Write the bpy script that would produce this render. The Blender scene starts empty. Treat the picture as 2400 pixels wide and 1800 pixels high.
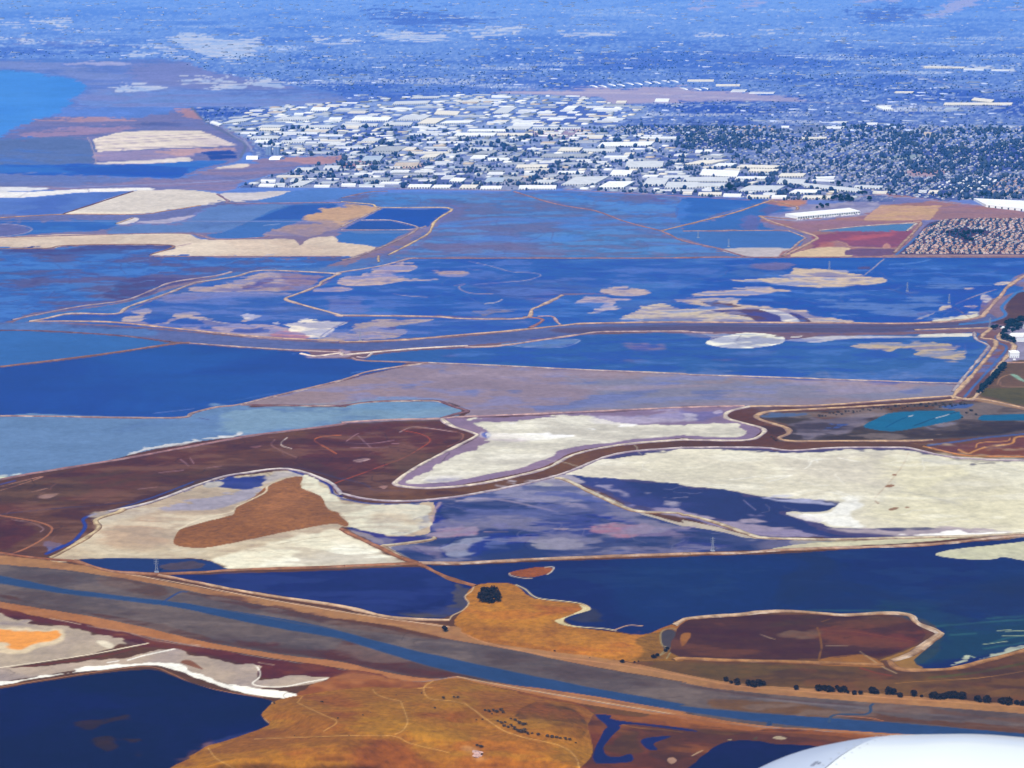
import bpy, math, random
import numpy as np
from mathutils import Vector

# ------------------------------------------------------------------ camera, sky, sun, exposure
sc = bpy.context.scene
COL = sc.collection
F = 5200.0          # focal length in photograph pixels (2400 wide)
H = 1720.0          # flying height in metres
PITCH = math.atan(1280 / F)
cam = bpy.data.objects.new('camera', bpy.data.cameras.new('camera'))
COL.objects.link(cam); sc.camera = cam
cam.data.sensor_width = 36; cam.data.lens = 36 * F / 2400
cam.data.dof.use_dof = True; cam.data.dof.focus_distance = 5000; cam.data.dof.aperture_fstop = 15
cam.data.clip_start = 0.5; cam.data.clip_end = 200000
cam.location = (0, 0, H); cam.rotation_euler = (math.pi / 2 - PITCH, 0, 0)

SUN_EL, SUN_AZ = math.radians(50), math.radians(200)
w = bpy.data.worlds.new('World'); sc.world = w; w.use_nodes = True
sky = w.node_tree.nodes.new('ShaderNodeTexSky'); sky.sky_type = 'NISHITA'; sky.sun_disc = False
sky.sun_elevation = SUN_EL; sky.sun_rotation = SUN_AZ
bg = w.node_tree.nodes['Background']
w.node_tree.links.new(sky.outputs[0], bg.inputs[0]); bg.inputs[1].default_value = 0.1
sl = bpy.data.lights.new('sun', 'SUN'); sl.energy = 4.5; sl.angle = math.radians(0.5); sl.color = (1, .95, .87)
sun = bpy.data.objects.new('sun', sl); COL.objects.link(sun)
sdir = Vector((math.sin(SUN_AZ) * math.cos(SUN_EL), math.cos(SUN_AZ) * math.cos(SUN_EL), math.sin(SUN_EL)))
sun.rotation_euler = sdir.to_track_quat('Z', 'Y').to_euler()
vs = sc.view_settings
vs.view_transform = 'Standard'; vs.look = 'None'; vs.exposure = 0.3; vs.gamma = 1; vs.use_curve_mapping = False
HAZE_COLOR = (0.03, 0.37, 1.0); HAZE_DENSITY = 1.8e-5

rng = np.random.default_rng(7)
random.seed(7)

# ------------------------------------------------------------------ helpers
CP, SP = math.cos(PITCH), math.sin(PITCH)
def W(u, v, h=0.0):
    """point at height h seen at photograph position u, v"""
    u = np.asarray(u, float); v = np.asarray(v, float); h = np.asarray(h, float)
    a = (u - 1200) / F; b = -(v - 900) / F
    dy = CP + b * SP; dz = -SP + b * CP
    t = (h - H) / dz
    return a * t, dy * t, h + 0 * t
TO = {'A': (0, 0), 'B': (800, 0), 'C': (1600, 0), 'D': (0, 600), 'E': (800, 600), 'F': (1600, 600),
      'G': (0, 1200), 'H': (800, 1200), 'I': (1600, 1200)}
def P(s):
    o = (0, 0); out = []
    for tok in s.split():
        if tok in TO: o = TO[tok]; continue
        x, y = tok.split(',')
        out.append((o[0] + float(x) / 2.765, o[1] + float(y) / 2.765))
    return np.array(out)
def smooth(p, closed, n=3):
    if n <= 1 or len(p) < 3: return p
    q = np.vstack([p[-1], p, p[0], p[1]]) if closed else np.vstack([2 * p[0] - p[1], p, 2 * p[-1] - p[-2]])
    m = len(p) if closed else len(p) - 1
    out = []
    for i in range(m):
        a, b, c, d = q[i], q[i + 1], q[i + 2], q[i + 3]
        for k in range(n):
            t = k / n
            out.append(b + .5 * t * (c - a) * (1 - t) ** 0 * 1 if False else
                       .5 * ((2 * b) + (c - a) * t + (2 * a - 5 * b + 4 * c - d) * t * t + (3 * b - a - 3 * c + d) * t ** 3))
    if not closed: out.append(p[-1])
    return np.array(out)
def lin(c):
    c = np.asarray(c, float) / 255
    return np.where(c <= .04045, c / 12.92, ((c + .055) / 1.055) ** 2.4)
E0 = np.array([1.49, 1.51, 1.59]); S0 = np.array([.026, .24, .665]); R0 = np.array([.05, .065, .09])
def albedo(rgb, v, wet=0):
    """the surface colour, far off with the haze blue the thin air lacks, that shows as rgb at picture height v through the air of the scene"""
    d = H / math.sin(PITCH + math.atan((v - 900) / F)); T = math.exp(-HAZE_DENSITY * d)
    return np.clip((lin(rgb) - S0 * (1 - T) - wet * R0 * T) / (E0 * T), .004, .82)

def hashn(ix, iy, s):
    n = (ix * 374761393 + iy * 668265263 + s * 974634777) & 0xffffffff
    n = ((n ^ (n >> 13)) * 1274126177) & 0xffffffff
    return ((n ^ (n >> 16)) & 0xffff) / 65535.0
def vnoise(x, y, s):
    ix = np.floor(x).astype(np.int64); iy = np.floor(y).astype(np.int64)
    fx = x - ix; fy = y - iy; fx = fx * fx * (3 - 2 * fx); fy = fy * fy * (3 - 2 * fy)
    a = hashn(ix, iy, s); b = hashn(ix + 1, iy, s); c = hashn(ix, iy + 1, s); d = hashn(ix + 1, iy + 1, s)
    return (a + (b - a) * fx) * (1 - fy) + (c + (d - c) * fx) * fy
def fbm(x, y, scale, s, octv=4, gain=.55):
    t = 0; amp = 1; tot = 0; f = 1.0 / scale
    for o in range(octv):
        t = t + amp * (vnoise(x * f + 17.3 * o, y * f - 9.1 * o, s + o) * 2 - 1); tot += amp; amp *= gain; f *= 2.07
    return t / tot * 1.6
def sstep(a, b, x):
    t = np.clip((x - a) / (b - a + 1e-9), 0, 1); return t * t * (3 - 2 * t)

YS = 2.0  # picture distances are measured with height doubled: the ground is seen obliquely
def seg_dist(p, u, v, closed):
    best = np.full(u.shape, 1e18); q = p.copy(); q[:, 1] *= YS; vv = v * YS
    n = len(q)
    for i in range(n if closed else n - 1):
        a = q[i]; b = q[(i + 1) % n]; d = b - a; L = d @ d + 1e-9
        t = np.clip(((u - a[0]) * d[0] + (vv - a[1]) * d[1]) / L, 0, 1)
        dx = u - a[0] - t * d[0]; dy = vv - a[1] - t * d[1]
        np.minimum(best, dx * dx + dy * dy, out=best)
    return np.sqrt(best)
def inside(p, u, v):
    r = np.zeros(u.shape, bool); n = len(p)
    for i in range(n):
        x0, y0 = p[i]; x1, y1 = p[(i + 1) % n]
        if y0 == y1: continue
        c = (y0 > v) != (y1 > v)
        r ^= c & (u < (x1 - x0) * (v - y0) / (y1 - y0) + x0)
    return r

# ------------------------------------------------------------------ the ground lattice (finer near the camera, coarser far off)
us = np.concatenate([np.linspace(-420, -40, 28, endpoint=False), np.linspace(-40, 2440, 920), np.linspace(2440, 2820, 29)[1:]])
NU = len(us)
v1 = np.concatenate([np.arange(-60, 400, 2.5), np.arange(400, 1880, 1.95)])
NV = len(v1)
U, V = np.meshgrid(us, v1)
X, Y, _ = W(U, V)
SC = 1.0
# noise fields in world metres
N_L = fbm(X, Y, 900, 11, 4); N_M = fbm(X, Y, 260, 23, 4); N_S = fbm(X, Y, 70, 37, 3)
WX = fbm(X, Y, 500, 51, 3); WY = fbm(X, Y, 500, 67, 3)
N_W = fbm(X + 420 * WX, Y + 420 * WY, 620, 83, 5)          # swirled
N_K = fbm(X * .45 + 150 * WX, Y * 1.6 + 150 * WY, 260, 91, 4)     # streaks left by wind and water
N_W2 = fbm(X + 300 * WY, Y - 300 * WX, 380, 103, 5)
N_T = fbm(X, Y, 26, 141, 2); N_Q = fbm(X * .38, Y * 1.0 + 40 * WY, 60, 151, 4)
DU = 1.3 * N_M + 1.1 * N_S + .5 * N_T; DV = .8 * fbm(X, Y, 200, 131, 4) + .55 * N_Q + .25 * N_T
CR = np.zeros((NV, NU, 3)); WET = np.zeros((NV, NU)); ROUGH = np.zeros((NV, NU)); REG = np.zeros((NV, NU), np.int32)
REGS = [('marsh', 'dark reddish brown salt marsh between the ponds')]
FIELD = {'L': N_L, 'M': N_M, 'S': N_S, 'W': N_W, 'K': N_K, 'V': N_W2, 'Q': N_Q}

def apply(mask, sl, rgb, v, wet, rgb2, fld, lo, hi, amt, reg):
    col = albedo(rgb, v, wet)
    c = np.broadcast_to(col, mask.shape + (3,))
    if rgb2 is not None:
        m = sstep(lo, hi, FIELD[fld][sl])[..., None] * amt
        c = c * (1 - m) + albedo(rgb2, v, wet) * m
    k = mask[..., None]
    CR[sl] = CR[sl] * (1 - k) + c * k
    if wet >= 0:
        WET[sl] = WET[sl] * (1 - mask) + wet * mask
    if reg:
        if reg not in REGS: REGS.append(reg)
        REG[sl][mask > .5] = REGS.index(reg)

def window(p, pad):
    j0 = max(0, int(np.searchsorted(us, p[:, 0].min() - pad)) - 1); j1 = min(NU, int(np.searchsorted(us, p[:, 0].max() + pad)) + 1)
    i0 = max(0, int(np.searchsorted(v1, p[:, 1].min() - pad)) - 1); i1 = min(NV, int(np.searchsorted(v1, p[:, 1].max() + pad)) + 1)
    return (slice(i0, i1), slice(j0, j1))

def paint(s, rgb, soft=1.2, rag=2.5, op=1, wet=0, two=None, reg=None, label=None, n=3):
    if rag >= 1.8: soft *= 1.5; rag *= 1.6
    if reg == 'mudflat' and 560 < P(s)[:, 1].mean() < 780: rgb = (rgb[0] + 3, rgb[1] + 1, rgb[2] - 6)
    wet *= .5
    if wet > 0 and 480 < P(s)[:, 1].mean() < 1150: rgb = (rgb[0] * .97 + 2, rgb[1] * .96, rgb[2] * .92); two = ((two[0][0] * .97 + 2, two[0][1] * .96, two[0][2] * .92),) + tuple(two[1:]) if two else two
    p = P(s); sp = smooth(p, True, n) if n > 1 else p
    pad = 2 * (soft + rag) + 3
    sl = window(sp, pad)
    if sl[0].stop <= sl[0].start or sl[1].stop <= sl[1].start: return
    u = U[sl] + rag * DU[sl] * 1.3; v = V[sl] + rag * DV[sl]
    d = seg_dist(sp, u, v, True); d = np.where(inside(sp, u, v), d, -d)
    if rag >= 2.4: d = d + rag * (2.6 * N_Q[sl] + .8 * N_T[sl] - .25)     # ragged, streaky shore
    m = sstep(-soft, soft, d) * op
    vm = float(np.clip(p[:, 1], 0, 1800).mean())
    t = two or (None, 'L', 0, 1, 1)
    apply(m, sl, rgb, vm, wet, *t[:5], (reg, label) if reg else None)

def mottle(s, rgb, fld='K', lo=0, hi=.5, amt=.8, soft=3, wet=0, rag=4, only=None):
    """streaks of a second cover inside an outline"""
    p = P(s); sp = smooth(p, True, 3); sl = window(sp, 12 + 2 * soft)
    d = seg_dist(sp, U[sl] + rag * DU[sl], V[sl] + rag * DV[sl], True); d = np.where(inside(sp, U[sl], V[sl]), d, -d)
    m = sstep(0, 2 * soft, d) * sstep(lo, hi, FIELD[fld][sl]) * amt
    if only:
        m = m * np.isin(REG[sl], [i for i, r in enumerate(REGS) if r[0] in only])
    if only and not ('water' in only[0] or 'tidal' in only[0]): m = m * (WET[sl] < .15)
    apply(m, sl, rgb, float(np.clip(p[:, 1], 0, 1800).mean()), wet, None, 'L', 0, 1, 1, None)

def stroke(s, rgb, width=2, soft=1.0, rag=1.0, op=1, wet=0, reg=None, label=None, n=4):
    """a track, rim or creek of given width in photograph pixels"""
    if width < 3.0: op *= .55 + .45 * width / 3.0; width = 3.0
    soft = max(soft, 1.2)
    p = P(s); sp = smooth(p, False, n)
    sl = window(sp, 2 * (width + soft + rag) + 3)
    if sl[0].stop <= sl[0].start or sl[1].stop <= sl[1].start: return
    u = U[sl] + rag * DU[sl]; v = V[sl] + rag * DV[sl] * .6
    d = width / 2 - seg_dist(sp, u, v, False)
    m = sstep(-soft - .4, soft + .4, d) * op
    apply(m, sl, rgb, float(np.clip(p[:, 1], 0, 1800).mean()), wet, None, 'L', 0, 1, 1, (reg, label) if reg else None)
# ------------------------------------------------------------------ base cover: marsh near, town far
for i in range(NV):
    v = v1[i]
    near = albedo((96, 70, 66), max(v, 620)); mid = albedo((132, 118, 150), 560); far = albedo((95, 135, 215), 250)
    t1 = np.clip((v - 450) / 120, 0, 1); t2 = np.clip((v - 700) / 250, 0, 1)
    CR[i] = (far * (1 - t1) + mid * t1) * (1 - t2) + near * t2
br = albedo((118, 88, 78), 1100); gr = albedo((82, 68, 60), 1100)
m = (sstep(.1, .9, N_W) * (V > 760))[..., None]; CR[:] = CR * (1 - .55 * m) + br * .55 * m
m = (sstep(.1, .9, N_W2) * (V > 760))[..., None]; CR[:] = CR * (1 - .5 * m) + gr * .5 * m

# far shore and town ground (the town's blocks are mottled later)
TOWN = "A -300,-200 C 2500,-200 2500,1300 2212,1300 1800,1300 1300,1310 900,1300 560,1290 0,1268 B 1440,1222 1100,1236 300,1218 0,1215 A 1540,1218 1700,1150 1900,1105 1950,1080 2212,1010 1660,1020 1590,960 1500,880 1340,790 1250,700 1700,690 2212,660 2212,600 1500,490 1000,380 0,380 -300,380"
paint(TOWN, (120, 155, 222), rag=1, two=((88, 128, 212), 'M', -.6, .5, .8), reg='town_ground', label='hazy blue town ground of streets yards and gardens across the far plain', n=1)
paint("A -200,-60 480,-60 430,10 300,50 330,130 150,105 -200,130", (103, 160, 240), 12, 4, wet=.6)
paint("A -200,458 120,460 260,475 330,490 420,495 520,520 560,560 540,600 490,640 430,690 360,740 270,775 190,810 120,830 60,850 0,895 -60,930 -200,930", (78, 150, 236), 1.5, 2, wet=.8, two=((66, 138, 228), 'L', -.5, .8, .7), reg='bay_water', label='pale blue open bay water at the left edge beside the far shore')
paint("A -200,385 500,402 1000,380 1200,400 1300,450 1500,490 1900,560 2212,605 B 130,640 0,660 A 1700,690 1250,700 1000,695 700,700 450,690 540,600 560,560 420,495 260,475 120,458 -200,455", (118, 142, 208), 2, 2, two=((95, 128, 205), 'W', -.3, .5, .9), reg='far_marsh', label='hazy mauve shoreline marsh behind the bay corner')
paint("A 450,412 700,402 850,410 760,425 470,425", (165, 172, 218), 3, 2, .8)
paint("A 600,600 900,590 1500,600 2150,620 1700,670 1100,690 600,690 500,650", (110, 145, 215), 3, 3, .8, two=((118, 132, 195), 'K', -.2, .5, .8))
paint("A 850,420 1200,400 1500,480 1900,570 1500,590 1100,560 900,520", (120, 135, 198), 5, 3, .8)
paint("A -200,930 -60,925 0,890 60,850 190,810 270,770 500,755 800,765 1150,720 1250,700 1330,780 1450,820 1600,900 1650,960 1570,1010 1540,1045 1380,1082 1200,1140 1110,1160 800,1145 -200,1135", (118, 125, 182), 1.5, 2, two=((100, 118, 182), 'K', -.3, .5, .8), reg='shore_flat', label='mauve shore flats between the bay and the white drying fields')
paint("A 110,880 300,842 700,822 900,832 600,872 300,890", (158, 138, 178), 3, 3, .8)
paint("A 250,785 500,760 800,766 850,780 500,792", (172, 145, 172), 2, 2, .9)
paint("A 1150,720 1250,705 1330,772 1200,762", (168, 138, 165), 2, 2)
paint("A 850,800 1150,795 1140,815 860,815", (85, 105, 170), 2, 2, .9)
paint("A -200,905 250,892 560,900 612,1062 -200,1068", (92, 120, 178), 2, 3, two=((78, 122, 200), 'K', .1, .6, .9))
paint("A -200,1069 600,1068 900,1065 1250,1047 1480,1045 1330,1082 1200,1130 1110,1156 900,1146 700,1136 -200,1132", (62, 122, 212), 1.2, 1.5, wet=.8, two=((40, 98, 198), 'K', -.3, .4, .8), reg='pond_water', label='long dark blue pond below the striped white drying field')
paint("A 350,1082 900,1072 1230,1098 1100,1150 800,1132 500,1118", (36, 92, 192), 3, 2, .8, wet=.8)
paint("A -200,1132 700,1138 1110,1158 1380,1084 1650,1060 1660,1030 2212,1010 2212,1042 1950,1080 1900,1110 1700,1150 1540,1190 1520,1218 1350,1240 1000,1232 900,1217 500,1230 -200,1216", (140, 130, 172), 2, 2, two=((105, 120, 182), 'K', -.3, .4, .8), reg='mudflat', label='mauve brown flat crossed by the far highway')
paint("A -200,1132 700,1138 900,1160 500,1205 -200,1210", (98, 125, 190), 4, 3, .8)
stroke("A 0,1212 400,1214 900,1198 1300,1182 1600,1163 1750,1150", (140, 155, 208), 2, 1)
paint("A 1780,1040 1900,1017 2212,1012 B 150,1020 60,1045 A 1980,1060", (172, 140, 162), 2, 2)
paint("A 605,905 780,857 1000,845 1300,845 1400,885 1500,925 1540,940 1300,952 1000,960 800,978 630,985", (228, 218, 214), 1.2, 1, two=((200, 190, 205), 'K', 0, .7, .7), reg='salt_flat', label='striped cream drying field beside the far highway', n=1)
for k, (a, b) in enumerate((("620,940", "1400,893"), ("625,966", "1530,935"), ("640,905", "1360,862"), ("610,925", "1390,878"))):
    stroke("A %s %s" % (a, b), (158, 148, 185), 2.6 if k < 2 else 1.4, 1, 1, .9)
paint("A 625,988 900,977 1300,960 1500,950 1545,980 1400,982 1290,992 1200,1022 1000,1032 640,1048", (148, 142, 188), 2, 2, two=((182, 155, 178), 'K', -.1, .5, .8))
paint("A 1000,985 1200,965 1500,952 1530,972 1280,985 1200,1010 1100,1000", (188, 158, 172), 2, 2, .8)
paint("A 605,1060 800,1045 1000,1035 1200,1020 1232,1030 1230,1045 1000,1058 700,1066", (222, 215, 218), 1, 1)
paint("A 1295,985 1500,975 1535,1000 1535,1028 1360,1038 1340,1005", (42, 84, 172), 1, 1, wet=.6, reg='pond_water', label='small dark blue ponds at the bend of the far highway', n=1)
stroke("A 1330,1008 1535,1003", (125, 130, 180), 1.2, .7)
paint("A 1390,1090 1550,1062 1620,1070 1560,1088", (222, 210, 208), 2, 1)
stroke("A 1245,700 1340,790 1500,880 1590,940 1560,1020", (98, 118, 165), 7, 1.5, 1)
stroke("A 1270,705 1360,780 1440,820 1560,880 1640,980 1660,1010", (165, 168, 205), 2.5, 1, 1)
paint("A 1275,702 1340,708 1450,770 1400,775", (205, 205, 222), 1.5, 1)
stroke("A 570,890 600,960 625,1055", (165, 155, 185), 3, 1)

# ponds and flats of the middle distance, left
paint("A -200,1206 230,1215 330,1222 180,1235 -200,1246", (228, 230, 242), 1, 1, reg='salt_flat', label='thin bright white salt strip farthest up at the left edge')
paint("A -200,1250 300,1238 560,1225 900,1216 985,1220 960,1232 500,1250 150,1282 -200,1284", (238, 238, 243), 1, 1, reg='salt_flat', label='long tapering white salt strip under the far mauve flat')
stroke("A 570,1225 580,1245", (150, 150, 190), 1.5, .7); stroke("A 190,1240 120,1280", (195, 195, 215), 1.5, .7)
paint("A -200,1287 150,1286 500,1256 850,1241 640,1312 400,1387 -200,1412", (92, 128, 204), 1, 1.5, wet=.5, two=((72, 108, 192), 'W', 0, .8, .7), reg='pond_water', label='lilac blue pond left of the large white salt pan')
paint("A 410,1388 600,1325 860,1240 1000,1233 1150,1228 1300,1238 1420,1260 1500,1308 1350,1325 1200,1345 1050,1370 850,1385 600,1390", (216, 209, 207), 1, 1, two=((238, 228, 215), 'K', 0, .6, .8), reg='salt_flat', label='large pale salt pan in the upper left among blue ponds')
paint("A 1420,1255 1600,1245 1900,1235 1820,1265 1650,1300 1530,1312 1480,1290", (206, 202, 212), 1, 1, two=((165, 170, 205), 'K', 0, .6, .6), reg='salt_flat', label='small grey white salt pan right of the large pan')
paint("A 1560,1312 1650,1300 1820,1265 1900,1235 2212,1222 B 160,1224 180,1240 100,1262 0,1285 A 2212,1288 2000,1308", (86, 132, 208), 1, 1.5, wet=.5, reg='pond_water', label='narrow grey blue pond along the town shore')
paint("A -200,1412 400,1394 900,1392 1100,1375 1300,1335 1500,1318 2212,1314 2212,1326 1600,1336 1400,1345 1250,1392 1100,1442 900,1440 750,1442 740,1425 300,1432 -200,1450", (104, 116, 172), 1.5, 2, reg='far_marsh', label='dark winding marsh channel under the large salt pan')
paint("A -200,1445 300,1427 730,1422 740,1445 762,1466 600,1500 200,1522 -200,1562", (56, 112, 208), 1, 2, wet=.7, two=((72, 130, 215), 'K', 0, .6, .8), reg='pond_water', label='blue pond above the left end of the long salt strip')
paint("A -100,1450 120,1460 200,1480 150,1512 -100,1532", (102, 112, 172), 2, 2)
stroke("A 0,1448 140,1462 205,1482 160,1510 0,1532", (165, 160, 190), 1.6, .8)
paint("A 700,1517 770,1460 1130,1447 1260,1400 1400,1342 1880,1330 1600,1440 1450,1503 1200,1512", (98, 138, 212), 1.5, 2, wet=.5, two=((86, 122, 200), 'W', 0, .7, .8), reg='pond_water', label='pale lavender pond between the salt pan and the salt strip')
paint("A 750,1450 850,1412 900,1416 870,1440 790,1455", (212, 206, 212), 1.5, 1.5)
paint("A 885,1440 1000,1425 1060,1420 1250,1394 1240,1405 1130,1440 1000,1449", (205, 198, 208), 1.5, 1.5, two=((150, 150, 195), 'K', 0, .5, .6))
paint("A 1340,1520 1450,1503 1600,1437 1880,1330 2190,1326 2100,1375 1980,1425 1870,1460 1740,1510 1700,1538 1500,1548 1400,1545", (70, 122, 208), 1.2, 1.5, wet=.7, reg='pond_water', label='blue pond sloping up right beside the ochre mud bank')
paint("A 1640,1424 1900,1332 2190,1327 1990,1424", (52, 102, 198), 1, 1, wet=.7, n=1)
stroke("A 1000,1432 1600,1432 2212,1436", (120, 140, 200), 1.2, .6, .5)
stroke("A 1710,1460 1810,1452", (155, 175, 222), 1.6, .8, .5)
paint("A 1960,1430 2080,1372 2212,1340 B 60,1316 240,1345 180,1390 60,1440 0,1470 A 2120,1500 2000,1530 1750,1528 1740,1510 1850,1468 2100,1450", (168, 145, 148), 1.2, 2, two=((120, 125, 178), 'W', 0, .6, .7), reg='mudflat', label='ochre and mauve mud bank between the deep blue ponds')
paint("A 1985,1425 2090,1367 2212,1340 B 150,1330 235,1345 150,1392 20,1440 0,1452 A 2150,1432", (190, 158, 142), 2, 2, two=((196, 166, 146), 'M', -.3, .5, .8))
stroke("A 0,1436 1990,1436 2212,1440 B 0,1440", (150, 150, 190), 1.0, .6, .5, .6)
paint("B 270,1352 500,1355 640,1350 700,1358 640,1400 560,1468 500,1473 340,1430 130,1425", (42, 96, 198), 1, 1, wet=.6, reg='pond_water', label='deep blue pond inside the pale levee loop, upper one', n=1)
paint("B 120,1430 320,1432 490,1472 430,1490 0,1490", (46, 96, 188), 1, 1, wet=.6, reg='pond_water', label='deep blue pond inside the pale levee loop, lower one', n=1)
paint("B 0,1497 420,1492 380,1530 230,1600 0,1568 A 2180,1542 2212,1515", (66, 124, 212), 1, 1.5, wet=.6, two=((110, 140, 200), 'K', 0, .5, .6), reg='pond_water', label='lighter blue pond under the two deep blue ones')
paint("A -200,1546 300,1525 900,1518 1225,1515 1270,1545 1400,1555 1850,1545 1920,1560 1950,1590 2000,1545 2160,1530 2195,1560 B 0,1572 230,1600 100,1652 30,1662 A 1800,1664 1200,1660 970,1650 1080,1605 1110,1588 900,1586 450,1588 300,1608 -200,1612", (222, 208, 196), 1, 1.5, two=((205, 185, 175), 'W', -.2, .7, .8), reg='salt_flat', label='long cream salt strip stretching from the left edge to the levee loop')
stroke("A 1235,1515 1290,1545 1350,1545", (70, 120, 205), 5, 1.5, 1, wet=.5)
stroke("A 1110,1588 1150,1595 1240,1578", (165, 140, 160), 2.5, 1, 1)

# centre: the big shallow tidal pond and the creek fan
paint("B 0,1288 180,1257 400,1245 1100,1240 1500,1232 2212,1270 C 0,1282 430,1288 560,1300 400,1350 0,1462 B 2080,1500 2212,1560 C 250,1612 380,1662 F 200,6 E 2212,12 500,14 430,24 200,80 0,115 D 2100,100 B 250,1655 480,1540 600,1470 710,1360 640,1345 240,1342 0,1312", (82, 124, 202), 1.2, 2, wet=.4, two=((104, 112, 172), 'V', -.15, .45, .85), reg='tidal_flat', label='broad mottled blue and mauve tidal flat in the centre below the town')
paint("B 330,1250 1100,1245 1500,1260 1800,1290 1500,1320 1200,1300 900,1310 700,1290 500,1330 300,1335 200,1290", (76, 138, 216), 8, 5, .7, wet=.5)
paint("B 1500,1480 2000,1510 2212,1570 2212,1659 E 2212,10 1300,10 B 1000,1640 1300,1560", (76, 134, 210), 8, 6, .75, wet=.5)
paint("B 560,1280 700,1300 720,1330 660,1320 580,1300", (92, 100, 168), 5, 3, .7)
paint("B 720,1400 900,1380 1100,1500 1400,1560 1500,1640 900,1655 600,1655 700,1560", (104, 112, 170), 10, 8, .5)
paint("B 720,1340 800,1330 780,1400 640,1500 500,1590 330,1662 200,1662 480,1545 600,1475", (112, 112, 168), 4, 3, .8)
paint("C -5,1288 430,1290 500,1308 200,1395 -5,1455", (54, 114, 212), 1.2, 1.5, wet=.7, two=((72, 130, 216), 'K', 0, .6, .7), reg='pond_water', label='bright blue pond directly below the warehouses')
paint("B 1150,1245 1500,1240 2212,1275 2212,1440 1900,1400 1500,1290", (72, 128, 212), 4, 4, .8, wet=.5, two=((88, 105, 178), 'K', .1, .6, .7))
paint("B 1800,1280 2000,1270 2212,1280 2150,1300 1900,1300", (98, 98, 165), 4, 3, .8)
paint("C 0,1500 20,1468 300,1388 510,1312 720,1345 742,1365 560,1392 490,1430 560,1470 560,1492 350,1495", (62, 118, 206), 1.2, 2, wet=.6, reg='pond_water', label='blue pond reaching right to the long white warehouse')
paint("C 400,1480 410,1420 460,1400 490,1430 500,1490", (105, 108, 170), 4, 3, .7)
paint("C 560,1330 640,1345 600,1385 520,1400 500,1360", (98, 100, 160), 4, 3, .6)
paint("B 2080,1500 C -10,1462 20,1500 350,1500 690,1500 790,1540 700,1607 260,1609 0,1545 B 2212,1545", (72, 124, 208), 1.2, 1.5, wet=.6, two=((90, 140, 212), 'K', 0, .7, .6), reg='pond_water', label='blue pond above the grey triangular mud bank')
paint("C 270,1610 710,1608 640,1662 400,1662", (186, 182, 200), 1.2, 1.5, reg='mudflat', label='grey white triangular mud bank at the corner of the levees')
for s in ("B 1120,1242 1400,1320 1650,1370 1900,1470 2212,1562 C 100,1590",):
    stroke(s, (112, 108, 165), 4, 1.5, 1)

# right: fields, red marsh, housing tract ground
paint("C 560,1300 750,1300 860,1340 1160,1385 1280,1325 1400,1290 1250,1262 1350,1258 1500,1275 1700,1305 1800,1312 2212,1375 2500,1400 2500,1425 2212,1415 1650,1425 1540,1440 1350,1662 620,1662 870,1545 740,1490 500,1430 560,1408 700,1430 1000,1415 740,1350 540,1322", (160, 124, 135), 1.5, 1.5, two=((138, 112, 148), 'Q', -.3, .4, .8), reg='field', label='dry mauve brown open field between the warehouse and the housing tract')
paint("C 640,1300 780,1296 800,1330 700,1340 600,1330", (185, 135, 125), 3, 2, .8)
paint("C 740,1348 860,1325 1000,1310 1290,1262 1335,1325 1170,1388 1150,1400 760,1432 520,1412 600,1392", (156, 156, 192), 2, 2, two=((118, 124, 178), 'S', -.2, .4, .7))
paint("C 1175,1410 1290,1330 1680,1332 1600,1425 1400,1432 1180,1425", (198, 164, 142), 1.2, 1.6, two=((182, 148, 146), 'Q', -.3, .4, .8), reg='field', label='ochre mown field right of the long white warehouse', n=1)
paint("C 1640,1425 1700,1340 1900,1350 2500,1400 2500,1425 2212,1415", (152, 122, 142), 2, 2, two=((128, 112, 148), 'K', 0, .5, .6))
paint("C 1290,1290 1400,1272 1600,1300 1500,1322 1290,1325", (112, 120, 178), 2, 2)
paint("C 500,1430 620,1440 740,1475 860,1540 880,1500 1200,1465 1150,1420 900,1425 700,1430", (150, 120, 148), 3, 3, .7)
paint("C 880,1495 1180,1467 1480,1449 1500,1458 1440,1498 1200,1500 1000,1500", (84, 138, 205), 1, 1.5, wet=.6, reg='pond_water', label='thin blue pond above the red marsh', n=2)
paint("C 850,1560 900,1508 1100,1500 1440,1505 1480,1500 1400,1600 1250,1610 1095,1600 1000,1560 850,1612 800,1612", (138, 88, 126), 2, 2, two=((118, 90, 138), 'K', -.1, .5, .7), reg='red_marsh', label='crimson red marsh under the thin blue pond', n=2)
paint("C 1060,1538 1330,1508 1340,1528 1150,1560 1060,1560", (176, 100, 124), 5, 3, .75)
paint("C 840,1600 930,1560 1000,1565 950,1600", (172, 108, 120), 4, 2, .7)
paint("C 700,1662 800,1617 900,1600 1045,1600 1090,1610 1050,1640 1080,1662", (205, 185, 170), 1.2, 1.5, reg='mudflat', label='tan mud patch below the red marsh')
paint("C 1090,1614 1370,1612 1350,1655 1090,1655 1050,1640", (112, 92, 135), 1.5, 1.5)
paint("C 1290,1610 1320,1575 1350,1605", (185, 138, 140), 1.5, 1)
stroke("C 1000,1560 1060,1578 1100,1600 1360,1610", (192, 160, 150), 1.6, .8, .6)
paint("C 1600,1442 1720,1418 2212,1414 2500,1414 2500,1652 2212,1650 1400,1646", (84, 80, 124), 1.5, 1, reg='town_ground', label='street ground of the tan roofed housing tract', n=1)  # ground darkened towards blue, standing in for shadow gaps between houses
stroke("C 1605,1462 1500,1550 1385,1648", (72, 116, 188), 6, 1.2, .6, wet=.6, n=1, reg='canal_water', label='narrow blue ditch along the housing tract')
stroke("C 1300,1658 1700,1656 2500,1656", (170, 140, 140), 3.5, 1, .5, n=1)

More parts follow.
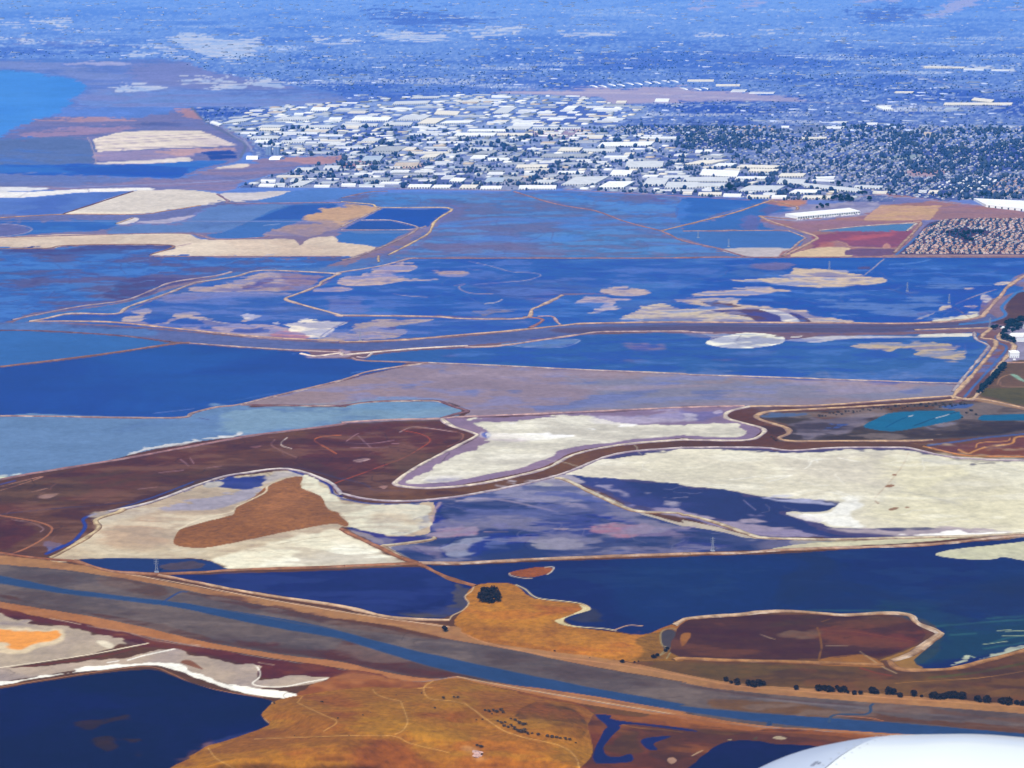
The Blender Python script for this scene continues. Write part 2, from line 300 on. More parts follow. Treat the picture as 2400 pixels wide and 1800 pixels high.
# the creek mouth and ponds, rows D E F
paint("A -200,1614 300,1611 450,1593 1105,1593 970,1652 1100,1663 1900,1664 B 60,1662 D 2212,32 2000,92 1660,97 1500,102 1380,132 1100,202 830,287 500,342 200,375 60,430 -200,442", (62, 114, 206), 1.5, 2, wet=.6, two=((92, 92, 155), 'V', 0, .45, .75), reg='tidal_flat', label='dark blue tidal pond with mauve mud along the left edge')
paint("D 410,160 900,140 1400,95 1350,140 1000,230 830,275 700,290 600,240 420,200", (98, 98, 152), 8, 5, .75, wet=.1)
paint("D 60,430 300,350 700,300 820,285 500,340 200,385", (110, 105, 155), 4, 2, .7)
paint("D 850,30 1100,30 1400,60 1300,100 1000,60", (72, 92, 165), 8, 5, .6)
paint("D 720,210 800,260 830,275 760,230 820,215", (78, 132, 208), 2, 2, .7, wet=.4)
stroke("A 820,1610 1060,1595", (92, 130, 208), 2.0, 1)
# slough between the two pale levees
paint("D 60,442 230,378 500,350 830,295 1100,215 1380,142 1500,110 1610,100 1660,98 1480,138 1240,182 1050,252 760,372 460,372 200,422 130,440", (74, 124, 206), 1, 1, wet=.6, two=((98, 105, 165), 'K', .1, .6, .5), reg='river_water', label='blue slough between two pale levees on the left')
paint("E 0,110 200,75 430,28 600,18 B 0,1740 D 2212,60 1700,95 2190,115", (84, 128, 204), 2, 2, .8, wet=.5)
# the long fork-shaped pond
paint("D 205,425 460,378 750,380 1050,260 1250,185 1500,140 1660,101 2200,116 2000,200 1900,260 1855,285 2212,385 E 0,390 600,398 1180,408 1250,440 1200,470 800,505 400,538 0,552 D 2212,552 1700,530 1200,482 700,442", (62, 110, 202), 1, 1.5, wet=.7, two=((86, 112, 184), 'V', .1, .6, .6), reg='pond_water', label='arrow shaped pond with tan and white mud bars left of centre')
paint("D 1250,210 1500,170 1700,112 1900,108 2080,132 1985,200 1800,233 1400,235 1250,225", (172, 158, 175), 1.2, 2, two=((130, 112, 150), 'W', 0, .5, .8), reg='mudflat', label='grey mauve mud bar at the top of the arrow shaped pond')
paint("D 1540,212 1640,170 1700,140 1800,138 1720,180 1600,225", (112, 98, 145), 2, 2, .9)
paint("D 1010,268 1200,241 1800,245 1900,250 1780,266 1500,258 1200,298 1060,296", (132, 132, 178), 4, 3, .8)
stroke("D 1180,238 1500,238 1880,245", (172, 168, 196), 1.8, .8)
paint("D 780,420 820,385 950,345 970,365 920,400 1000,428 1150,380 1280,385 1450,428 1550,432 1600,388 1700,385 1640,408 1560,442 1350,440 1220,402 1050,442 900,442", (184, 170, 182), 1.5, 2.5, two=((140, 132, 172), 'K', -.1, .5, .7), reg='mudflat', label='thin wavy tan mud bar in the arrow shaped pond')
paint("D 1180,462 1350,456 1700,440 1900,480 1980,510 1850,540 1700,530 1450,500 1300,485", (172, 158, 182), 2, 2.5, two=((105, 115, 175), 'K', 0, .4, .7))
paint("D 930,445 1200,440 1350,405 1500,440 1400,455 1200,455 1050,462", (52, 92, 190), 3, 2, .7, wet=.5)
paint("D 1500,485 1700,468 1740,490 1600,500", (56, 92, 188), 2, 2, .9, wet=.5)
paint("D 1750,422 1850,432 2000,415 2212,415 E 62,418 30,440 D 2160,480 2060,530 1900,500 1850,455 1780,445", (248, 238, 226), 1.2, 2, two=((225, 205, 200), 'K', .1, .6, .6), reg='salt_flat', label='bright white salt patch at the tip of the arrow shaped pond')
paint("D 1570,400 1620,378 1690,392 1620,408", (230, 222, 225), 1.5, 2, .9)
paint("D 1740,512 1850,488 2000,518 1930,540 1780,532", (188, 132, 150), 2, 2, .85)
stroke("D 1330,412 1450,432 1560,438", (205, 195, 200), 2, 1)
paint("E 60,450 130,420 250,402 620,408 520,430 400,450 280,470 320,492 400,490 415,505 360,530 230,545 0,552 D 2050,545 2200,500 E 80,495", (170, 158, 176), 1.2, 2, two=((148, 138, 172), 'W', 0, .6, .6), reg='mudflat', label='grey tan mud flat beside the white salt patch')
paint("E 240,470 350,460 330,485 260,478", (92, 96, 165), 2, 1.5)
stroke("D 2070,525 2130,485 2212,440 E 60,415", (120, 110, 150), 2, .8)
# pond north of the second levee, centre
paint("E 0,115 250,60 440,24 600,15 2212,15 F 480,15 300,90 260,130 0,205 E 2150,235 1900,240 1450,245 1400,270 1250,350 1180,400 600,385 0,378 D 2212,378 1870,285 1890,262 2080,190 2200,125", (54, 108, 204), 1.2, 1.5, wet=.7, two=((72, 126, 210), 'K', -.1, .6, .8), reg='pond_water', label='wide blue pond with mud bars in the middle of the picture')
paint("E 900,150 1200,160 1700,190 1500,260 1300,290 1000,260 800,200", (72, 95, 175), 12, 6, .6, wet=.3)
paint("E -10,142 150,120 300,60 440,45 500,60 430,105 300,125 450,150 620,156 400,165 200,186 -10,186", (190, 172, 182), 1.2, 2, two=((165, 150, 180), 'K', 0, .6, .7), reg='mudflat', label='tan mud bar with a long pointed tip, upper centre left')
paint("D 2040,212 2212,198 E 70,212 30,226 D 2050,230", (176, 160, 182), 1.5, 1.5)
paint("E 570,92 700,85 820,100 760,130 690,130 600,110", (176, 158, 176), 1.5, 2, reg='mudflat', label='small oval tan mud bank right of the pointed bar')
paint("E 830,75 930,80 900,92 850,90", (130, 135, 185), 2, 2, .8)
paint("E 870,350 1000,342 1150,352 1000,366 920,390 890,380", (130, 128, 160), 2, 2, .9)
paint("E 1200,280 1400,250 1300,300", (98, 96, 160), 5, 3, .6)
paint("D 2130,260 2212,280 E 150,280 130,330 200,350 100,370 D 2150,360", (110, 120, 180), 5, 4, .7)
stroke("E 340,245 420,258 560,266", (165, 155, 180), 2, 1)
stroke("E 930,308 1000,300 1040,282", (205, 195, 200), 3, 1)
stroke("E 730,192 800,182 760,205 830,240 980,245", (165, 150, 175), 2.4, 1)
stroke("E 830,35 950,60 1100,100 1230,108 1290,125 1210,155 1050,170 860,185", (148, 148, 188), 3, 1)
# pond right of the brown track
paint("E 1430,258 1900,245 F 0,208 260,135 400,150 1300,150 F 1500,120 2212,200 F 1950,290 1920,370 1850,395 1300,432 0,428 E 2212,428 1600,430 1430,455 1250,470 1230,420 1190,400 1300,320", (56, 112, 206), 1.5, 1.5, wet=.7, two=((84, 122, 198), 'K', 0, .5, .6), reg='pond_water', label='large blue pond with tan crescents right of centre')
paint("F 480,15 2500,12 2500,70 2212,110 2090,200 1950,290 1920,370 1850,395 1500,428 1120,425 800,350 450,320 350,270 700,225 600,205 250,210 0,250 0,205 260,130 300,90", (44, 100, 202), 1.2, 1.5, wet=.8, two=((62, 118, 206), 'K', -.1, .6, .6), reg='pond_water', label='large deep blue pond below the housing tract')
paint("F 430,70 600,38 720,50 700,80 560,92", (112, 112, 165), 3, 2, .9)
paint("F 360,60 560,95 640,100 600,135 400,130 330,120", (74, 118, 202), 4, 3, .8, wet=.5)
paint("E 1680,212 1850,200 1990,225 2010,243 1900,260 1720,250", (182, 168, 184), 1.5, 2, reg='mudflat', label='oval grey tan mud bank above the creek bend')
paint("E 1510,296 1590,265 1900,270 1860,285 1780,290 1750,325 1690,325 1700,300 1530,305", (180, 168, 186), 1.5, 2)
paint("E 1600,365 1700,336 1820,338 1760,355 1640,370", (188, 178, 192), 1.5, 2)
paint("F 0,258 120,230 250,210 600,205 700,225 600,233 400,258 200,258", (194, 178, 184), 1.5, 2, reg='mudflat', label='tan upper crescent of the curved mud bars')
paint("F -60,270 160,256 350,270 360,300 450,322 800,352 950,390 1120,425 860,430 -10,430 -10,405 -10,340 200,335 100,320 0,310", (200, 184, 184), 1.2, 2, two=((182, 166, 178), 'W', 0, .7, .7), reg='mudflat', label='big tan crescent mud bar hugging the creek bank')
paint("E 1820,402 1900,352 2020,312 2120,316 2212,340 F 200,350 430,400 430,425 250,430 0,430 E 2000,420 1850,406", (208, 196, 188), 1.2, 2, two=((190, 178, 180), 'W', 0, .6, .6), reg='mudflat', label='cream mud flat left of the dark crescent')
paint("E 1960,405 2200,400 F 120,425 E 2000,425", (70, 112, 192), 2, 2, .7, wet=.4)
paint("F 0,318 200,335 0,345", (66, 112, 200), 2, 2, .8, wet=.4)
paint("F 120,300 250,295 330,310 400,325 280,330 180,318", (102, 86, 112), 1.5, 2)
paint("F 180,352 400,345 560,355 640,398 640,430 480,424 430,400 250,365", (96, 80, 112), 1.5, 1.5, reg='marsh', label='dark crescent of marsh in the tan mud bars')
paint("F 260,362 350,358 420,385 320,375", (150, 140, 165), 1.5, 1.5)
paint("F 700,368 770,378 835,427 755,428", (92, 76, 104), 1.5, 1.5)
paint("F 490,346 600,348 720,385 758,427 690,430 640,422 632,392 560,366", (234, 228, 222), 1.2, 1.5, reg='salt_flat', label='small white salt crescent between dark marsh patches')
paint("F 640,125 710,105 700,78 850,80 1000,95 1160,125 1300,147 1312,170 1200,190 900,202 660,186 500,166 350,160 290,142 500,140 700,136", (204, 188, 182), 1.5, 1.8, two=((185, 170, 182), 'W', 0, .6, .6), reg='mudflat', label='long cream mud island in the deep blue pond')
stroke("F 640,130 900,132 1180,130", (110, 110, 165), 1.5, .7)
paint("F 1130,70 1210,65 1200,85 1150,85", (90, 85, 135), 2, 1.5, .8)
stroke("F 1180,120 1230,80 1300,20", (165, 160, 180), 3, 1)
stroke("F 1340,55 1500,45 1600,25", (98, 142, 212), 3, 1.5, 1, .8)
stroke("F 1510,195 1700,190 2000,190", (110, 140, 200), 1.6, .8, .5)
stroke("F 1000,235 1200,225 1400,215", (88, 125, 200), 1.6, .8, .5)
stroke("F 1300,200 1500,265 1740,322 1860,398", (78, 98, 165), 2, 1, .5)
stroke("F 1770,312 1880,265 2030,216", (182, 165, 172), 3, 1, .6)
paint("F 1660,352 1700,320 1745,325 1720,345", (196, 184, 184), 1.5, 1.5)
paint("F 1500,412 1640,365 1560,405", (165, 165, 192), 1.5, 1.5, .9)
paint("F 1620,425 1740,395 1800,385 1870,355 1950,345 1900,395 1850,405", (222, 218, 206), 1.5, 2)
paint("F 1820,320 1920,315 1900,345 1860,340", (190, 175, 180), 1.5, 2)
paint("F 1940,250 2000,262 1980,300 1940,290", (190, 185, 200), 1.5, 1.5)
stroke("F 1760,335 1860,398", (150, 130, 130), 2, .8, .3)
paint("F 2020,180 2100,165 2140,178 2050,190", (210, 195, 190), 1.2, 1)
paint("F 1820,205 1900,208 1850,218", (190, 178, 190), 1.2, 1)
for a in ("F 1440,235 1530,240 1520,255 1450,248", "F 1370,380 1500,370 1640,365 1500,395"):
    paint(a, (108, 120, 178), 3, 3, .8)
# creek with its muddy bed
paint("D -200,442 200,433 700,452 1200,490 1700,540 2212,562 E 0,566 400,552 800,522 1200,482 1600,442 2212,434 F 0,436 1000,442 1500,446 1800,428 1930,405 1970,370 2010,380 2050,420 2000,452 1800,476 1400,492 1000,496 400,492 0,492 E 2212,490 1800,490 1500,508 1200,545 900,575 500,595 100,615 0,620 D 2212,607 1700,600 1250,566 800,518 300,487 -200,482", (92, 108, 164), 1, 1.2, two=((78, 98, 158), 'K', -.2, .5, .8), reg='creek_bed', label='grey mauve tidal creek bed curving across the middle of the picture')
paint("D -200,445 200,436 700,455 1000,475 900,520 300,485 -200,480", (84, 124, 188), 4, 2, .8)
paint("E 1400,470 2212,445 F 1000,448 1900,425 1990,452 1400,490 400,492 E 2212,490 1500,500", (86, 78, 112), 3, 1.5, .7)
stroke("E 1500,470 2212,452 F 700,458 1300,465 1700,455 1950,432 2050,405", (84, 100, 150), 3.2, 1.2, .6, wet=.3)
stroke("D 1300,548 2212,588 E 500,575 1200,520", (74, 92, 150), 2.5, 1.5, .8, .6)
paint("F 2170,240 2500,200 2500,420 2212,432 2150,436 2090,445 2000,432 2060,412 2115,380 2095,330", (84, 72, 98), 1.5, 1.5, two=((100, 84, 98), 'W', 0, .6, .7), reg='field', label='dark brown field right of the winding creek')
stroke("F 2500,200 2212,225 2140,255 2075,320 2070,340 2095,378 2060,402 1980,425 1800,442", (68, 124, 196), 8, 1.2, .6, wet=.6, reg='river_water', label='bright blue winding creek at the right edge')
# two ponds left
paint("D -200,488 300,491 800,521 1080,560 1052,572 600,642 -200,722", (62, 118, 200), 1, 1, wet=.8, two=((72, 126, 204), 'L', -.3, .6, .7), reg='pond_water', label='medium blue wedge pond at the left edge under the creek')
paint("D -200,738 0,724 600,652 1110,577 1250,573 1500,592 1900,618 2000,625 2030,662 2212,667 E 430,692 0,803 D 2000,852 1550,965 1400,985 1200,1040 900,1046 -200,1034", (36, 88, 180), 1, 1, wet=.8, two=((46, 98, 188), 'W', -.3, .7, .8), reg='pond_water', label='deep blue big pond left of centre')
stroke("D 1000,1020 1100,1008 1250,990", (100, 125, 195), 2, 1.5)
stroke("D 1500,940 1800,885", (75, 120, 200), 3, 2, 1, .6)
stroke("E 60,760 150,745", (85, 130, 205), 1.5, 1)
paint("D 1960,655 2150,650 2212,625 E 60,640 60,655 D 2212,668 2030,668", (165, 150, 175), 2, 2, .8)
paint("D 1890,635 1930,628 1900,642", (75, 115, 195), 2, 2, .8)
# pond right of it
paint("E 130,662 500,612 1000,592 1050,572 1300,547 1550,512 2212,494 F 0,497 150,507 180,530 165,565 300,595 500,592 660,545 1100,515 1500,510 1900,495 1905,540 1975,580 1760,830 0,767 E 2212,762 1500,732 600,694", (52, 102, 188), 1, 1.2, wet=.75, two=((60, 112, 192), 'W', -.3, .6, .7), reg='pond_water', label='long blue pond with ochre mud patches right of centre')
paint("F 1400,760 1770,830 1900,700 1900,600 1700,700 1000,700 600,740", (62, 112, 182), 15, 5, .6, wet=.5)
paint("E 1030,570 1300,547 1450,537 1540,547 1530,562 1400,590 1200,588", (98, 134, 200), 1.5, 1.2, wet=.4)
stroke("E 1500,540 1545,548 1490,578 1390,592 1200,590 1040,572", (150, 165, 205), 1.8, .8, .5)
paint("E 1800,570 1900,560 2060,578 2110,600 1950,616 1850,602", (126, 118, 162), 5, 3, .9)
paint("E 1640,662 1950,665 1900,690 1700,682", (92, 106, 170), 5, 3, .8)
paint("E 640,645 760,642 740,655 660,656", (88, 105, 170), 3, 2, .8)
paint("F 1090,580 1250,560 1400,555 1420,580 1480,592 1480,566 1560,558 1830,575 1830,600 1700,615 1830,625 1805,665 1740,675 1500,642 1550,618 1400,600 1350,620 1220,602", (188, 172, 156), 1.5, 2.5, two=((172, 160, 170), 'K', .1, .6, .6), reg='mudflat', label='ochre ragged mud bank in the right half of the long pond')
paint("F 1690,685 1790,690 1760,680", (165, 155, 160), 1.5, 1)
stroke("F 1830,575 1835,630", (100, 120, 175), 3, 1.5, 1, .8)
paint("F 360,635 600,600 560,640 400,655", (78, 108, 176), 6, 3, .7)
paint("F 200,668 400,655 330,680 220,680", (92, 98, 160), 4, 3, .7)
paint("F 20,500 150,510 180,540 100,530", (130, 128, 165), 4, 2, .6)
paint("F 100,495 290,505 285,518 200,530 150,565 180,525", (170, 170, 192), 1.5, 1.5, .8)
paint("F 150,565 220,530 390,500 600,508 665,540 620,570 500,590 380,597 250,590", (244, 244, 234), 1, 1, reg='salt_flat', label='small oval bright white salt island above the ochre banks')
paint("F 330,545 420,510 600,518 640,542 590,568 480,578 370,572", (222, 222, 212), 2, 1.5, .9)
stroke("F 380,512 350,545 400,535 540,525", (175, 165, 150), 1.2, .7)
stroke("F 600,520 640,520 700,515", (105, 85, 110), 3, 1)
paint("F 700,520 780,512 760,525 710,530", (230, 228, 228), 1.2, 1)
paint("F 660,545 760,535 1000,515 1500,520 1700,507 1885,501 1850,522 1600,527 1100,535 870,560 800,555", (190, 190, 206), 1.5, 1.5, reg='mudflat', label='thin grey white bar along the south bank of the creek')
paint("F 1540,510 1885,501 1850,522 1600,525", (228, 226, 220), 1, 1)
paint("E 1880,492 F 0,492 600,495 1300,497 1700,485 1950,470 1890,495 1500,508 900,512 680,525 500,500 200,505", (122, 100, 125), 1.2, 1, .9)
# mauve pond
paint("D 1570,962 2000,855 2212,812 E 450,706 600,696 1500,735 2212,766 F 0,772 1000,810 1770,836 1722,905 900,965 0,970 E 2212,985 1400,1012 850,1046 800,1030 830,1005 700,950 500,940 0,965 D 2212,970", (160, 144, 162), 1, 1, wet=.35, two=((146, 138, 172), 'L', -.3, .6, .8), reg='shallow_pond', label='broad dusty mauve shallow pond in the middle')
paint("E 1500,1005 1700,900 1500,800 2000,770 F 0,772 1000,810 1770,836 1722,905 900,965 0,970", (126, 138, 180), 20, 8, .8, wet=.35)
for a in ("E 1010,880 1200,870 1180,910 1060,895", "E 620,740 780,752 700,772", "E 1500,952 1800,900 2000,850 2212,830 1900,925 1560,975", "F 840,860 920,868 935,900 880,890", "E 1280,985 1450,960 1480,985 1300,1000", "F 100,860 350,880 250,930 60,900", "E 1590,805 1660,800 1640,815", "E 1670,860 1720,838 1725,855", "F 1420,870 1540,875 1480,885", "E 830,890 880,885 860,900", "E 380,850 460,850 410,862"):
    paint(a, (104, 122, 186), 5, 4, .75, wet=.4)
paint("F 300,900 600,880 700,940 500,965 250,960", (142, 140, 172), 12, 5, .6, wet=.3)
# grey blue pond
paint("D -200,1045 1200,1052 1430,987 1560,977 2212,982 E 0,980 200,952 500,947 650,952 780,1000 720,1045 500,1060 0,1080 D 2212,1085 1900,1127 1560,1167 1200,1217 850,1287 600,1347 200,1407 -200,1455", (106, 144, 200), 1, 1, wet=.4, two=((94, 130, 200), 'W', 0, .8, .6), reg='shallow_pond', label='pale grey blue shallow pond with a white foamy shore')
paint("D 1500,985 2212,985 E 0,980 200,958 500,952 770,1003 600,1050 0,1077 D 2212,1082 1900,1120 1500,1150 1450,1060", (132, 168, 204), 12, 5, .75, wet=.3)
paint("E 300,960 650,960 600,990 300,1010 50,1000", (100, 150, 212), 10, 6, .5, wet=.4)
paint("D 1150,1056 1240,1026 1400,984 1560,965 1620,972 1560,990 1300,1050 1200,1066", (106, 144, 200), 1, .5, wet=.4)
stroke("D 1290,1050 1350,1062", (88, 100, 150), 3, 1.5)
paint("D 840,1278 1000,1240 1200,1205 1300,1187 1560,1165 1300,1212 1100,1242 1000,1257 880,1288", (205, 208, 216), 1.5, 2.5)
paint("D -200,1425 300,1387 600,1340 750,1300 850,1290 700,1330 400,1382 200,1406 -200,1450", (208, 216, 218), 2, 3, .9)
paint("D -200,1440 100,1420 200,1405 60,1440 -200,1465", (228, 235, 205), 2, 2, .9)
stroke("D 1560,1165 1900,1128 2212,1086 E 300,1068 640,1052", (165, 160, 185), 1.6, .8, .5)
# brown marsh belt with its rims and tidal creeks
paint("D 1350,1400 1800,1345 2100,1290 E 0,1385 300,1400 450,1330 360,1440 300,1500 200,1560 0,1530 D 2212,1500 2100,1440 1880,1370 1500,1420 1100,1540 800,1640 700,1640", (74, 58, 66), 8, 4, .75)
paint("E 0,1100 600,1090 760,1160 700,1210 400,1360 0,1430 D 2212,1430 2050,1330 1900,1250 2050,1150", (88, 54, 68), 10, 5, .5)
paint("D -200,1560 0,1540 500,1380 900,1300 1400,1210 1400,1330 900,1480 500,1600 -200,1700", (96, 62, 72), 12, 5, .5)
stroke("D 0,1495 200,1445 270,1435 0,1520", (190, 140, 130), 2.5, 1)
paint("D 200,1530 310,1500 300,1510 210,1532", (190, 145, 140), 1.5, 1)
paint("D 250,1560 300,1545 385,1540 330,1568 270,1570", (195, 155, 155), 2, 1.5)
paint("D 1620,1235 1700,1230 1660,1245", (165, 120, 130), 2, 1)
stroke("D 1860,1178 1825,1205 1830,1230 1890,1248", (205, 190, 190), 2.2, .8, .5)
stroke("D 1780,1190 1760,1225 1840,1270 1920,1305", (150, 115, 125), 1.6, .8, .5)
stroke("D 2212,1160 2080,1172 2040,1195 2110,1240 2180,1280", (190, 110, 85), 3, 1, .6)
stroke("E 480,1110 740,1140 790,1165 760,1205 690,1235", (165, 115, 110), 1.6, .8, .5)
stroke("E 380,1140 460,1110 600,1120 720,1138", (185, 160, 170), 1.8, .8, .6)
stroke("E 400,1130 520,1155 575,1190 540,1230 400,1310 250,1365 D 2150,1480", (170, 85, 70), 2.2, 1, .6)
for a in ("E 40,1200 110,1150", "E 30,1210 200,1215 340,1195", "E 60,1245 300,1240", "E 200,1245 110,1165", "E 330,1215 375,1215", "D 1320,1378 1430,1365", "D 1030,1405 1180,1390", "D 1170,1320 1220,1365", "D 1230,1310 1250,1345", "D 900,1510 1020,1498"):
    stroke(a, (165, 130, 150), 2, 1.2, 1.5, .8)
paint("E 70,1325 150,1310 190,1318 120,1335", (188, 158, 165), 1.5, 1.2)
paint("E 245,1495 300,1490 280,1510", (170, 135, 140), 1.5, 1)
stroke("G 0,30 60,8 D 1000,1570 1250,1462 1500,1420 1880,1368 2050,1400 2212,1445 E 0,1440 160,1480 220,1520 400,1520", (62, 68, 108), 4, 2, 1.5, .8, wet=.2)
stroke("D 690,1662 1000,1560 1250,1465", (48, 78, 148), 4.5, 1.2, .8, wet=.4)
stroke("D 650,1659 840,1630", (205, 180, 165), 2, 1)
stroke("D 0,1480 100,1455", (60, 85, 160), 4, 2, 1)
stroke("G 620,12 540,45 550,100 500,170 430,215 300,270", (28, 72, 155), 9, 1.2, .8, wet=.6, reg='tidal_creek', label='dark blue tidal creek in the brown marsh at the left')
stroke("G 300,270 340,250 410,218", (30, 74, 158), 6, 1.2, 1.5, wet=.5)
paint("G 300,215 340,208 390,218 350,235 320,250 310,230", (105, 110, 160), 1.5, 2, .8)
stroke("G 0,22 200,55 310,85 335,120 250,195 90,265 0,275", (178, 118, 98), 4.5, 1.2, .8)
stroke("G 80,50 200,70 280,105 260,130", (150, 120, 130), 3, 1.5, 1)
paint("G 0,60 180,80 240,140 100,220 0,240", (84, 52, 68), 5, 3, .7)
# purple brine moat and white pan
paint("E 655,1056 830,1052 1400,1027 2212,987 F 0,986 430,975 300,1012 275,1045 400,1088 500,1120 480,1160 380,1192 0,1182 E 2212,1180 1800,1222 1500,1272 1300,1372 900,1460 600,1502 400,1497 375,1468 500,1362 850,1195 865,1155 720,1105", (150, 132, 168), 1, 1, wet=.4, two=((136, 124, 172), 'L', 0, .8, .7), reg='brine_moat', label='purple brine ring around the white salt pan')
paint("E 810,1078 950,1064 1280,1050 1600,1038 1640,1068 1850,1090 2212,1100 F 0,1082 330,1095 420,1120 410,1160 330,1180 0,1165 E 2212,1165 1800,1200 1500,1245 1350,1300 1200,1360 900,1430 700,1470 480,1477 450,1460 580,1400 640,1350 900,1220 955,1160 900,1110", (219, 216, 204), 1.2, 2.2, two=((206, 202, 196), 'W', -.2, .6, .7), reg='salt_flat', label='bright cream salt pan curving behind the purple brine ring')
paint("E 1600,1042 1850,1032 2212,1015 2212,1085 1900,1090 1650,1072", (178, 170, 200), 6, 4, .85)
paint("E 1840,1032 2000,1028 2212,1018 F 0,1010 230,1010 220,1060 120,1075 0,1062 E 2212,1060 2000,1045", (118, 120, 188), 4, 4, .85, wet=.4)
paint("E 2000,1035 2180,1020 2212,1050 2100,1060", (165, 158, 198), 4, 3, .7)
paint("F 0,1030 90,1035 100,1065 0,1075", (185, 180, 205), 3, 2, .8)
paint("F 190,1010 240,1000 260,1015 210,1025", (185, 175, 205), 2, 1.5, .8)
paint("E 980,1162 1180,1150 1250,1138 1400,1130 1520,1165 1300,1186 1180,1192 1150,1175", (252, 252, 255), 2, 3)
paint("E 1540,1118 1700,1105 1930,1094 1750,1115 1500,1128", (248, 248, 252), 2, 2.5)
paint("E 1080,1075 1160,1070 1130,1082", (242, 240, 245), 2, 2, .9)
paint("E 900,1130 1000,1150 1180,1195 1100,1225 1000,1215 930,1190", (200, 190, 202), 6, 4, .7)
paint("E 560,1465 700,1430 800,1450 650,1475", (168, 165, 195), 6, 3, .7)
paint("E 940,1120 960,1160 940,1185 925,1155", (88, 108, 185), 2.5, 2, .9)
# wetland with teal ponds on the right
paint("F 490,1040 560,1017 850,1007 1500,962 1850,937 2212,1002 2500,1030 2500,1100 2212,1145 1600,1190 700,1202 640,1180 705,1115 650,1085", (92, 86, 98), 1.2, 1.5, two=((70, 68, 74), 'V', -.1, .5, .8), reg='marsh', label='olive grey wetland around the teal ponds')
paint("F 740,1072 1050,1032 1300,1022 1200,1080 1100,1150 800,1190 730,1160", (132, 125, 148), 3, 4, .85, two=((86, 84, 108), 'K', 0, .5, .8))
paint("F 550,1052 700,1035 800,1040 830,1060 700,1092 600,1062", (66, 66, 66), 3, 3, .9)
paint("F 880,1162 1600,1140 1900,1080 2212,1070 2212,1140 1600,1188 900,1188", (62, 62, 62), 4, 4, .85)
paint("F 520,1032 800,1022 750,1037 560,1047", (84, 112, 165), 2, 2, .9, wet=.4)
paint("F 870,1102 1050,1085 1090,1100 1000,1130 900,1125", (62, 92, 168), 2, 3, .95, wet=.5)
paint("F 1620,1100 1750,1080 1800,1085 1600,1130 1540,1130", (128, 125, 150), 3, 3, .8)
paint("F 850,1015 1150,992 1500,970 1620,985 1350,1010 1200,1012 960,1060", (100, 78, 76), 3, 3, .9)
paint("F 1680,970 1880,960 1840,985 1720,990", (68, 104, 178), 2, 2, .9, wet=.4)
paint("F 1175,1102 1270,1050 1400,1010 1750,1005 1800,1030 1790,1060 1500,1117 1350,1137 1230,1122", (26, 112, 166), 1, 1.2, wet=.5, reg='pond_water', label='teal wildlife pond, larger one with a diagonal dyke')
stroke("F 1320,1110 1400,1065 1480,1035", (25, 80, 135), 1.6, .8)
stroke("F 1500,1100 1640,1050 1780,1010", (40, 70, 110), 2.4, .8)
stroke("F 1640,1050 1720,1028", (190, 200, 215), 2.4, .9)
stroke("F 1465,1040 1490,1034", (200, 205, 215), 2.0, .8)
paint("F 1920,1050 1960,1032 2212,1027 2500,1030 2500,1070 2212,1067 1940,1067", (26, 108, 162), 1, 1, wet=.5, reg='pond_water', label='teal wildlife pond, smaller one at the right edge')
stroke("F 1590,1228 1800,1200 2000,1172 2500,1130", (70, 96, 158), 7, 1.5, .8, wet=.4, reg='tidal_creek', label='thin blue creek under the wetland at the right')
paint("F 1570,1243 1800,1217 2212,1165 2500,1140 2500,1300 2212,1310 1800,1302 1650,1270", (124, 78, 78), 1.5, 2, two=((105, 72, 88), 'W', 0, .6, .8), reg='marsh', label='rust red marsh below the wetland at the right edge')
stroke("F 2500,1170 2180,1170 2130,1215 1960,1240 1890,1265 1850,1280 1790,1255", (190, 138, 98), 6, 1.2, 1.2)
stroke("F 1900,1240 1930,1210 2100,1200 2120,1180", (190, 138, 98), 3, 1, 1)
paint("F 1960,1235 2050,1225 2000,1240", (130, 90, 85), 1.5, 1)
# right edge land: canal, lots, green field
paint("F 1760,905 2030,585 1940,530 1995,480 2040,500 2150,440 2500,430 2500,620 2120,590 1850,915", (124, 96, 112), 1.5, 1.2, two=((104, 80, 104), 'M', 0, .7, .6), reg='marsh', label='brown strip between the canal levees at the right')
stroke("F 2030,520 2040,560 2100,600 2000,720 1900,830 1830,910", (72, 112, 178), 6.5, 1, .6, wet=.5, reg='canal_water', label='straight blue canal by the dark tree row')
paint("F 2050,545 2100,560 2150,580 2080,692 2500,694 2500,430 2212,425 2100,445 2060,500", (142, 140, 174), 1.5, 1, reg='yard', label='grey concrete yard of the white factory')
paint("F 2090,692 2500,690 2500,1040 2212,1000 1900,930 1850,915 1930,880 1990,800", (100, 86, 90), 1.5, 1.2, two=((120, 95, 95), 'L', 0, .8, .7), reg='field', label='dark field below the white factory')
paint("F 2000,850 2212,842 2500,850 2500,1020 2212,975 1950,905", (84, 88, 74), 4, 3, .85)
stroke("F 2040,830 2060,790 2120,768 2140,770", (165, 130, 115), 2, 1)
stroke("F 2060,815 2100,845 2500,848", (150, 120, 115), 1.6, .8)
paint("F 2120,765 2170,772 2212,800 2300,840 2212,815 2150,785", (135, 170, 160), 1.2, .8)
paint("F 1880,910 1960,915 2212,985 2212,1000 1900,935", (165, 135, 115), 2, 1.5, .8)
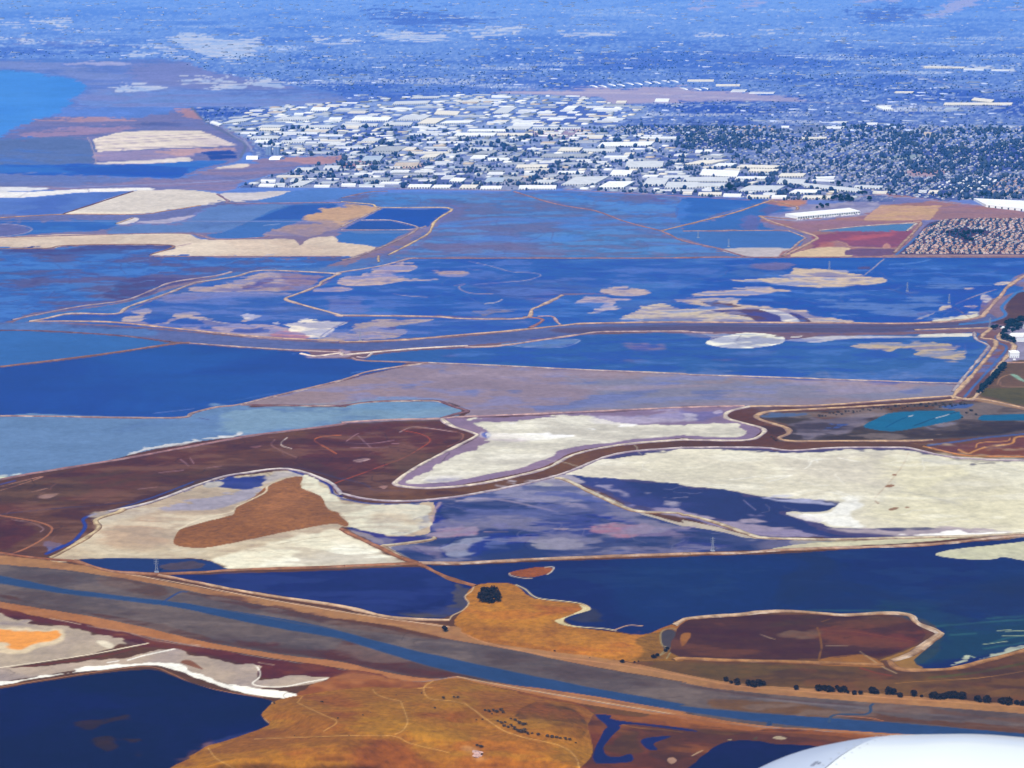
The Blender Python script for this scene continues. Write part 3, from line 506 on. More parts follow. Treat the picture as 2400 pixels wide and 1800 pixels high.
# great white salt flat
paint("E 1360,1440 1700,1308 1900,1268 2212,1245 F 0,1246 500,1246 640,1262 1000,1246 1400,1246 1500,1256 1800,1316 2500,1345 I 2500,145 1800,150 1400,170 1000,172 830,160 550,168 350,122 0,35 H 2100,15 E 1900,1640 1700,1540 1450,1450", (78, 82, 138), 1, 1, wet=.4, reg='brine_moat', label='narrow dark blue brine edge of the great salt flat')
paint("E 1475,1432 1700,1322 1900,1284 2212,1256 F 0,1257 560,1262 650,1276 760,1268 1000,1256 1400,1257 1520,1275 1800,1330 2000,1345 2500,1350 I 2500,142 2050,138 1800,112 1500,100 1150,107 950,105 850,65 650,-5 F 1000,1600 850,1577 500,1560 290,1520 0,1495 E 2212,1490 1900,1452", (224, 219, 202), 1.3, 2, two=((208, 202, 192), 'W', -.1, .6, .7), reg='salt_flat', label='great cream salt flat filling the right side')
paint("F 1300,1300 2500,1380 I 2500,120 1500,80 1200,0 F 1300,1500", (229, 224, 194), 30, 8, .6)
paint("F 1000,1590 1100,1560 1200,1610 I 1100,20 1170,90 1080,106 950,92 860,55 780,20 F 900,1662", (246, 246, 242), 4, 3)
paint("I 650,0 750,10 900,60 950,95 880,80 760,40", (205, 200, 212), 3, 3, .7)
for a in ("F 1010,1310 1150,1335 1040,1315", "F 540,1440 720,1420 560,1460", "F 800,1380 860,1320 880,1335", "F 1000,1520 1100,1560 960,1530", "I 980,10 1180,90", "F 300,1450 500,1430", "F 840,1325 900,1320"):
    stroke(a, (242, 241, 235), 3.5, 2, 3, .8)
for a in ("F 1370,1520 1500,1540 1800,1605", "F 680,1300 790,1300", "F 220,1460 520,1480", "I 700,-60 1100,-70", "F 1600,1560 1750,1600", "I 1000,20 1300,40 1600,60"):
    stroke(a, (190, 188, 180), 8, 6, 4, .55)
stroke("F 1465,1275 1420,1360 1360,1440 1250,1560 1260,1600", (195, 175, 155), 2.5, 1.5, 1, .7)
for a in ("F 1350,1418 1375,1412 1380,1425", "F 1305,1490 1340,1478 1370,1488 1330,1498", "F 1335,1635 1380,1622 1400,1630 1350,1645", "F 1440,1622 1475,1625 1450,1632", "F 1245,1580 1275,1598 1260,1600"):
    paint(a, (150, 105, 85), 1.2, 1.5, .9)
paint("F 1560,1330 1900,1345 1800,1355 1600,1340", (165, 165, 175), 5, 3, .6)
# blue wedge in the flat
paint("E 1475,1436 1900,1456 2212,1492 F 0,1497 290,1521 500,1561 850,1580 1005,1600 980,1642 900,1662 I 640,-2 700,38 830,90 1000,135 1150,160 1000,168 800,165 500,110 300,65 100,25 E 2150,1662 1900,1620 1700,1525", (50, 68, 124), 1.5, 2, wet=.5, two=((66, 78, 142), 'K', -.1, .6, .7), reg='pond_water', label='dark blue wedge of brine in the great salt flat')
paint("F 500,1562 850,1580 1000,1600 985,1620 800,1600 560,1580", (175, 178, 212), 3, 3, .85)
for a, c in (("E 1650,1482 1830,1495 1840,1560 1760,1540", (148, 145, 180)), ("E 1920,1528 2000,1530 1960,1552", (150, 148, 180)), ("E 2080,1580 2212,1560 F 40,1540 50,1570 E 2180,1620 2080,1610", (165, 160, 185)), ("I 360,62 440,55 500,70 420,82", (165, 155, 178)), ("I 400,10 520,20 460,32", (120, 118, 165))):
    paint(a, c, 5, 4, .85)
paint("E 1880,1620 2150,1635 2212,1659 I 200,45 480,90 700,108 950,155 1000,166 560,168 350,122 0,35 H 2100,15 2000,-10", (160, 150, 178), 3, 3, .9, two=((132, 126, 172), 'K', 0, .5, .7), reg='mudflat', label='lilac mud between the dyke and the blue wedge')
paint("I 850,90 1000,95 1250,108 1600,95 1820,95 2060,135 2000,148 1500,152 1200,140 1000,130", (178, 166, 178), 4, 3, .9)
paint("I 1400,142 1550,132 1790,112 1840,132 1950,140 2060,146 1700,150", (250, 248, 248), 2, 2)
stroke("F 390,1580 470,1645", (130, 130, 180), 1.2, .8)
# mottled blue pond
paint("E 1700,1555 1900,1650 H 2050,30 2212,70 I 0,50 250,105 480,160 900,184 1200,176 700,200 480,180 250,150 0,108 H 2212,112 2050,80 E 1860,1659", (186, 176, 166), 1.2, 1.5)
paint("E 560,1588 900,1532 1330,1452 1400,1448 1700,1570 1900,1662 H 2040,40 2212,95 I 0,92 260,130 480,178 1000,186 700,222 500,245 -20,262 H 2212,262 1200,300 500,326 280,222 120,140 40,100 100,70 E 400,1610", (70, 84, 134), 1.2, 1.5, wet=.5, two=((52, 70, 128), 'K', -.3, .4, .9), reg='pond_water', label='mottled violet blue pond between the salt pans')
paint("E 850,1590 900,1545 1370,1452 1560,1500 1680,1560 1500,1600 1000,1570", (172, 166, 182), 5, 5, .85)
paint("E 1200,1490 1340,1475 1350,1495 1240,1510", (205, 200, 190), 3, 2, .8)
paint("E 1200,1540 1400,1528 1600,1560 1680,1602 1560,1592 1400,1560", (52, 76, 156), 4, 4, .85, wet=.4)
paint("E 1380,1580 1600,1620 1560,1640 1440,1610", (160, 152, 178), 5, 4, .8)
stroke("E 640,1570 900,1560 1150,1575 1400,1640 H 500,-20", (66, 82, 156), 5, 3, 2, .7)
stroke("E 750,1590 900,1572 1100,1590 1400,1659", (168, 155, 178), 6, 3, 2, .7)
paint("H 640,-20 1700,-40 1900,40 1600,25 1200,35 800,60 700,40", (110, 116, 168), 10, 8, .5, wet=.3)
paint("H 590,0 620,-60 650,-50 640,10 700,70 800,92 760,122 590,112", (42, 60, 146), 3, 3, .9, wet=.5)
paint("H 900,165 1100,110 1250,150 1210,225 1080,296 850,288 780,250 860,205", (44, 66, 148), 6, 5, .9, wet=.5)
paint("H 1600,25 1800,50 1930,80 1800,72", (46, 66, 150), 4, 3, .9, wet=.5)
paint("H 1240,90 1600,50 1700,100 1600,180 1300,160", (66, 80, 150), 10, 6, .7, wet=.4)
paint("H 590,152 750,110 910,125 870,152 700,162", (160, 134, 160), 4, 4, .85)
paint("H 930,125 1075,122 1070,130 950,130", (165, 140, 160), 1.5, 1.5, .8)
paint("H 1380,115 1470,112 1440,122", (160, 145, 165), 2, 2, .8)
paint("H 1610,132 1800,92 2000,110 1950,150 1860,185 1750,160 1650,145", (175, 128, 152), 5, 5, .85, two=((140, 110, 155), 'K', 0, .5, .6))
paint("H 1850,100 2212,125 I 150,150 H 2212,175 1900,165", (130, 118, 158), 6, 5, .7)
paint("H 670,220 760,172 900,150 960,160 880,200 790,240 862,268 760,290 690,280", (142, 148, 178), 4, 4, .9)
paint("H 950,200 1060,180 1120,230 1100,262 960,268 900,245", (88, 104, 162), 5, 5, .85, wet=.3)
paint("H 1230,212 1300,195 1460,205 1550,235 1350,250 1270,242", (142, 142, 164), 4, 4, .9)
paint("H 470,225 620,230 640,260 630,300 540,260", (118, 112, 150), 5, 4, .8)
stroke("H 1180,165 1230,150 1185,210 1210,240", (40, 50, 120), 3, 1.5, 1, .8)
stroke("H 760,160 690,210 640,235 680,290", (44, 58, 138), 5, 2, 1.5, .8)
stroke("H 470,225 560,275 600,300", (58, 58, 120), 2.2, 1, 1, .8)
paint("H 1850,235 2050,215 2212,250 2000,262", (112, 112, 148), 3, 3, .8)
paint("I 0,155 200,180 300,225 0,245", (52, 68, 142), 6, 4, .7, wet=.4)
# left salt pond with the triangular brown island
paint("D 750,1662 980,1602 1100,1560 1380,1455 1600,1418 1880,1390 2000,1430 2130,1480 2212,1560 E 200,1602 450,1607 600,1600 H 595,60 580,100 570,140 420,158 270,152 100,102 0,110 300,280 420,325 300,345 0,350 G 2212,352 1540,371 1480,360 1305,303 1000,300 560,300 400,322 320,302 430,255 560,170 640,100 620,60 700,20", (206, 192, 170), 1, 1.5, two=((188, 168, 152), 'W', -.1, .5, .75), reg='salt_flat', label='tan and cream salt pan around the triangular brown island')
paint("G 650,150 700,80 850,40 1000,60 1050,130 1110,200 900,240 700,225", (196, 168, 148), 10, 6, .8)
paint("G 560,0 900,-30 1400,-20 1600,-80 1400,-60 1000,-10 700,60", (196, 186, 178), 6, 5, .6)
paint("D 1050,1640 1250,1560 1450,1510 1700,1500 1680,1540 1550,1600 1350,1662 1100,1662", (158, 156, 182), 4, 4, .85, reg='shallow_pond', label='lilac shallow water in the tan salt pan')
paint("D 990,1592 1200,1515 1380,1455 1600,1420 1710,1408 1720,1470 1650,1510 1500,1512 1300,1482 1200,1535 1060,1580", (52, 74, 156), 2, 3, wet=.5, two=((70, 88, 160), 'K', 0, .6, .7), reg='pond_water', label='blue pool at the top of the tan salt pan')
paint("D 1305,1490 1350,1470 1420,1465 1432,1485 1350,1502", (180, 176, 176), 2, 2)
paint("D 1700,1410 1900,1395 1960,1425 1800,1440 1720,1500", (182, 176, 182), 4, 3, .9)
stroke("D 1880,1388 2000,1430 2130,1482 2160,1540 2212,1560", (50, 66, 150), 8, 2, 1, wet=.4)
stroke("E 0,1572 200,1605 500,1608", (62, 80, 156), 6, 2, 1, wet=.4)
stroke("E 640,1600 600,1659 H 590,60", (172, 150, 165), 7, 3, 1.5, .8)
paint("D 1960,1432 2050,1450 2212,1580 E 200,1612 450,1610 580,1625 H 560,40 570,90 430,150 250,142 60,95 10,60 G 2212,10 D 2100,1640 2000,1540 1945,1500", (226, 223, 204), 2, 2.5, two=((206, 202, 192), 'W', .1, .7, .6), reg='salt_flat', label='cream salt bed right of the triangular brown island')
paint("H 490,60 560,20 570,90 520,110", (150, 150, 170), 4, 3, .7)
paint("H 35,100 100,100 300,148 500,155 610,182 450,195 300,215 250,212 150,160", (62, 66, 138), 2, 2, wet=.4, reg='pond_water', label='small dark blue wedge beside the pointed white pan')
paint("H 60,110 180,140 260,190 240,195 120,150", (150, 140, 150), 2, 2, .9)
paint("H 300,212 450,190 600,175 560,195 380,215 330,235 400,270 460,315 400,300 290,225", (196, 184, 170), 1.5, 1.5, .95)
paint("G 1380,310 1500,270 1700,215 2050,140 2160,112 2212,125 H 50,150 200,235 385,312 320,345 0,349 G 2212,350 1540,368 1490,362", (236, 231, 210), 5, 2, two=((228, 220, 196), 'M', 0, .8, .5))
paint("G 1700,350 1950,290 2212,220 H 0,200 200,245 370,312 310,342 0,347 G 2212,348", (255, 254, 240), 14, 3, .95)
stroke("G 1810,208 2000,172 2212,150", (185, 170, 150), 1.4, .8, .5)
stroke("G 1600,240 1660,232", (185, 165, 150), 1.4, .8, .5)
paint("D 1735,1492 1850,1440 1955,1430 1950,1500 2080,1555 2130,1640 G 2190,0 2212,30 H 52,72 25,92 G 2150,75 1900,122 1600,182 1380,226 1250,232 1130,212 1138,150 1200,100 1500,20 D 1520,1630 1640,1560", (150, 104, 84), 1, 1.2, two=((134, 92, 78), 'W', -.1, .6, .7), reg='island', label='rust brown triangular island in the salt pan')
paint("D 1780,1560 2000,1520 1900,1620 1700,1640", (172, 118, 92), 10, 5, .5)
stroke("D 1730,1490 1720,1530 1600,1590 1520,1630 1500,1659 G 1300,45 1160,110", (232, 220, 196), 4, 1.5, 1.5, .8)
# narrow ponds south
paint("G 500,312 700,299 1290,306 1450,364 1490,376 900,391 700,370 560,338", (40, 66, 122), 1, 1.2, wet=.4, reg='pond_water', label='narrow dark blue pond with a grey patch beside the levee')
paint("G 1045,348 1200,320 1310,336 1270,360 1080,372", (78, 74, 98), 2, 2)
paint("G 1045,412 1450,402 2212,377 H 0,374 510,357 650,420 850,482 800,560 822,590 760,642 600,697 300,672 0,612 G 2212,607 1800,542 1340,467", (36, 56, 118), 1, 1.2, wet=.3, two=((46, 66, 132), 'W', -.2, .7, .8), reg='pond_water', label='dark navy pond beside the river levee')
paint("H 400,662 600,650 700,600 750,500 760,480 840,500 800,560 822,590 760,642 600,697 430,675", (80, 80, 98), 3, 3, .85, two=((90, 88, 84), 'S', 0, .5, .5))
paint("H 0,615 300,640 550,610 700,560 620,650 300,668", (32, 46, 106), 6, 4, .7, wet=.2)
# big dark lake
paint("H 530,342 700,347 1300,321 2212,291 I 0,286 700,266 1400,221 2100,181 2500,170 2500,800 2212,880 2000,950 1700,1012 1500,1022 1390,985 1480,935 1660,782 1500,672 1100,660 700,647 0,692 H 2150,742 1940,797 1780,772 1550,747 1450,702 1480,672 1610,632 1550,592 1250,557 1130,472 1000,457 860,472 700,420", (28, 54, 112), 1, 1, wet=.3, two=((26, 62, 118), 'W', -.3, .7, .8), reg='lake_water', label='broad navy lake behind the ochre peninsula')
paint("I 1200,600 1600,640 1900,720 2212,700 2500,700 2212,880 1900,965 1650,1000 1450,1000 1500,930 1680,790 1560,690", (34, 74, 104), 14, 8, .8, wet=.5)
paint("I 1700,560 2212,420 2212,700 1900,640", (34, 50, 106), 16, 6, .5, wet=.6)
paint("I 1450,960 1650,800 1700,820 1620,950 1500,1000", (52, 74, 92), 5, 3, .7)
for a in ("I 1960,890 2212,850 2212,800 2000,850", "I 1650,740 1900,720 2212,700", "I 700,640 1000,630 1500,650", "I 2000,690 2200,680", "I 1750,800 1900,790"):
    stroke(a, (66, 120, 128), 7, 5, 5, .45, wet=.3)
for a in ("I 2040,770 2130,765", "I 2080,805 2212,802", "I 2100,775 2212,770", "I 1950,860 2100,840", "I 1830,950 1860,935 1900,945"):
    stroke(a, (172, 190, 160), 2.2, 1.5, 3, .85)
paint("I 1600,1000 1720,985 1850,940 1900,955 2000,930 2212,885 2500,830 2500,850 2212,900 2000,950 1750,1000", (188, 196, 178), 1.5, 2.5, .9)
paint("I 700,190 1000,170 1180,185 1000,215 760,225", (205, 200, 172), 2, 2, .5)
paint("I 600,232 800,205 1050,192 1500,165 2000,152 1700,180 1350,205 900,232 620,245", (206, 202, 176), 1.5, 1.5, two=((190, 180, 160), 'K', 0, .5, .6), reg='salt_flat', label='narrow cream strip between the dykes at the right')
paint("I 1640,277 1700,250 1900,225 2150,200 2500,180 2500,320 2212,312 2080,291 2000,306 1800,300", (200, 200, 176), 1.2, 1.5, two=((176, 172, 165), 'W', 0, .6, .7), reg='salt_flat', label='pale tongue of salt in the lake at the right edge')
paint("H 1090,402 1110,385 1250,360 1340,358 1372,372 1335,402 1210,424", (148, 88, 74), 1, .8, reg='island', label='small oval rust brown islet in the navy lake')
stroke("H 1088,395 1100,412 1180,428 1235,428", (212, 195, 180), 1.8, .7, .5)
stroke("H 1320,358 1375,358 1365,385 1335,405", (222, 212, 196), 2.2, .7, .4)
paint("H 1620,620 1700,680 1750,705 1660,720 1560,715 1480,690", (62, 68, 92), 4, 3, .7)
# ochre peninsula and land to its right
paint("H 735,700 830,592 800,562 855,480 1000,458 1130,472 1250,557 1550,595 1612,630 1500,660 1400,705 1450,735 1700,770 1950,797 2080,750 2150,722 I 0,690 40,700 0,800 0,960 H 2000,975 1830,965 1350,905 900,835 780,780", (174, 118, 70), 1, 1, two=((156, 102, 60), 'W', -.2, .6, .8), reg='peninsula', label='ochre grass peninsula reaching into the navy lake')
paint("H 900,620 1200,600 1400,700 1200,760 900,700", (188, 130, 72), 14, 6, .6)
paint("H 1200,580 1500,600 1590,625 1450,660 1300,650", (160, 92, 56), 10, 5, .6)
paint("H 1750,830 1950,800 2000,860 1900,940 1700,940 1500,900", (196, 130, 76), 12, 5, .5)
paint("H 1940,830 2080,770 2212,730 2212,950 2000,970 1860,960 1960,900", (128, 96, 66), 4, 3, .85)
stroke("H 1130,470 1190,498 1240,540 1300,562 1450,578 1560,595 1612,628 1560,648 1480,672 1430,700 1470,730 1560,745 1700,755 1780,768", (226, 212, 176), 3, 1, .6)
paint("H 1380,705 1420,690 1480,672 1440,700 1460,728 1560,748 1480,740 1420,725", (218, 202, 160), 1.5, 1)
paint("H 1540,600 1612,625 1560,650 1500,660 1560,630", (222, 208, 168), 1.5, 1)
stroke("H 1770,765 1860,735 1950,738", (210, 170, 140), 3, 1, .5)
stroke("H 860,480 840,515 800,548 825,590 790,635 720,670 700,700", (215, 190, 160), 2, .8, .5)
paint("H 2080,790 2130,757 2175,780 2150,850 2110,905 2085,862", (74, 74, 92), 1.5, 1, wet=.3, reg='pond_water', label='tiny grey pond with a pale rim right of the peninsula')
stroke("H 2110,905 2060,930 2110,880 2080,860 2075,785 2130,752 2200,780 2160,860 2110,950", (152, 142, 118), 3, 1, .8, .9)
paint("I 20,705 200,680 500,662 900,665 1400,680 1560,775 1520,850 1270,945 1150,920 900,950 0,945 -40,800", (88, 58, 46), 1.2, 1.5, two=((74, 56, 48), 'W', -.2, .5, .8), reg='field', label='dark brown fallow field surrounded by a pale levee')
paint("I 880,760 1400,790 1560,800 1480,870 1300,860 900,840", (112, 64, 44), 10, 6, .7)
paint("I 600,800 750,770 860,775 850,830 700,825", (120, 98, 92), 5, 4, .7)
paint("I 500,790 600,825 550,815", (165, 140, 125), 1.5, 1.5, .8); stroke("I 930,866 1070,868", (140, 120, 112), 2.5, 1.2, 1)
stroke("I 870,750 900,860 880,960", (136, 96, 62), 4, 1.5, 1, .9); stroke("I 900,710 960,690", (136, 96, 62), 4, 1.5, 1, .8)
stroke("I 880,765 1100,775 1300,805 1500,840", (130, 80, 50), 2, 1.5, 1, .7)
paint("I 900,950 1100,922 1200,930 1310,1005 1100,1000 900,992", (154, 106, 72), 2, 1.5, .95)
paint("I 0,790 60,780 40,830 0,870", (165, 110, 70), 2, 1.5, .8)
paint("I 1340,960 1280,960 1560,850 1660,785 1680,800 1500,960 1560,1010 1400,1020", (158, 118, 76), 1.5, 1.5, .9)
paint("H 1880,975 2212,965 I 0,970 850,1000 1150,1002 1400,1025 1560,1030 1800,1000 2000,950 2500,850 2500,1270 2212,1248 1700,1205 1000,1162 400,1112 0,1052 H 2212,1055", (92, 68, 46), 1.5, 1.5, two=((104, 82, 48), 'W', -.2, .5, .8), reg='grassland', label='olive brown grassland behind the tree row')
paint("I 60,985 300,975 600,1000 700,1040 300,1075 100,1050", (96, 80, 34), 8, 5, .8)
stroke("I 1600,1075 1900,1040 2212,980", (84, 92, 50), 8, 5, 2, .8)
stroke("I 1150,1010 1250,1040 1350,1060", (150, 66, 44), 4, 2, 1.5, .8)
stroke("I 1380,1110 1500,1100 1700,1090 2000,1065 2500,980", (158, 116, 80), 3.5, 1.2, .8)
stroke("I 1150,905 1290,1000 1385,1045", (190, 165, 135), 1.6, .8, .5)
stroke("I 1560,1180 1640,1140", (158, 120, 92), 1.8, 1, .8); paint("I 1950,1190 2050,1150 2150,1145 2100,1180 2000,1200", (150, 108, 78), 2, 2, .8)
paint("I 1550,1120 1900,1090 2212,1050 2212,1230 1700,1180", (80, 60, 46), 10, 5, .6)
# river with tidal mud
paint("G -200,262 0,278 400,322 850,402 1200,472 1700,562 2212,642 H 300,692 740,742 780,782 900,835 1350,905 1830,967 2212,1045 I 400,1112 1200,1175 2500,1275 2500,1345 2212,1325 1200,1240 300,1155 0,1105 H 2212,1095 1600,995 1000,875 700,825 300,735 0,695 G 2212,700 1500,565 900,455 400,372 -200,322", (168, 124, 94), 1.2, 1.5, two=((150, 106, 86), 'S', 0, .6, .6), reg='levee_bank', label='tan grassy bank along the north side of the river')
stroke("G 1000,405 1320,460", (120, 78, 72), 9, 2, 1, .8); stroke("G 1350,480 1700,540 2212,610", (122, 82, 76), 6, 2, 1, .7)
stroke("G 820,400 1200,465 1700,560 2212,645 H 300,690 700,745", (212, 182, 160), 3.2, 1.2, .8)
stroke("H 780,782 950,850 1300,925 1800,990 2212,1060 I 400,1130 1200,1195 2212,1262", (190, 138, 104), 4, 1.5, .8)
paint("G -200,312 0,337 400,372 1000,462 1500,567 2212,702 H 0,702 700,827 1100,892 1600,997 2212,1097 I 0,1102 300,1152 1200,1237 2500,1335 2500,1500 1600,1450 1000,1412 500,1382 0,1305 H 2212,1292 1500,1172 900,1092 600,1078 300,1042 0,977 G 2212,972 1900,932 1400,852 900,742 500,662 0,582 -200,560", (104, 94, 100), 1.2, 1.5, two=((90, 84, 96), 'K', -.2, .5, .8), reg='mudflat', label='grey tidal mud banks of the river')
paint("G 650,425 900,440 1100,500 1050,560 900,520 700,470", (92, 72, 78), 5, 3, .8)
paint("G 1215,530 1500,590 1700,640 1900,680 2212,740 H 0,745 G 2212,700 1700,600 1300,520", (84, 62, 74), 4, 3, .8)
paint("H 0,700 300,750 600,800 620,830 300,790 0,745", (92, 66, 64), 4, 3, .8)
paint("G 0,560 500,650 900,735 1400,845 1900,925 2212,965 2212,925 1800,880 1300,790 800,690 300,600 0,535", (88, 64, 72), 3, 2, .85)
paint("G 1500,810 1900,870 2212,910 H 200,950 600,1010 900,1060 600,1080 300,1042 0,977 G 2212,972 1700,900", (84, 56, 46), 5, 3, .85)
paint("H 900,1040 1300,1100 1700,1170 2212,1280 2212,1300 1500,1175 900,1092 700,1070", (84, 62, 46), 3, 2, .85)
paint("H 0,840 200,880 400,930 700,985 900,1060 600,1060 200,980 0,940", (88, 58, 48), 5, 3, .7)
stroke("I 0,1120 400,1180 900,1240 1200,1250", (86, 66, 78), 6, 4, 2, .7)
paint("I 200,1210 600,1235 900,1270 960,1300 930,1335 500,1300 200,1265", (112, 82, 66), 4, 3, .8)
stroke("I 300,1190 800,1240 1200,1275 1800,1330", (118, 112, 122), 9, 4, 2, .7)
paint("I 1000,1325 1250,1310 1500,1345 2212,1385 2500,1400 2500,1440 2212,1432 1500,1375 1200,1360", (96, 68, 52), 3, 2, .9)
paint("I 1250,1250 1700,1290 2500,1340 2500,1380 1800,1330 1250,1300", (108, 82, 80), 4, 3, .7)
stroke("I 990,1320 1200,1335 1300,1355", (172, 112, 88), 3, 1, .8)
paint("G -200,402 0,412 150,442 400,492 700,532 1080,577 1400,622 1900,702 2212,772 H 0,775 500,902 900,992 1300,1072 1700,1152 2212,1245 I 0,1258 500,1302 1000,1342 1400,1370 2212,1432 2500,1450 2500,1500 1600,1452 900,1402 300,1332 0,1292 H 2212,1292 2000,1272 1500,1188 1000,1100 500,978 0,830 G 2212,828 1700,732 1200,632 900,590 500,540 0,468 -200,450", (50, 80, 128), 1.4, 1.6, wet=.4, two=((58, 86, 128), 'L', 0, .8, .6), reg='river_water', label='steel blue river channel running down to the right')
stroke("G 1060,585 1110,550 1170,518 1210,517", (50, 82, 140), 5, 1.2, .8, wet=.5)
stroke("I 950,1360 970,1320 1090,1312 1170,1315 1215,1295 1215,1260 1235,1245", (66, 88, 122), 7, 1.2, .8, wet=.5)
stroke("I 565,1360 560,1385", (56, 80, 120), 12, 1.2, .8, wet=.5)
paint("G -200,545 0,582 500,662 900,742 1400,852 1900,932 2212,972 H 300,1042 600,1082 750,1062 900,1092 1500,1172 2212,1292 I 0,1302 500,1382 1000,1412 1600,1452 2500,1500 2500,1560 1600,1475 1200,1492 500,1425 0,1355 H 2212,1342 1500,1232 900,1112 600,1105 300,1082 0,1012 G 2212,1012 1500,902 1000,822 500,722 -200,592", (176, 120, 88), 1.2, 1.5, two=((158, 104, 78), 'S', 0, .6, .6), reg='levee_bank', label='tan earth bank along the south side of the river')
stroke("G 0,640 500,730 900,800 1500,910 2212,1020 H 300,1080 480,1100 600,1090 750,1068 870,1092 1500,1205 2212,1325 I 0,1335 500,1392 1000,1425 1600,1465", (142, 132, 138), 2.4, .9, .6)
stroke("H 750,1066 870,1090 1200,1150 2212,1318 I 300,1370", (214, 180, 142), 2.4, 1, .8)
# foreground left: brown marsh, salt pond with orange brine, white crusts
paint("G -200,600 0,622 500,722 1000,822 1500,902 2212,1012 H 300,1082 100,1150 G 2150,1110 2140,1070 1720,1080 1600,990 1300,920 1130,885 850,860 600,780 200,710 -200,660", (98, 56, 54), 1.5, 2, two=((120, 74, 66), 'W', 0, .6, .7), reg='marsh', label='dark red brown marsh strip south of the river')
stroke("G 560,740 800,775 1000,830 1300,870", (175, 150, 145), 3, 2, 3, .6)
for a in ("G 1240,855 1300,862", "G 1680,975 1780,990", "G 850,850 950,852", "G 330,690 520,730"):
    stroke(a, (205, 180, 165), 3, 1.5, 2, .7)
paint("G -200,640 0,668 200,710 600,780 830,832 900,860 780,852 600,922 300,965 -200,1010", (188, 172, 156), 1.5, 3, two=((160, 145, 148), 'W', -.1, .5, .8), reg='salt_flat', label='mottled grey tan salt pond with orange brine')
paint("G 790,830 900,822 960,850 850,860", (80, 50, 56), 2, 2, .9)
paint("G -200,690 0,700 150,705 300,740 200,750 0,745", (150, 138, 150), 4, 4, .7)
paint("G -200,740 0,745 150,748 330,752 400,772 380,830 240,870 150,915 60,905 0,880 -200,850", (228, 208, 178), 4, 4, .95)
paint("G -200,758 0,757 100,766 300,768 378,780 340,820 200,850 130,888 60,880 20,850 -200,840", (244, 164, 92), 3, 3, two=((230, 150, 95), 'M', 0, .6, .6), reg='orange_brine', label='bright orange patch of brine in the lower left salt pond')
paint("G 650,840 740,850 720,880 680,870", (236, 226, 205), 3, 2, .8)
stroke("G -200,1030 0,1008 300,966 600,920 960,850", (246, 232, 210), 3.4, 1.2, .8)
stroke("G -100,1040 300,985 600,945 850,890", (110, 62, 60), 5, 1.5, 1)
paint("G -200,1075 0,1032 400,982 700,950 850,930 1000,892 1130,885 1300,920 1600,980 1700,1000 1720,1082 1900,1045 2142,1072 2000,1120 1700,1142 1600,1142 1940,1190 1850,1205 1600,1172 1300,1062 1150,1002 900,987 700,1007 0,1102 -200,1130", (188, 170, 156), 1.2, 2, two=((158, 146, 150), 'W', -.1, .5, .8), reg='mudflat', label='grey tan crusted mud above the navy pond')
paint("G -200,1150 0,1110 250,1065 500,1018 800,980 1000,968 1180,982 1300,1040 1500,1102 1700,1150 1945,1190 1880,1210 1500,1152 1250,1062 1050,1002 900,996 600,1032 0,1120 -200,1160", (255, 252, 244), 1.2, 2, reg='salt_crust', label='brilliant white salt crust lining the navy pond')
stroke("G 830,960 950,925 1130,887", (255, 252, 244), 4.5, 1, .8)
stroke("G 700,975 770,965", (250, 245, 240), 4, 1, 1)
stroke("G 1670,1005 1690,1040 1680,1075 1640,1110 1700,1130 1850,1132 1980,1105 2130,1078", (252, 246, 236), 4.2, 1, .8)
stroke("G 1590,985 1640,985 1670,1005", (215, 205, 195), 3, 1, 1)
paint("G 1170,972 1230,955 1320,1015 1260,1002", (140, 96, 84), 1.5, 1.5)
stroke("G -100,1150 0,1135 600,1040 950,1000 1100,1040 1250,1110 1450,1160 1700,1200", (168, 120, 100), 3.4, 1.2, 1.5)
paint("G -200,1180 0,1147 200,1112 600,1052 900,1022 1030,1027 1150,1072 1400,1152 1700,1207 1765,1232 1750,1260 1705,1300 1715,1340 1752,1375 1700,1420 1500,1470 1350,1522 1250,1582 1230,1610 1270,1720 -200,1720", (2, 12, 90), 1, 1, wet=.05, two=((4, 18, 100), 'W', -.1, .7, .8), reg='pond_water', label='very dark navy pond in the lower left corner')
for a in ("G 500,1392 650,1380 720,1350 850,1320 830,1342 700,1370 640,1412 560,1422", "G 610,1470 680,1440 730,1450 680,1500 620,1490", "G 800,1475 900,1478 840,1485", "G 660,1520 740,1540 700,1550", "G 860,1570 930,1565 900,1582"):
    paint(a, (52, 48, 66), 5, 4, .8)
paint("G 1300,1550 1340,1512 1500,1452 1700,1410 1745,1375 1720,1415 1500,1472 1350,1525", (48, 62, 120), 4, 2, .8)
paint("G 1620,1462 1700,1410 1760,1372 1755,1390 1700,1435", (190, 178, 158), 1.5, 1, .9)
stroke("G 1765,1232 1752,1262 1708,1300 1716,1340 1752,1372", (200, 160, 120), 2.4, 1, .6)
# the grassy hill
HILL = "G 1232,1600 1260,1568 1350,1518 1500,1470 1745,1380 1712,1335 1705,1300 1770,1232 1850,1207 1940,1190 2212,1150 H 200,1135 500,1140 560,1105 750,1075 900,1112 1200,1175 1500,1232 1640,1310 1722,1388 1690,1440 1640,1520 1625,1600 1640,1720 G 1270,1720"
paint("G 2000,1140 2212,1060 H 300,1082 480,1105 600,1100 500,1150 200,1140 G 2212,1160 1940,1192", (138, 84, 60), 2, 2, two=((170, 112, 80), 'S', -.2, .5, .8))
paint(HILL, (164, 112, 56), 1.2, 1.5, two=((146, 96, 48), 'W', -.3, .5, .8), reg='hill', label='golden brown grassy hill at the bottom of the picture')
paint("H 120,1290 420,1285 640,1400 700,1500 560,1470 330,1440 100,1400", (186, 134, 66), 18, 8, .6)  # broad light and dark patches paint slope shading into the grass
paint("H 450,1240 700,1250 800,1300 700,1400 480,1350", (158, 94, 48), 12, 5, .7)
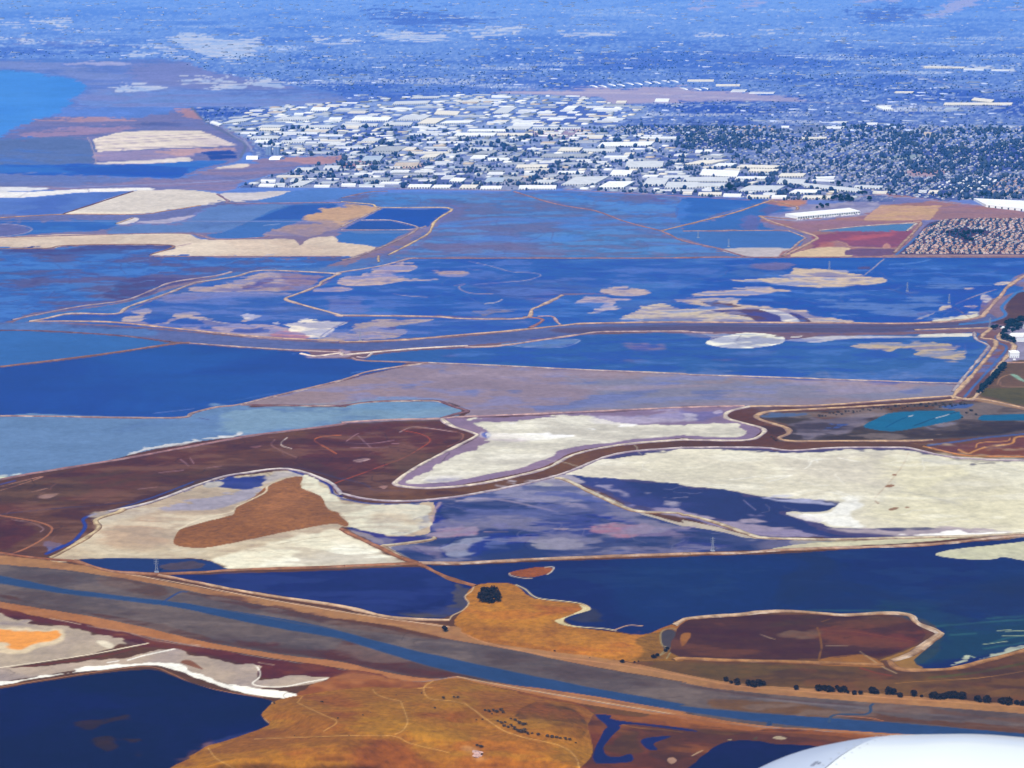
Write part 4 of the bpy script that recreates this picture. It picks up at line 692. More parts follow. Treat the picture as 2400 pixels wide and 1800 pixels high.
paint("H 60,1600 150,1500 280,1450 400,1500 500,1600 540,1720 0,1720", (144, 84, 40), 10, 5, .8)  # darker triangle: the shaded slope put into the grass colour
paint("G 1280,1600 1500,1520 1800,1480 2100,1500 2212,1560 2212,1720 1500,1720", (180, 124, 56), 18, 8, .5)
paint("H 700,1500 1000,1470 1300,1510 1480,1600 1500,1720 900,1720 800,1600", (172, 104, 50), 12, 6, .7)
paint("G 2000,1210 H 0,1190 150,1230 100,1330 G 2180,1300", (150, 88, 50), 10, 5, .7)
paint("H 900,1130 1300,1190 1640,1310 1700,1400 1600,1500 1500,1280 1280,1220 900,1200 700,1230 640,1210 640,1120", (158, 104, 72), 4, 4, .7)
stroke("H 1150,1170 1350,1210 1500,1235 1640,1290", (128, 76, 66), 8, 3, 2, .8)
paint("H 1130,1310 1200,1262 1280,1235 1500,1280 1590,1390 1560,1462 1420,1440 1250,1402 1170,1370", (120, 84, 48), 3, 3, .95, two=((100, 74, 48), 'W', 0, .6, .7))
stroke("H 1130,1320 1180,1270 1280,1240 1500,1285 1590,1390 1555,1462", (80, 66, 32), 8, 4, 2, .8)
stroke("H 560,1215 900,1240 1100,1230 1300,1245", (150, 92, 56), 4, 3, 2, .6)
paint("H 780,1520 850,1510 980,1590 900,1610 820,1570", (190, 140, 100), 5, 4, .7)
paint("H 850,1560 890,1545 915,1565 890,1590 860,1580", (165, 110, 105), 1.5, 1.5, .9)

# bottom right marsh with winding water
paint("H 1640,1310 2212,1380 I 0,1400 300,1445 560,1400 1000,1430 1300,1480 1100,1600 900,1720 H 1640,1720 1640,1560", (118, 68, 46), 1.5, 1.5, two=((90, 62, 42), 'W', -.2, .5, .8), reg='marsh', label='brown and olive marsh in the lower right')
paint("I 0,1310 500,1390 1000,1420 1500,1470 1200,1500 500,1440 0,1400 H 2212,1400 1660,1310 1900,1330", (150, 92, 68), 3, 2, .8, two=((120, 74, 60), 'S', 0, .5, .7))
paint("H 1700,1530 1780,1440 1920,1410 1960,1480 1980,1560 1880,1590 1800,1580 1720,1570", (84, 66, 36), 6, 4, .85)
paint("H 2050,1520 2100,1450 2212,1430 I 0,1430 60,1560 H 2212,1620 2080,1620 1980,1580", (84, 60, 38), 5, 3, .8)
stroke("H 1780,1365 1900,1395 2080,1410 2212,1425", (140, 100, 72), 4, 1.5, 1)
paint("H 1648,1315 1752,1320 1782,1350 2212,1396 I 100,1420 H 2212,1412 1900,1376 1800,1384 1812,1400 1750,1450 1702,1530 1722,1578 1800,1588 1880,1568 1884,1618 1700,1632 1640,1622 1636,1560 1698,1420 1722,1388", (26, 48, 112), 1, 1.2, wet=.5, reg='tidal_creek', label='navy tidal slough curving round the foot of the hill')
paint("H 1945,1482 2000,1460 2140,1450 2080,1477 2030,1502 2052,1540 2000,1542 1960,1512", (26, 48, 112), 1, 1.2, wet=.5, reg='pond_water', label='small hooked navy pool in the lower right marsh')
paint("I 50,1720 90,1620 180,1540 300,1482 500,1480 600,1500 900,1520 1000,1600 950,1720", (20, 30, 92), 1.2, 1.5, wet=.1, two=((30, 38, 98), 'W', 0, .6, .7), reg='pond_water', label='dark navy pond just left of the aircraft engine')
stroke("I 60,1580 130,1545 90,1560", (190, 165, 140), 3, 1, 1)
paint("I 583,1462 620,1449 672,1463 640,1474", (232, 212, 180), 1.2, .8)
paint("I 290,1474 315,1470 310,1480", (220, 200, 170), 1, .6)
paint("H 2115,1602 2150,1590 2178,1612 2140,1632", (225, 180, 155), 1.5, 1)
paint("I 450,1460 500,1440 500,1475 470,1480", (88, 104, 84), 2, 2, .8)

# ------------------------------------------------------------------ streaks and stains that wind and tide leave inside the outlines
PND = "A -200,1614 1105,1593 970,1652 1900,1664 B 60,1662 D 2212,32 1660,97 1380,132 1100,202 830,287 500,342 200,375 -200,442"
mottle(PND, (88, 94, 146), 'Q', .0, .35, .8, only=('tidal_flat',)); mottle(PND, (84, 140, 220), 'Q', -.1, -.5, .55, wet=.4, only=('tidal_flat',)); mottle(PND, (60, 72, 140), 'V', .2, .5, .5, only=('tidal_flat',))
CTR = "B 330,1250 1100,1242 2212,1275 C 200,1395 B 2080,1500 2212,1560 C 380,1655 F 200,4 E 500,8 B 250,1655 600,1470 740,1340 500,1330"
mottle(CTR, (100, 112, 162), 'Q', -.05, .3, .75, only=('tidal_flat',)); mottle(CTR, (98, 152, 222), 'Q', -.08, -.45, .6, wet=.3, only=('tidal_flat',)); mottle(CTR, (112, 112, 160), 'V', .1, .5, .6, only=('tidal_flat',)); mottle(CTR, (78, 134, 218), 'K', .2, .6, .5, wet=.4, only=('tidal_flat',))
for s_, c_ in (("D 205,425 460,378 1050,260 1500,140 1660,101 2200,116 1900,260 1855,285 2212,385 E 1180,408 1200,470 0,552 D 2212,552 1200,482 700,442", (102, 124, 192)),
               ("E 0,115 440,24 2212,15 F 480,15 260,130 0,205 E 1450,245 1180,400 0,378 D 1870,285 2080,190", (88, 120, 196)),
               ("E 1430,258 F 0,208 260,135 2500,20 2500,70 1950,290 1850,395 1300,432 E 1600,430 1230,420", (80, 124, 202)),
               ("F 900,200 1300,180 2000,190 2000,300 1850,390 1400,420 900,370 700,300", (96, 128, 190)),
               ("E 1000,592 1550,512 F 1900,540 1760,830 0,767 E 600,694", (74, 116, 188))):
    mottle(s_, c_, 'Q', .1, .5, .6); mottle(s_, (40, 88, 190), 'Q', -.1, -.5, .5, wet=.5)
mottle("D 1570,962 2212,812 E 600,696 2212,766 F 1770,836 0,970 E 830,1005 500,940", (118, 130, 186), 'Q', .15, .6, .5); mottle("D 1570,962 2212,812 E 600,696 2212,766 F 1770,836 0,970 E 830,1005 500,940", (160, 146, 168), 'K', .1, .6, .5)
VP = "E 560,1588 900,1532 1400,1448 1900,1662 H 2212,95 I 480,178 1000,186 500,245 H 1200,300 500,326 120,140 E 400,1610"
mottle(VP, (136, 134, 162), 'Q', .12, .5, .6, only=('pond_water',)); mottle(VP, (46, 68, 122), 'Q', -.1, -.45, .7, wet=.4, only=('pond_water',)); mottle(VP, (150, 142, 168), 'V', .3, .6, .4, only=('pond_water',)); mottle(VP, (96, 108, 164), 'K', .2, .6, .5, only=('pond_water',))
LK = "H 530,342 2212,291 I 2100,181 2500,800 1500,1022 1660,782 500,672 H 1940,797 1250,557 860,472"
mottle(LK, (38, 68, 118), 'Q', .1, .6, .5, wet=.3, only=('lake_water',)); mottle(LK, (24, 44, 100), 'V', .1, .6, .5, wet=.3, only=('lake_water',))
mottle("G 1050,412 2212,377 H 500,357 820,560 600,697 G 2212,607", (48, 68, 130), 'Q', .0, .5, .6, wet=.3)
SF = "E 1475,1432 1900,1284 F 1400,1257 1800,1330 2500,1350 I 2500,142 1150,107 650,-5 F 0,1495 E 2212,1490"
mottle(SF, (238, 237, 226), 'Q', .2, .6, .4, only=('salt_flat',)); mottle(SF, (206, 202, 190), 'W', -.2, -.6, .5, only=('salt_flat',)); mottle(SF, (232, 230, 214), 'V', .1, .5, .5, only=('salt_flat',))
PN = "E 810,1078 1600,1038 2212,1100 F 330,1095 410,1160 0,1165 E 1350,1300 700,1470 480,1477 900,1220"
mottle(PN, (236, 234, 224), 'Q', .15, .5, .6, only=('salt_flat',)); mottle(PN, (198, 194, 188), 'Q', -.15, -.5, .5, only=('salt_flat',))
TS = "D 750,1662 1380,1455 1880,1390 2212,1560 E 600,1600 H 570,140 100,102 420,325 G 2212,352 1305,303 320,302 620,60"
mottle(TS, (222, 212, 192), 'Q', .1, .5, .55, only=('salt_flat',)); mottle(TS, (176, 158, 146), 'Q', -.15, -.5, .5, only=('salt_flat',)); mottle(TS, (186, 164, 142), 'K', .2, .6, .5, only=('salt_flat',))
BM = "D -200,1560 500,1380 1560,1190 E 640,1095 780,1210 370,1480 900,1530 0,1560 D 1880,1390 G 300,260 -200,250"
mottle(BM, (124, 94, 92), 'Q', .15, .5, .5, only=('marsh',)); mottle(BM, (74, 54, 60), 'Q', -.15, -.5, .6, only=('marsh',)); mottle(BM, (84, 74, 64), 'V', .1, .5, .5, only=('marsh',))
MB = "G -200,320 1000,470 2212,705 H 1600,1000 I 300,1155 2500,1330 2500,1480 500,1375 H 900,1080 G 1400,850 -200,560"
mottle(MB, (122, 110, 112), 'Q', .1, .5, .45, only=('mudflat',)); mottle(MB, (84, 72, 84), 'Q', -.1, -.5, .5, only=('mudflat',))
HL = "G 1232,1600 1745,1380 1770,1232 2212,1150 H 900,1112 1722,1388 1640,1720 G 1270,1720"
mottle(HL, (134, 84, 40), 'Q', .15, .55, .55, only=('hill',)); mottle(HL, (180, 130, 70), 'Q', -.1, -.5, .5, only=('hill',)); mottle(HL, (140, 84, 46), 'S', .2, .6, .4, only=('hill',)); mottle(HL, (178, 122, 60), 'V', .1, .5, .3, only=('hill',))
PN_ = "H 735,700 855,480 1130,472 1612,630 1450,735 1980,900 1350,905"
mottle(PN_, (164, 98, 58), 'Q', .1, .5, .5, only=('peninsula',)); mottle(PN_, (192, 134, 76), 'S', .1, .5, .4, only=('peninsula',))
FD = "I 20,705 500,662 1400,680 1560,775 1270,945 0,945"
mottle(FD, (110, 74, 56), 'Q', .1, .5, .5, only=('field',)); mottle(FD, (66, 46, 40), 'Q', -.1, -.5, .5, only=('field',)); mottle(FD, (84, 76, 48), 'V', .1, .5, .4, only=('field',))
GL = "H 1880,975 I 0,970 1560,1030 2500,850 2500,1270 1000,1162 0,1052"
mottle(GL, (118, 88, 58), 'Q', .1, .5, .5, only=('grassland',)); mottle(GL, (72, 58, 38), 'Q', -.1, -.5, .5, only=('grassland',)); mottle(GL, (110, 74, 52), 'S', .2, .6, .5, only=('grassland',))
LR = "H 1640,1310 2212,1380 I 1300,1480 900,1720 H 1640,1720"
mottle(LR, (140, 88, 58), 'Q', .1, .5, .5, only=('marsh',)); mottle(LR, (72, 56, 36), 'Q', -.1, -.5, .5, only=('marsh',))
MS = "G -200,622 1000,822 2212,1012 H 300,1082 G 1720,1080 1130,885 -200,660"
mottle(MS, (140, 92, 78), 'Q', .1, .5, .6, only=('marsh',)); mottle(MS, (80, 46, 50), 'Q', -.1, -.5, .5, only=('marsh',))
WL = "F 490,1040 850,1007 1850,937 2500,1030 2500,1100 1600,1190 700,1202"
mottle(WL, (126, 116, 124), 'Q', .2, .5, .6, only=('marsh',)); mottle(WL, (56, 56, 56), 'Q', -.1, -.5, .6, only=('marsh',))
for a, wd in (("H 200,1150 235,1185 320,1212 385,1225", 2.6), ("H 385,1225 410,1290 430,1360 400,1415 350,1440", 3.2), ("H 595,1095 535,1138 548,1190 600,1215 700,1222 800,1240", 2.6), ("H 800,1240 870,1290 950,1350 1060,1420 1200,1465 1350,1495 1450,1530 1520,1590 1545,1662", 3.4), ("H 500,1142 590,1135", 2), ("G 1925,1235 2000,1270 2100,1315 2185,1360 2100,1420", 2.0), ("G 1350,1528 1400,1595 1520,1662", 2.6), ("H 0,1450 330,1450 450,1500 700,1560", 2.6), ("G 1650,1470 2212,1450", 1.6), ("G 1925,1235 1960,1195", 1.6)):
    stroke(a, (212, 162, 104), wd, .9, .6, .8)
# ragged mud fringe and shoals along the river channel
for a_ in ("G 0,412 150,442 700,532 1080,577 1400,622 2212,772 H 0,775 500,902 900,992 1300,1072 2212,1245 I 0,1258 500,1302", "G 0,468 500,540 900,590 1700,732 2212,828 H 0,830 500,978 1000,1100 1500,1188 2212,1292 I 0,1292 300,1332"):
    stroke(a_, (92, 92, 104), 3.4, 2.4, 4, .55)
# meandering marsh drains, and faint tracks over the salt
def squiggle(box, n, rgb, width, length, op, only, wig=.5, drift=0.0):
    for k in range(n):
        u = random.uniform(box[0], box[2]); v = random.uniform(box[1], box[3]); a = random.gauss(drift, .5) + (math.pi if random.random() < .5 else 0); pts = []
        for i in range(int(length)):
            pts.append('%.1f,%.1f' % (u * 2.765, v * 2.765)); a += random.gauss(0, wig); u += 9 * math.cos(a); v += 3.2 * math.sin(a)
        j = int(np.clip(np.searchsorted(us, u), 0, NU - 1)); i = int(np.clip(np.searchsorted(v1, v), 0, NV - 1))
        if REGS[REG[i, j]][0] in only: stroke('A ' + ' '.join(pts), rgb, width, 1.0, 1.2, op)
squiggle((0, 1010, 1100, 1300), 60, (62, 54, 58), 2.2, 9, .6, ('marsh',)); squiggle((0, 1010, 1100, 1300), 40, (136, 100, 104), 2.2, 6, .45, ('marsh',))
squiggle((1350, 1060, 2400, 1250), 22, (196, 190, 178), 2.0, 14, .5, ('salt_flat',), .15, .1); squiggle((1350, 1060, 2400, 1250), 22, (242, 240, 232), 2.4, 9, .6, ('salt_flat',), .3, .1)
squiggle((1000, 980, 1750, 1130), 14, (200, 194, 184), 2.0, 9, .5, ('salt_flat',), .25); squiggle((60, 1120, 900, 1330), 26, (184, 168, 150), 2.0, 12, .5, ('salt_flat',), .25)
squiggle((0, 1320, 2400, 1700), 70, (72, 66, 78), 2.2, 7, .5, ('mudflat',), .5, .2); squiggle((100, 1450, 2400, 1700), 26, (74, 56, 44), 2.2, 8, .5, ('grassland', 'field', 'marsh'), .4, .1)
squiggle((800, 440, 1700, 600), 60, (92, 100, 158), 2.6, 9, .5, ('tidal_flat',), .4); squiggle((0, 590, 700, 740), 50, (80, 86, 146), 2.6, 9, .55, ('tidal_flat',), .4); squiggle((0, 590, 1700, 740), 50, (92, 148, 222), 2.2, 8, .45, ('tidal_flat',), .4)
squiggle((600, 640, 2300, 760), 70, (100, 124, 190), 2.4, 9, .4, ('pond_water',), .3); squiggle((900, 1120, 2000, 1300), 50, (120, 124, 166), 2.4, 9, .4, ('pond_water',), .3)
squiggle((620, 1600, 1400, 1800), 40, (136, 86, 44), 2.2, 7, .4, ('hill',), .5)
# grain everywhere
gr_ = 1 + (.09 * N_Q + .06 * N_T + .05 * N_S) * (1 - .75 * np.clip(WET * 1.5, 0, 1)) + .06 * N_K + .05 * N_W * WET + .05 * N_Q * WET
CR[:] = np.clip(CR * gr_[..., None], .003, .84)
ORD = ['leftmost', 'second from left', 'third from left', 'fourth from left', 'fifth from left', 'sixth from left', 'seventh from left', 'eighth from left', 'ninth from left', 'tenth from left']
TENS = ['eleventh', 'twelfth', 'thirteenth', 'fourteenth', 'fifteenth', 'sixteenth', 'seventeenth', 'eighteenth', 'nineteenth', 'twentieth', 'twenty first', 'twenty second', 'twenty third', 'twenty fourth', 'twenty fifth', 'twenty sixth', 'twenty seventh', 'twenty eighth', 'twenty ninth', 'thirtieth', 'thirty first', 'thirty second', 'thirty third', 'thirty fourth', 'thirty fifth', 'thirty sixth', 'thirty seventh', 'thirty eighth', 'thirty ninth', 'fortieth', 'forty first', 'forty second', 'forty third', 'forty fourth', 'forty fifth']
ORD += [t + ' from left' for t in TENS]
def ordinals(items):
    """items: (key phrase, u); returns a phrase for each that singles it out by counting from the left"""
    by = {}
    for i, (k, u) in enumerate(items): by.setdefault(k, []).append((u, i))
    out = [None] * len(items)
    for k, l in by.items():
        l.sort()
        for n, (u, i) in enumerate(l):
            out[i] = k if len(l) == 1 else (k + ', ' + ORD[min(n, len(ORD) - 1)])
    return out
# ------------------------------------------------------------------ town mottling: streets, gardens and roofs too small to tell apart
town_p = P(TOWN)
IND = "A 1380,800 1700,690 2212,655 B 0,655 440,622 900,608 1640,625 1760,665 2000,690 1960,760 1800,800 1760,860 2212,880 2212,1010 C 0,1000 300,985 330,1040 700,1120 1000,1150 1180,1230 1150,1290 700,1300 400,1292 0,1266 B 2212,1266 1440,1224 1100,1236 300,1216 0,1216 A 1540,1216 1700,1160 1900,1110 1980,1085 2212,1045 2212,1010 1850,1012 1700,960 1560,880"
ind_p = P(IND)
ind_m = inside(ind_p, U, V)
AIR = "B 980,600 1300,582 2212,560 C 0,575 420,605 780,640 700,655 0,650 B 2212,660 1760,668 1640,632"
tm = REG == REGS.index(('town_ground', 'hazy blue town ground of streets yards and gardens across the far plain'))
DARKS = None
rnd = rng.random((NV, NU)); rnd2 = rng.random((NV, NU))
sm = (rnd + np.roll(rnd, 1, 1) + np.roll(rnd, -1, 1)) / 3
vv = np.clip(v1, 0, 620)
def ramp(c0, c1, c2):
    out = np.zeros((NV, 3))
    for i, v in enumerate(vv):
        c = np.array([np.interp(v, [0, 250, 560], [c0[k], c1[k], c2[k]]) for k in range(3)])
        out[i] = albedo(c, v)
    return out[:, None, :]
dark = ramp((98, 150, 234), (56, 98, 192), (52, 80, 145)); mid_ = ramp((114, 162, 239), (90, 128, 205), (100, 112, 165))  # tones grow bluer and flatter with distance: haze painted into the ground
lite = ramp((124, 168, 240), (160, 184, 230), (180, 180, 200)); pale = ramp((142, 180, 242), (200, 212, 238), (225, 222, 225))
k1 = fbm(X, Y, 420, 211, 4) + .2; k2 = fbm(X * .35, Y, 330, 223, 3); k3 = fbm(X * .5, Y, 900, 239, 3)
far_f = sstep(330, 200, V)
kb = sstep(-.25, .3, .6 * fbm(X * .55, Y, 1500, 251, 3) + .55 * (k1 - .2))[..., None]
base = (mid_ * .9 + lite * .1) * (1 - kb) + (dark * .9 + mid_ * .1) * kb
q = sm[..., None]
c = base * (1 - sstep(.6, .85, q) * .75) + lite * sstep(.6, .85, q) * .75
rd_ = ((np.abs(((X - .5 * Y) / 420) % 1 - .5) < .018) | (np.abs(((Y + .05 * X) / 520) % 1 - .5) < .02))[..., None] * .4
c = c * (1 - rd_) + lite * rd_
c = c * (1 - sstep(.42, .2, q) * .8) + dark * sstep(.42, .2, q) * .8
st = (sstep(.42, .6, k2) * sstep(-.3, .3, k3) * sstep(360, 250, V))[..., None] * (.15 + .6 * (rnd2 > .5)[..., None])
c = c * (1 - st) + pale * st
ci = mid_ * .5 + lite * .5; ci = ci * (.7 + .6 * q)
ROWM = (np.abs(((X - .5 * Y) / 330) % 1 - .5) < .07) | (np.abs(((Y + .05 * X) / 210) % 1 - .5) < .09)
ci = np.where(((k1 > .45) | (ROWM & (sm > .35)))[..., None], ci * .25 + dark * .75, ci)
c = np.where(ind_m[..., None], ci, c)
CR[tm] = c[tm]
# bright far clusters, airfield, hills and parks that can be told apart
for s in ("A 0,250 180,245 180,255 0,262", "A 90,275 250,265 540,262 700,262 560,285 200,292", "A 0,145 150,150 120,168 0,165", "A 180,138 400,135 440,150 220,155", "A 360,180 520,185 480,195 370,192", "A 1100,262 1200,215 1310,230 1480,255 1640,262 1640,330 1560,375 1380,378 1280,350 1180,300", "A 880,330 960,315 1000,345 900,370 840,372", "A 1010,310 1080,315 1110,345 1060,345", "A 1090,360 1150,358 1170,372 1100,370", "A 2050,258 2212,255 B 100,258 100,268 A 2212,280 2060,275",
          "B 200,208 350,200 560,215 680,238 640,255 480,262 300,250 230,235", "B 630,195 940,190 1120,175 1120,192 900,210 700,208", "B 870,225 1100,212 1180,222 1000,238 880,240", "B 1460,215 1800,212 1780,222 1480,228", "A 1150,520 1300,515 1460,505 1480,520 1400,530 1200,545", "A 1600,525 1760,520 1850,560 1800,575 1680,575 1600,540", "A 1360,560 1500,545 1660,565 1660,580 1400,588", "A 740,580 900,555 1050,560 1080,580 850,600 760,600",
          "C 100,230 360,235 520,212 630,215 600,228 300,240 110,240", "C 1550,432 1650,420 1820,432 1960,445 1950,458 1600,445", "C 1990,445 2160,455 2150,462 2000,455", "C 510,430 700,428 700,436 520,438"):
    paint(s, (172, 196, 238), 2.5, 4, .75, two=((205, 214, 236), 'Q', -.1, .4, .9))
paint(AIR, (165, 162, 205), 2, 2, two=((150, 155, 205), 'K', -.2, .5, .7), reg='airfield', label='mauve grass airfield beyond the warehouses')
stroke("B 1050,605 1700,600 C 0,620 600,650", (188, 185, 215), 2, 1)
stroke("B 1300,590 2100,585 C 200,600", (178, 178, 212), 1.5, .8)
for s in ("C 340,45 420,15 500,15 440,50", "C 1090,0 1400,-10 1390,10 1200,15", "C 1530,90 1580,100 1640,80 1700,40 1760,0 1830,-40 2000,-60 1950,0 1850,50 1700,95 1600,110", "C 2080,60 2212,30 2212,60", "C 90,75 100,30 150,0 130,60"):
    paint(s, (158, 172, 228), 3, 4, .85)
for s in ("B 0,590 200,560 400,590 900,560 900,600 400,640 0,655 ", "B 1150,560 1000,510 1200,500 1600,540 1560,565 1300,575", "B 1500,340 2100,380 2000,450 1600,420", "C 100,330 600,330 900,370 850,420 300,420 80,380", "C 1260,560 1340,530 1380,580 1300,610", "C 0,460 240,480 230,510 0,515", "C 1100,70 1500,60 1500,110 1200,140", "C 950,300 1250,330 1100,370", "B 200,70 900,120 700,170 300,150", "A 0,310 500,280 850,300 700,340 300,350 0,360"):
    paint(s, (74, 118, 209), 8, 9, .8)
for s in ("C 1500,1000 1600,960 2212,960 2212,1100 1850,1120 1700,1080 1520,1040", "C 0,820 150,800 400,860 380,960 200,980 0,960"):
    paint(s, (62, 92, 170), 6, 6, .8)
for s in ("C 1450,1105 1700,1102 1660,1140 1480,1145",): paint(s, (168, 150, 178), 2, 1.5)
paint("C 1250,1010 1540,1000 1500,1030 1400,1035 1260,1022", (142, 165, 190), 2, 2)
paint("C 560,820 900,815 880,860 600,855", (112, 132, 180), 3, 3, .8)
paint("B 1240,845 1560,838 1550,880 1300,888", (165, 150, 185), 3, 2, .8)
paint("B 0,1050 130,1045 200,1075 0,1085", (168, 142, 170), 3, 2); paint("B 330,1080 520,1055 540,1080 400,1095", (185, 165, 180), 3, 2)
paint("B 1000,1150 1400,1110 1650,1120 1400,1190 1050,1195", (162, 170, 205), 4, 3, .8)
for s, wd in (("A 1430,815 1500,870 1600,930 1640,985", 3), ("B 1300,1050 1500,1045 1850,1035 2212,1010 C 0,1002 300,985 700,985", 3), ("C 1100,1130 1300,1260 1500,1282 1800,1320 2500,1370", 3), ("C 1200,1260 700,1140 300,1060", 2), ("C 600,655 1700,690 2212,680", 1.5), ("C 1380,460 1800,560 2212,600", 2)):
    stroke(s, (150, 158, 200), wd, 1, .5, .8)
stroke("C 560,1290 1000,1290 1200,1268 1290,1262", (178, 160, 178), 3, 1)
stroke("C 0,1272 430,1296 B 1440,1228 2212,1272", (160, 130, 150), 2.5, 1); stroke("B 0,1222 700,1228 1100,1236", (150, 130, 160), 2, 1)

# ------------------------------------------------------------------ relief
def relief(u, v):
    """height of the land at picture position u, v"""
    u = np.asarray(u, float); v = np.asarray(v, float); h = np.zeros(u.shape)
    x, y, _ = W(u, v)
    for s, top, run, mot in ((HILL, 52, 70, 1), (PENIN, 9, 30, .5), (ISLE, 12, 60, .5)):
        p = smooth(P(s), True, 2)
        m = inside(p, u, v)
        if not m.any(): continue
        d = seg_dist(p, u[m], v[m], True)
        n = fbm(x[m], y[m], 330, 301, 4)
        h[m] = top * (1 - np.exp(-(d / run) ** 1.3)) * (.72 + .55 * n * mot)
    return np.maximum(h, 0)
PENIN = "H 735,700 830,592 800,562 855,480 1000,458 1130,472 1250,557 1550,595 1612,630 1500,660 1400,705 1450,735 1700,770 1950,797 2050,850 1980,960 1830,965 1350,905 900,835 780,780"
ISLE = "D 1735,1492 1850,1440 1955,1430 1950,1500 2080,1555 2130,1640 G 2190,0 2212,30 H 52,72 25,92 G 2150,75 1900,122 1600,182 1380,226 1250,232 1130,212 1138,150 1200,100 1500,20 D 1520,1630 1640,1560"
HGT = relief(U, V)
X, Y, Z = W(U, V, HGT)

# ------------------------------------------------------------------ materials
def new_mat(name):
    m = bpy.data.materials.new(name); m.use_nodes = True
    nt = m.node_tree; b = nt.nodes['Principled BSDF']
    return m, nt, b
def mat(name, rgb, rough=.85, spec=.2, noise=.15, scale=.2):
    m, nt, b = new_mat(name); N = nt.nodes; L = nt.links
    b.inputs['Roughness'].default_value = rough; b.inputs['Specular IOR Level'].default_value = spec
    g = N.new('ShaderNodeNewGeometry'); n = N.new('ShaderNodeTexNoise'); n.inputs['Scale'].default_value = scale; n.inputs['Detail'].default_value = 4
    r = N.new('ShaderNodeMapRange'); r.inputs[3].default_value = 1 - noise; r.inputs[4].default_value = 1 + noise; r.inputs[1].default_value = .3; r.inputs[2].default_value = .7
    mx = N.new('ShaderNodeVectorMath'); mx.operation = 'SCALE'; mx.inputs[0].default_value = rgb
    L.new(g.outputs['Position'], n.inputs['Vector']); L.new(n.outputs['Fac'], r.inputs[0]); L.new(r.outputs[0], mx.inputs['Scale'])
    L.new(mx.outputs[0], b.inputs['Base Color'])
    return m
def attr_mat(name, rough=.9, spec=.15, noise=.12, scale=.05, wet=False, bump=0):
    m, nt, b = new_mat(name); N = nt.nodes; L = nt.links
    a = N.new('ShaderNodeAttribute'); a.attribute_name = 'tint'
    g = N.new('ShaderNodeNewGeometry')
    n = N.new('ShaderNodeTexNoise'); n.inputs['Scale'].default_value = scale; n.inputs['Detail'].default_value = 5; n.inputs['Roughness'].default_value = .65
    r = N.new('ShaderNodeMapRange'); r.inputs[1].default_value = .3; r.inputs[2].default_value = .7; r.inputs[3].default_value = 1 - noise; r.inputs[4].default_value = 1 + noise
    L.new(g.outputs['Position'], n.inputs['Vector']); L.new(n.outputs['Fac'], r.inputs[0])
    mx = N.new('ShaderNodeVectorMath'); mx.operation = 'SCALE'
    L.new(a.outputs['Color'], mx.inputs[0])
    if wet:
        w_ = N.new('ShaderNodeAttribute'); w_.attribute_name = 'wet'
        # land keeps its grain, water is smoother in colour and shinier
        k = N.new('ShaderNodeMix'); L.new(w_.outputs['Fac'], k.inputs[0]); L.new(r.outputs[0], k.inputs[2]); k.inputs[3].default_value = 1.0
        L.new(k.outputs[0], mx.inputs['Scale'])
        k2_ = N.new('ShaderNodeMapRange'); k2_.inputs[3].default_value = .92; k2_.inputs[4].default_value = .38; k2_.inputs[2].default_value = .6
        L.new(w_.outputs['Fac'], k2_.inputs[0]); L.new(k2_.outputs[0], b.inputs['Roughness'])
        k3_ = N.new('ShaderNodeMapRange'); k3_.inputs[3].default_value = .1; k3_.inputs[4].default_value = .5; k3_.inputs[2].default_value = .6
        L.new(w_.outputs['Fac'], k3_.inputs[0]); L.new(k3_.outputs[0], b.inputs['Specular IOR Level'])
    else:
        L.new(r.outputs[0], mx.inputs['Scale'])
        b.inputs['Roughness'].default_value = rough; b.inputs['Specular IOR Level'].default_value = spec
    L.new(mx.outputs[0], b.inputs['Base Color'])
    if bump:
        n2 = N.new('ShaderNodeTexNoise'); n2.inputs['Scale'].default_value = .035; n2.inputs['Detail'].default_value = 6
        bp = N.new('ShaderNodeBump'); bp.inputs['Strength'].default_value = .6; bp.inputs['Distance'].default_value = bump
        L.new(g.outputs['Position'], n2.inputs['Vector']); L.new(n2.outputs['Fac'], bp.inputs['Height']); L.new(bp.outputs[0], b.inputs['Normal'])
    return m
M_GROUND = attr_mat('ground_cover', wet=True, noise=.16, scale=.045)
M_HILL = attr_mat('hill_grass', noise=.3, scale=.07, spec=.05, bump=5)
M_LEVEE = attr_mat('levee_earth', noise=.3, scale=.06, spec=.05)
M_TINT = attr_mat('painted_surfaces', noise=.08, scale=.05, spec=.3, rough=.7)
M_LEAF = attr_mat('town_foliage', noise=.3, scale=.12, spec=.05)

def fast_mesh(name, verts, quads=None, tris=None, tint=None, dom='POINT', wet=None, m=None, face_mat=None):
    me = bpy.data.meshes.new(name)
    nq = 0 if quads is None else len(quads); nt_ = 0 if tris is None else len(tris)
    me.vertices.add(len(verts)); me.vertices.foreach_set('co', np.ascontiguousarray(verts, np.float32).ravel())
    loops = np.concatenate([a.ravel() for a in ([quads] if nq else []) + ([tris] if nt_ else [])]).astype(np.int32)
    me.loops.add(len(loops)); me.loops.foreach_set('vertex_index', loops)
    starts = np.concatenate([np.arange(nq) * 4, nq * 4 + np.arange(nt_) * 3]).astype(np.int32)
    me.polygons.add(nq + nt_); me.polygons.foreach_set('loop_start', starts)
    me.update(calc_edges=True)
    if tint is not None:
        a = me.attributes.new('tint', 'FLOAT_COLOR', dom)
        a.data.foreach_set('color', np.ascontiguousarray(np.column_stack([tint, np.ones(len(tint))]), np.float32).ravel())
    if wet is not None:
        a = me.attributes.new('wet', 'FLOAT', 'POINT'); a.data.foreach_set('value', np.ascontiguousarray(wet, np.float32))
    if m: me.materials.append(m)
    return me
def link(me, name, parent=None, loc=None, **props):
    o = bpy.data.objects.new(name, me); COL.objects.link(o)
    if parent: o.parent = parent
    if loc is not None: o.location = loc
    for k, v in props.items():
        if v is not None: o[k] = v
    return o

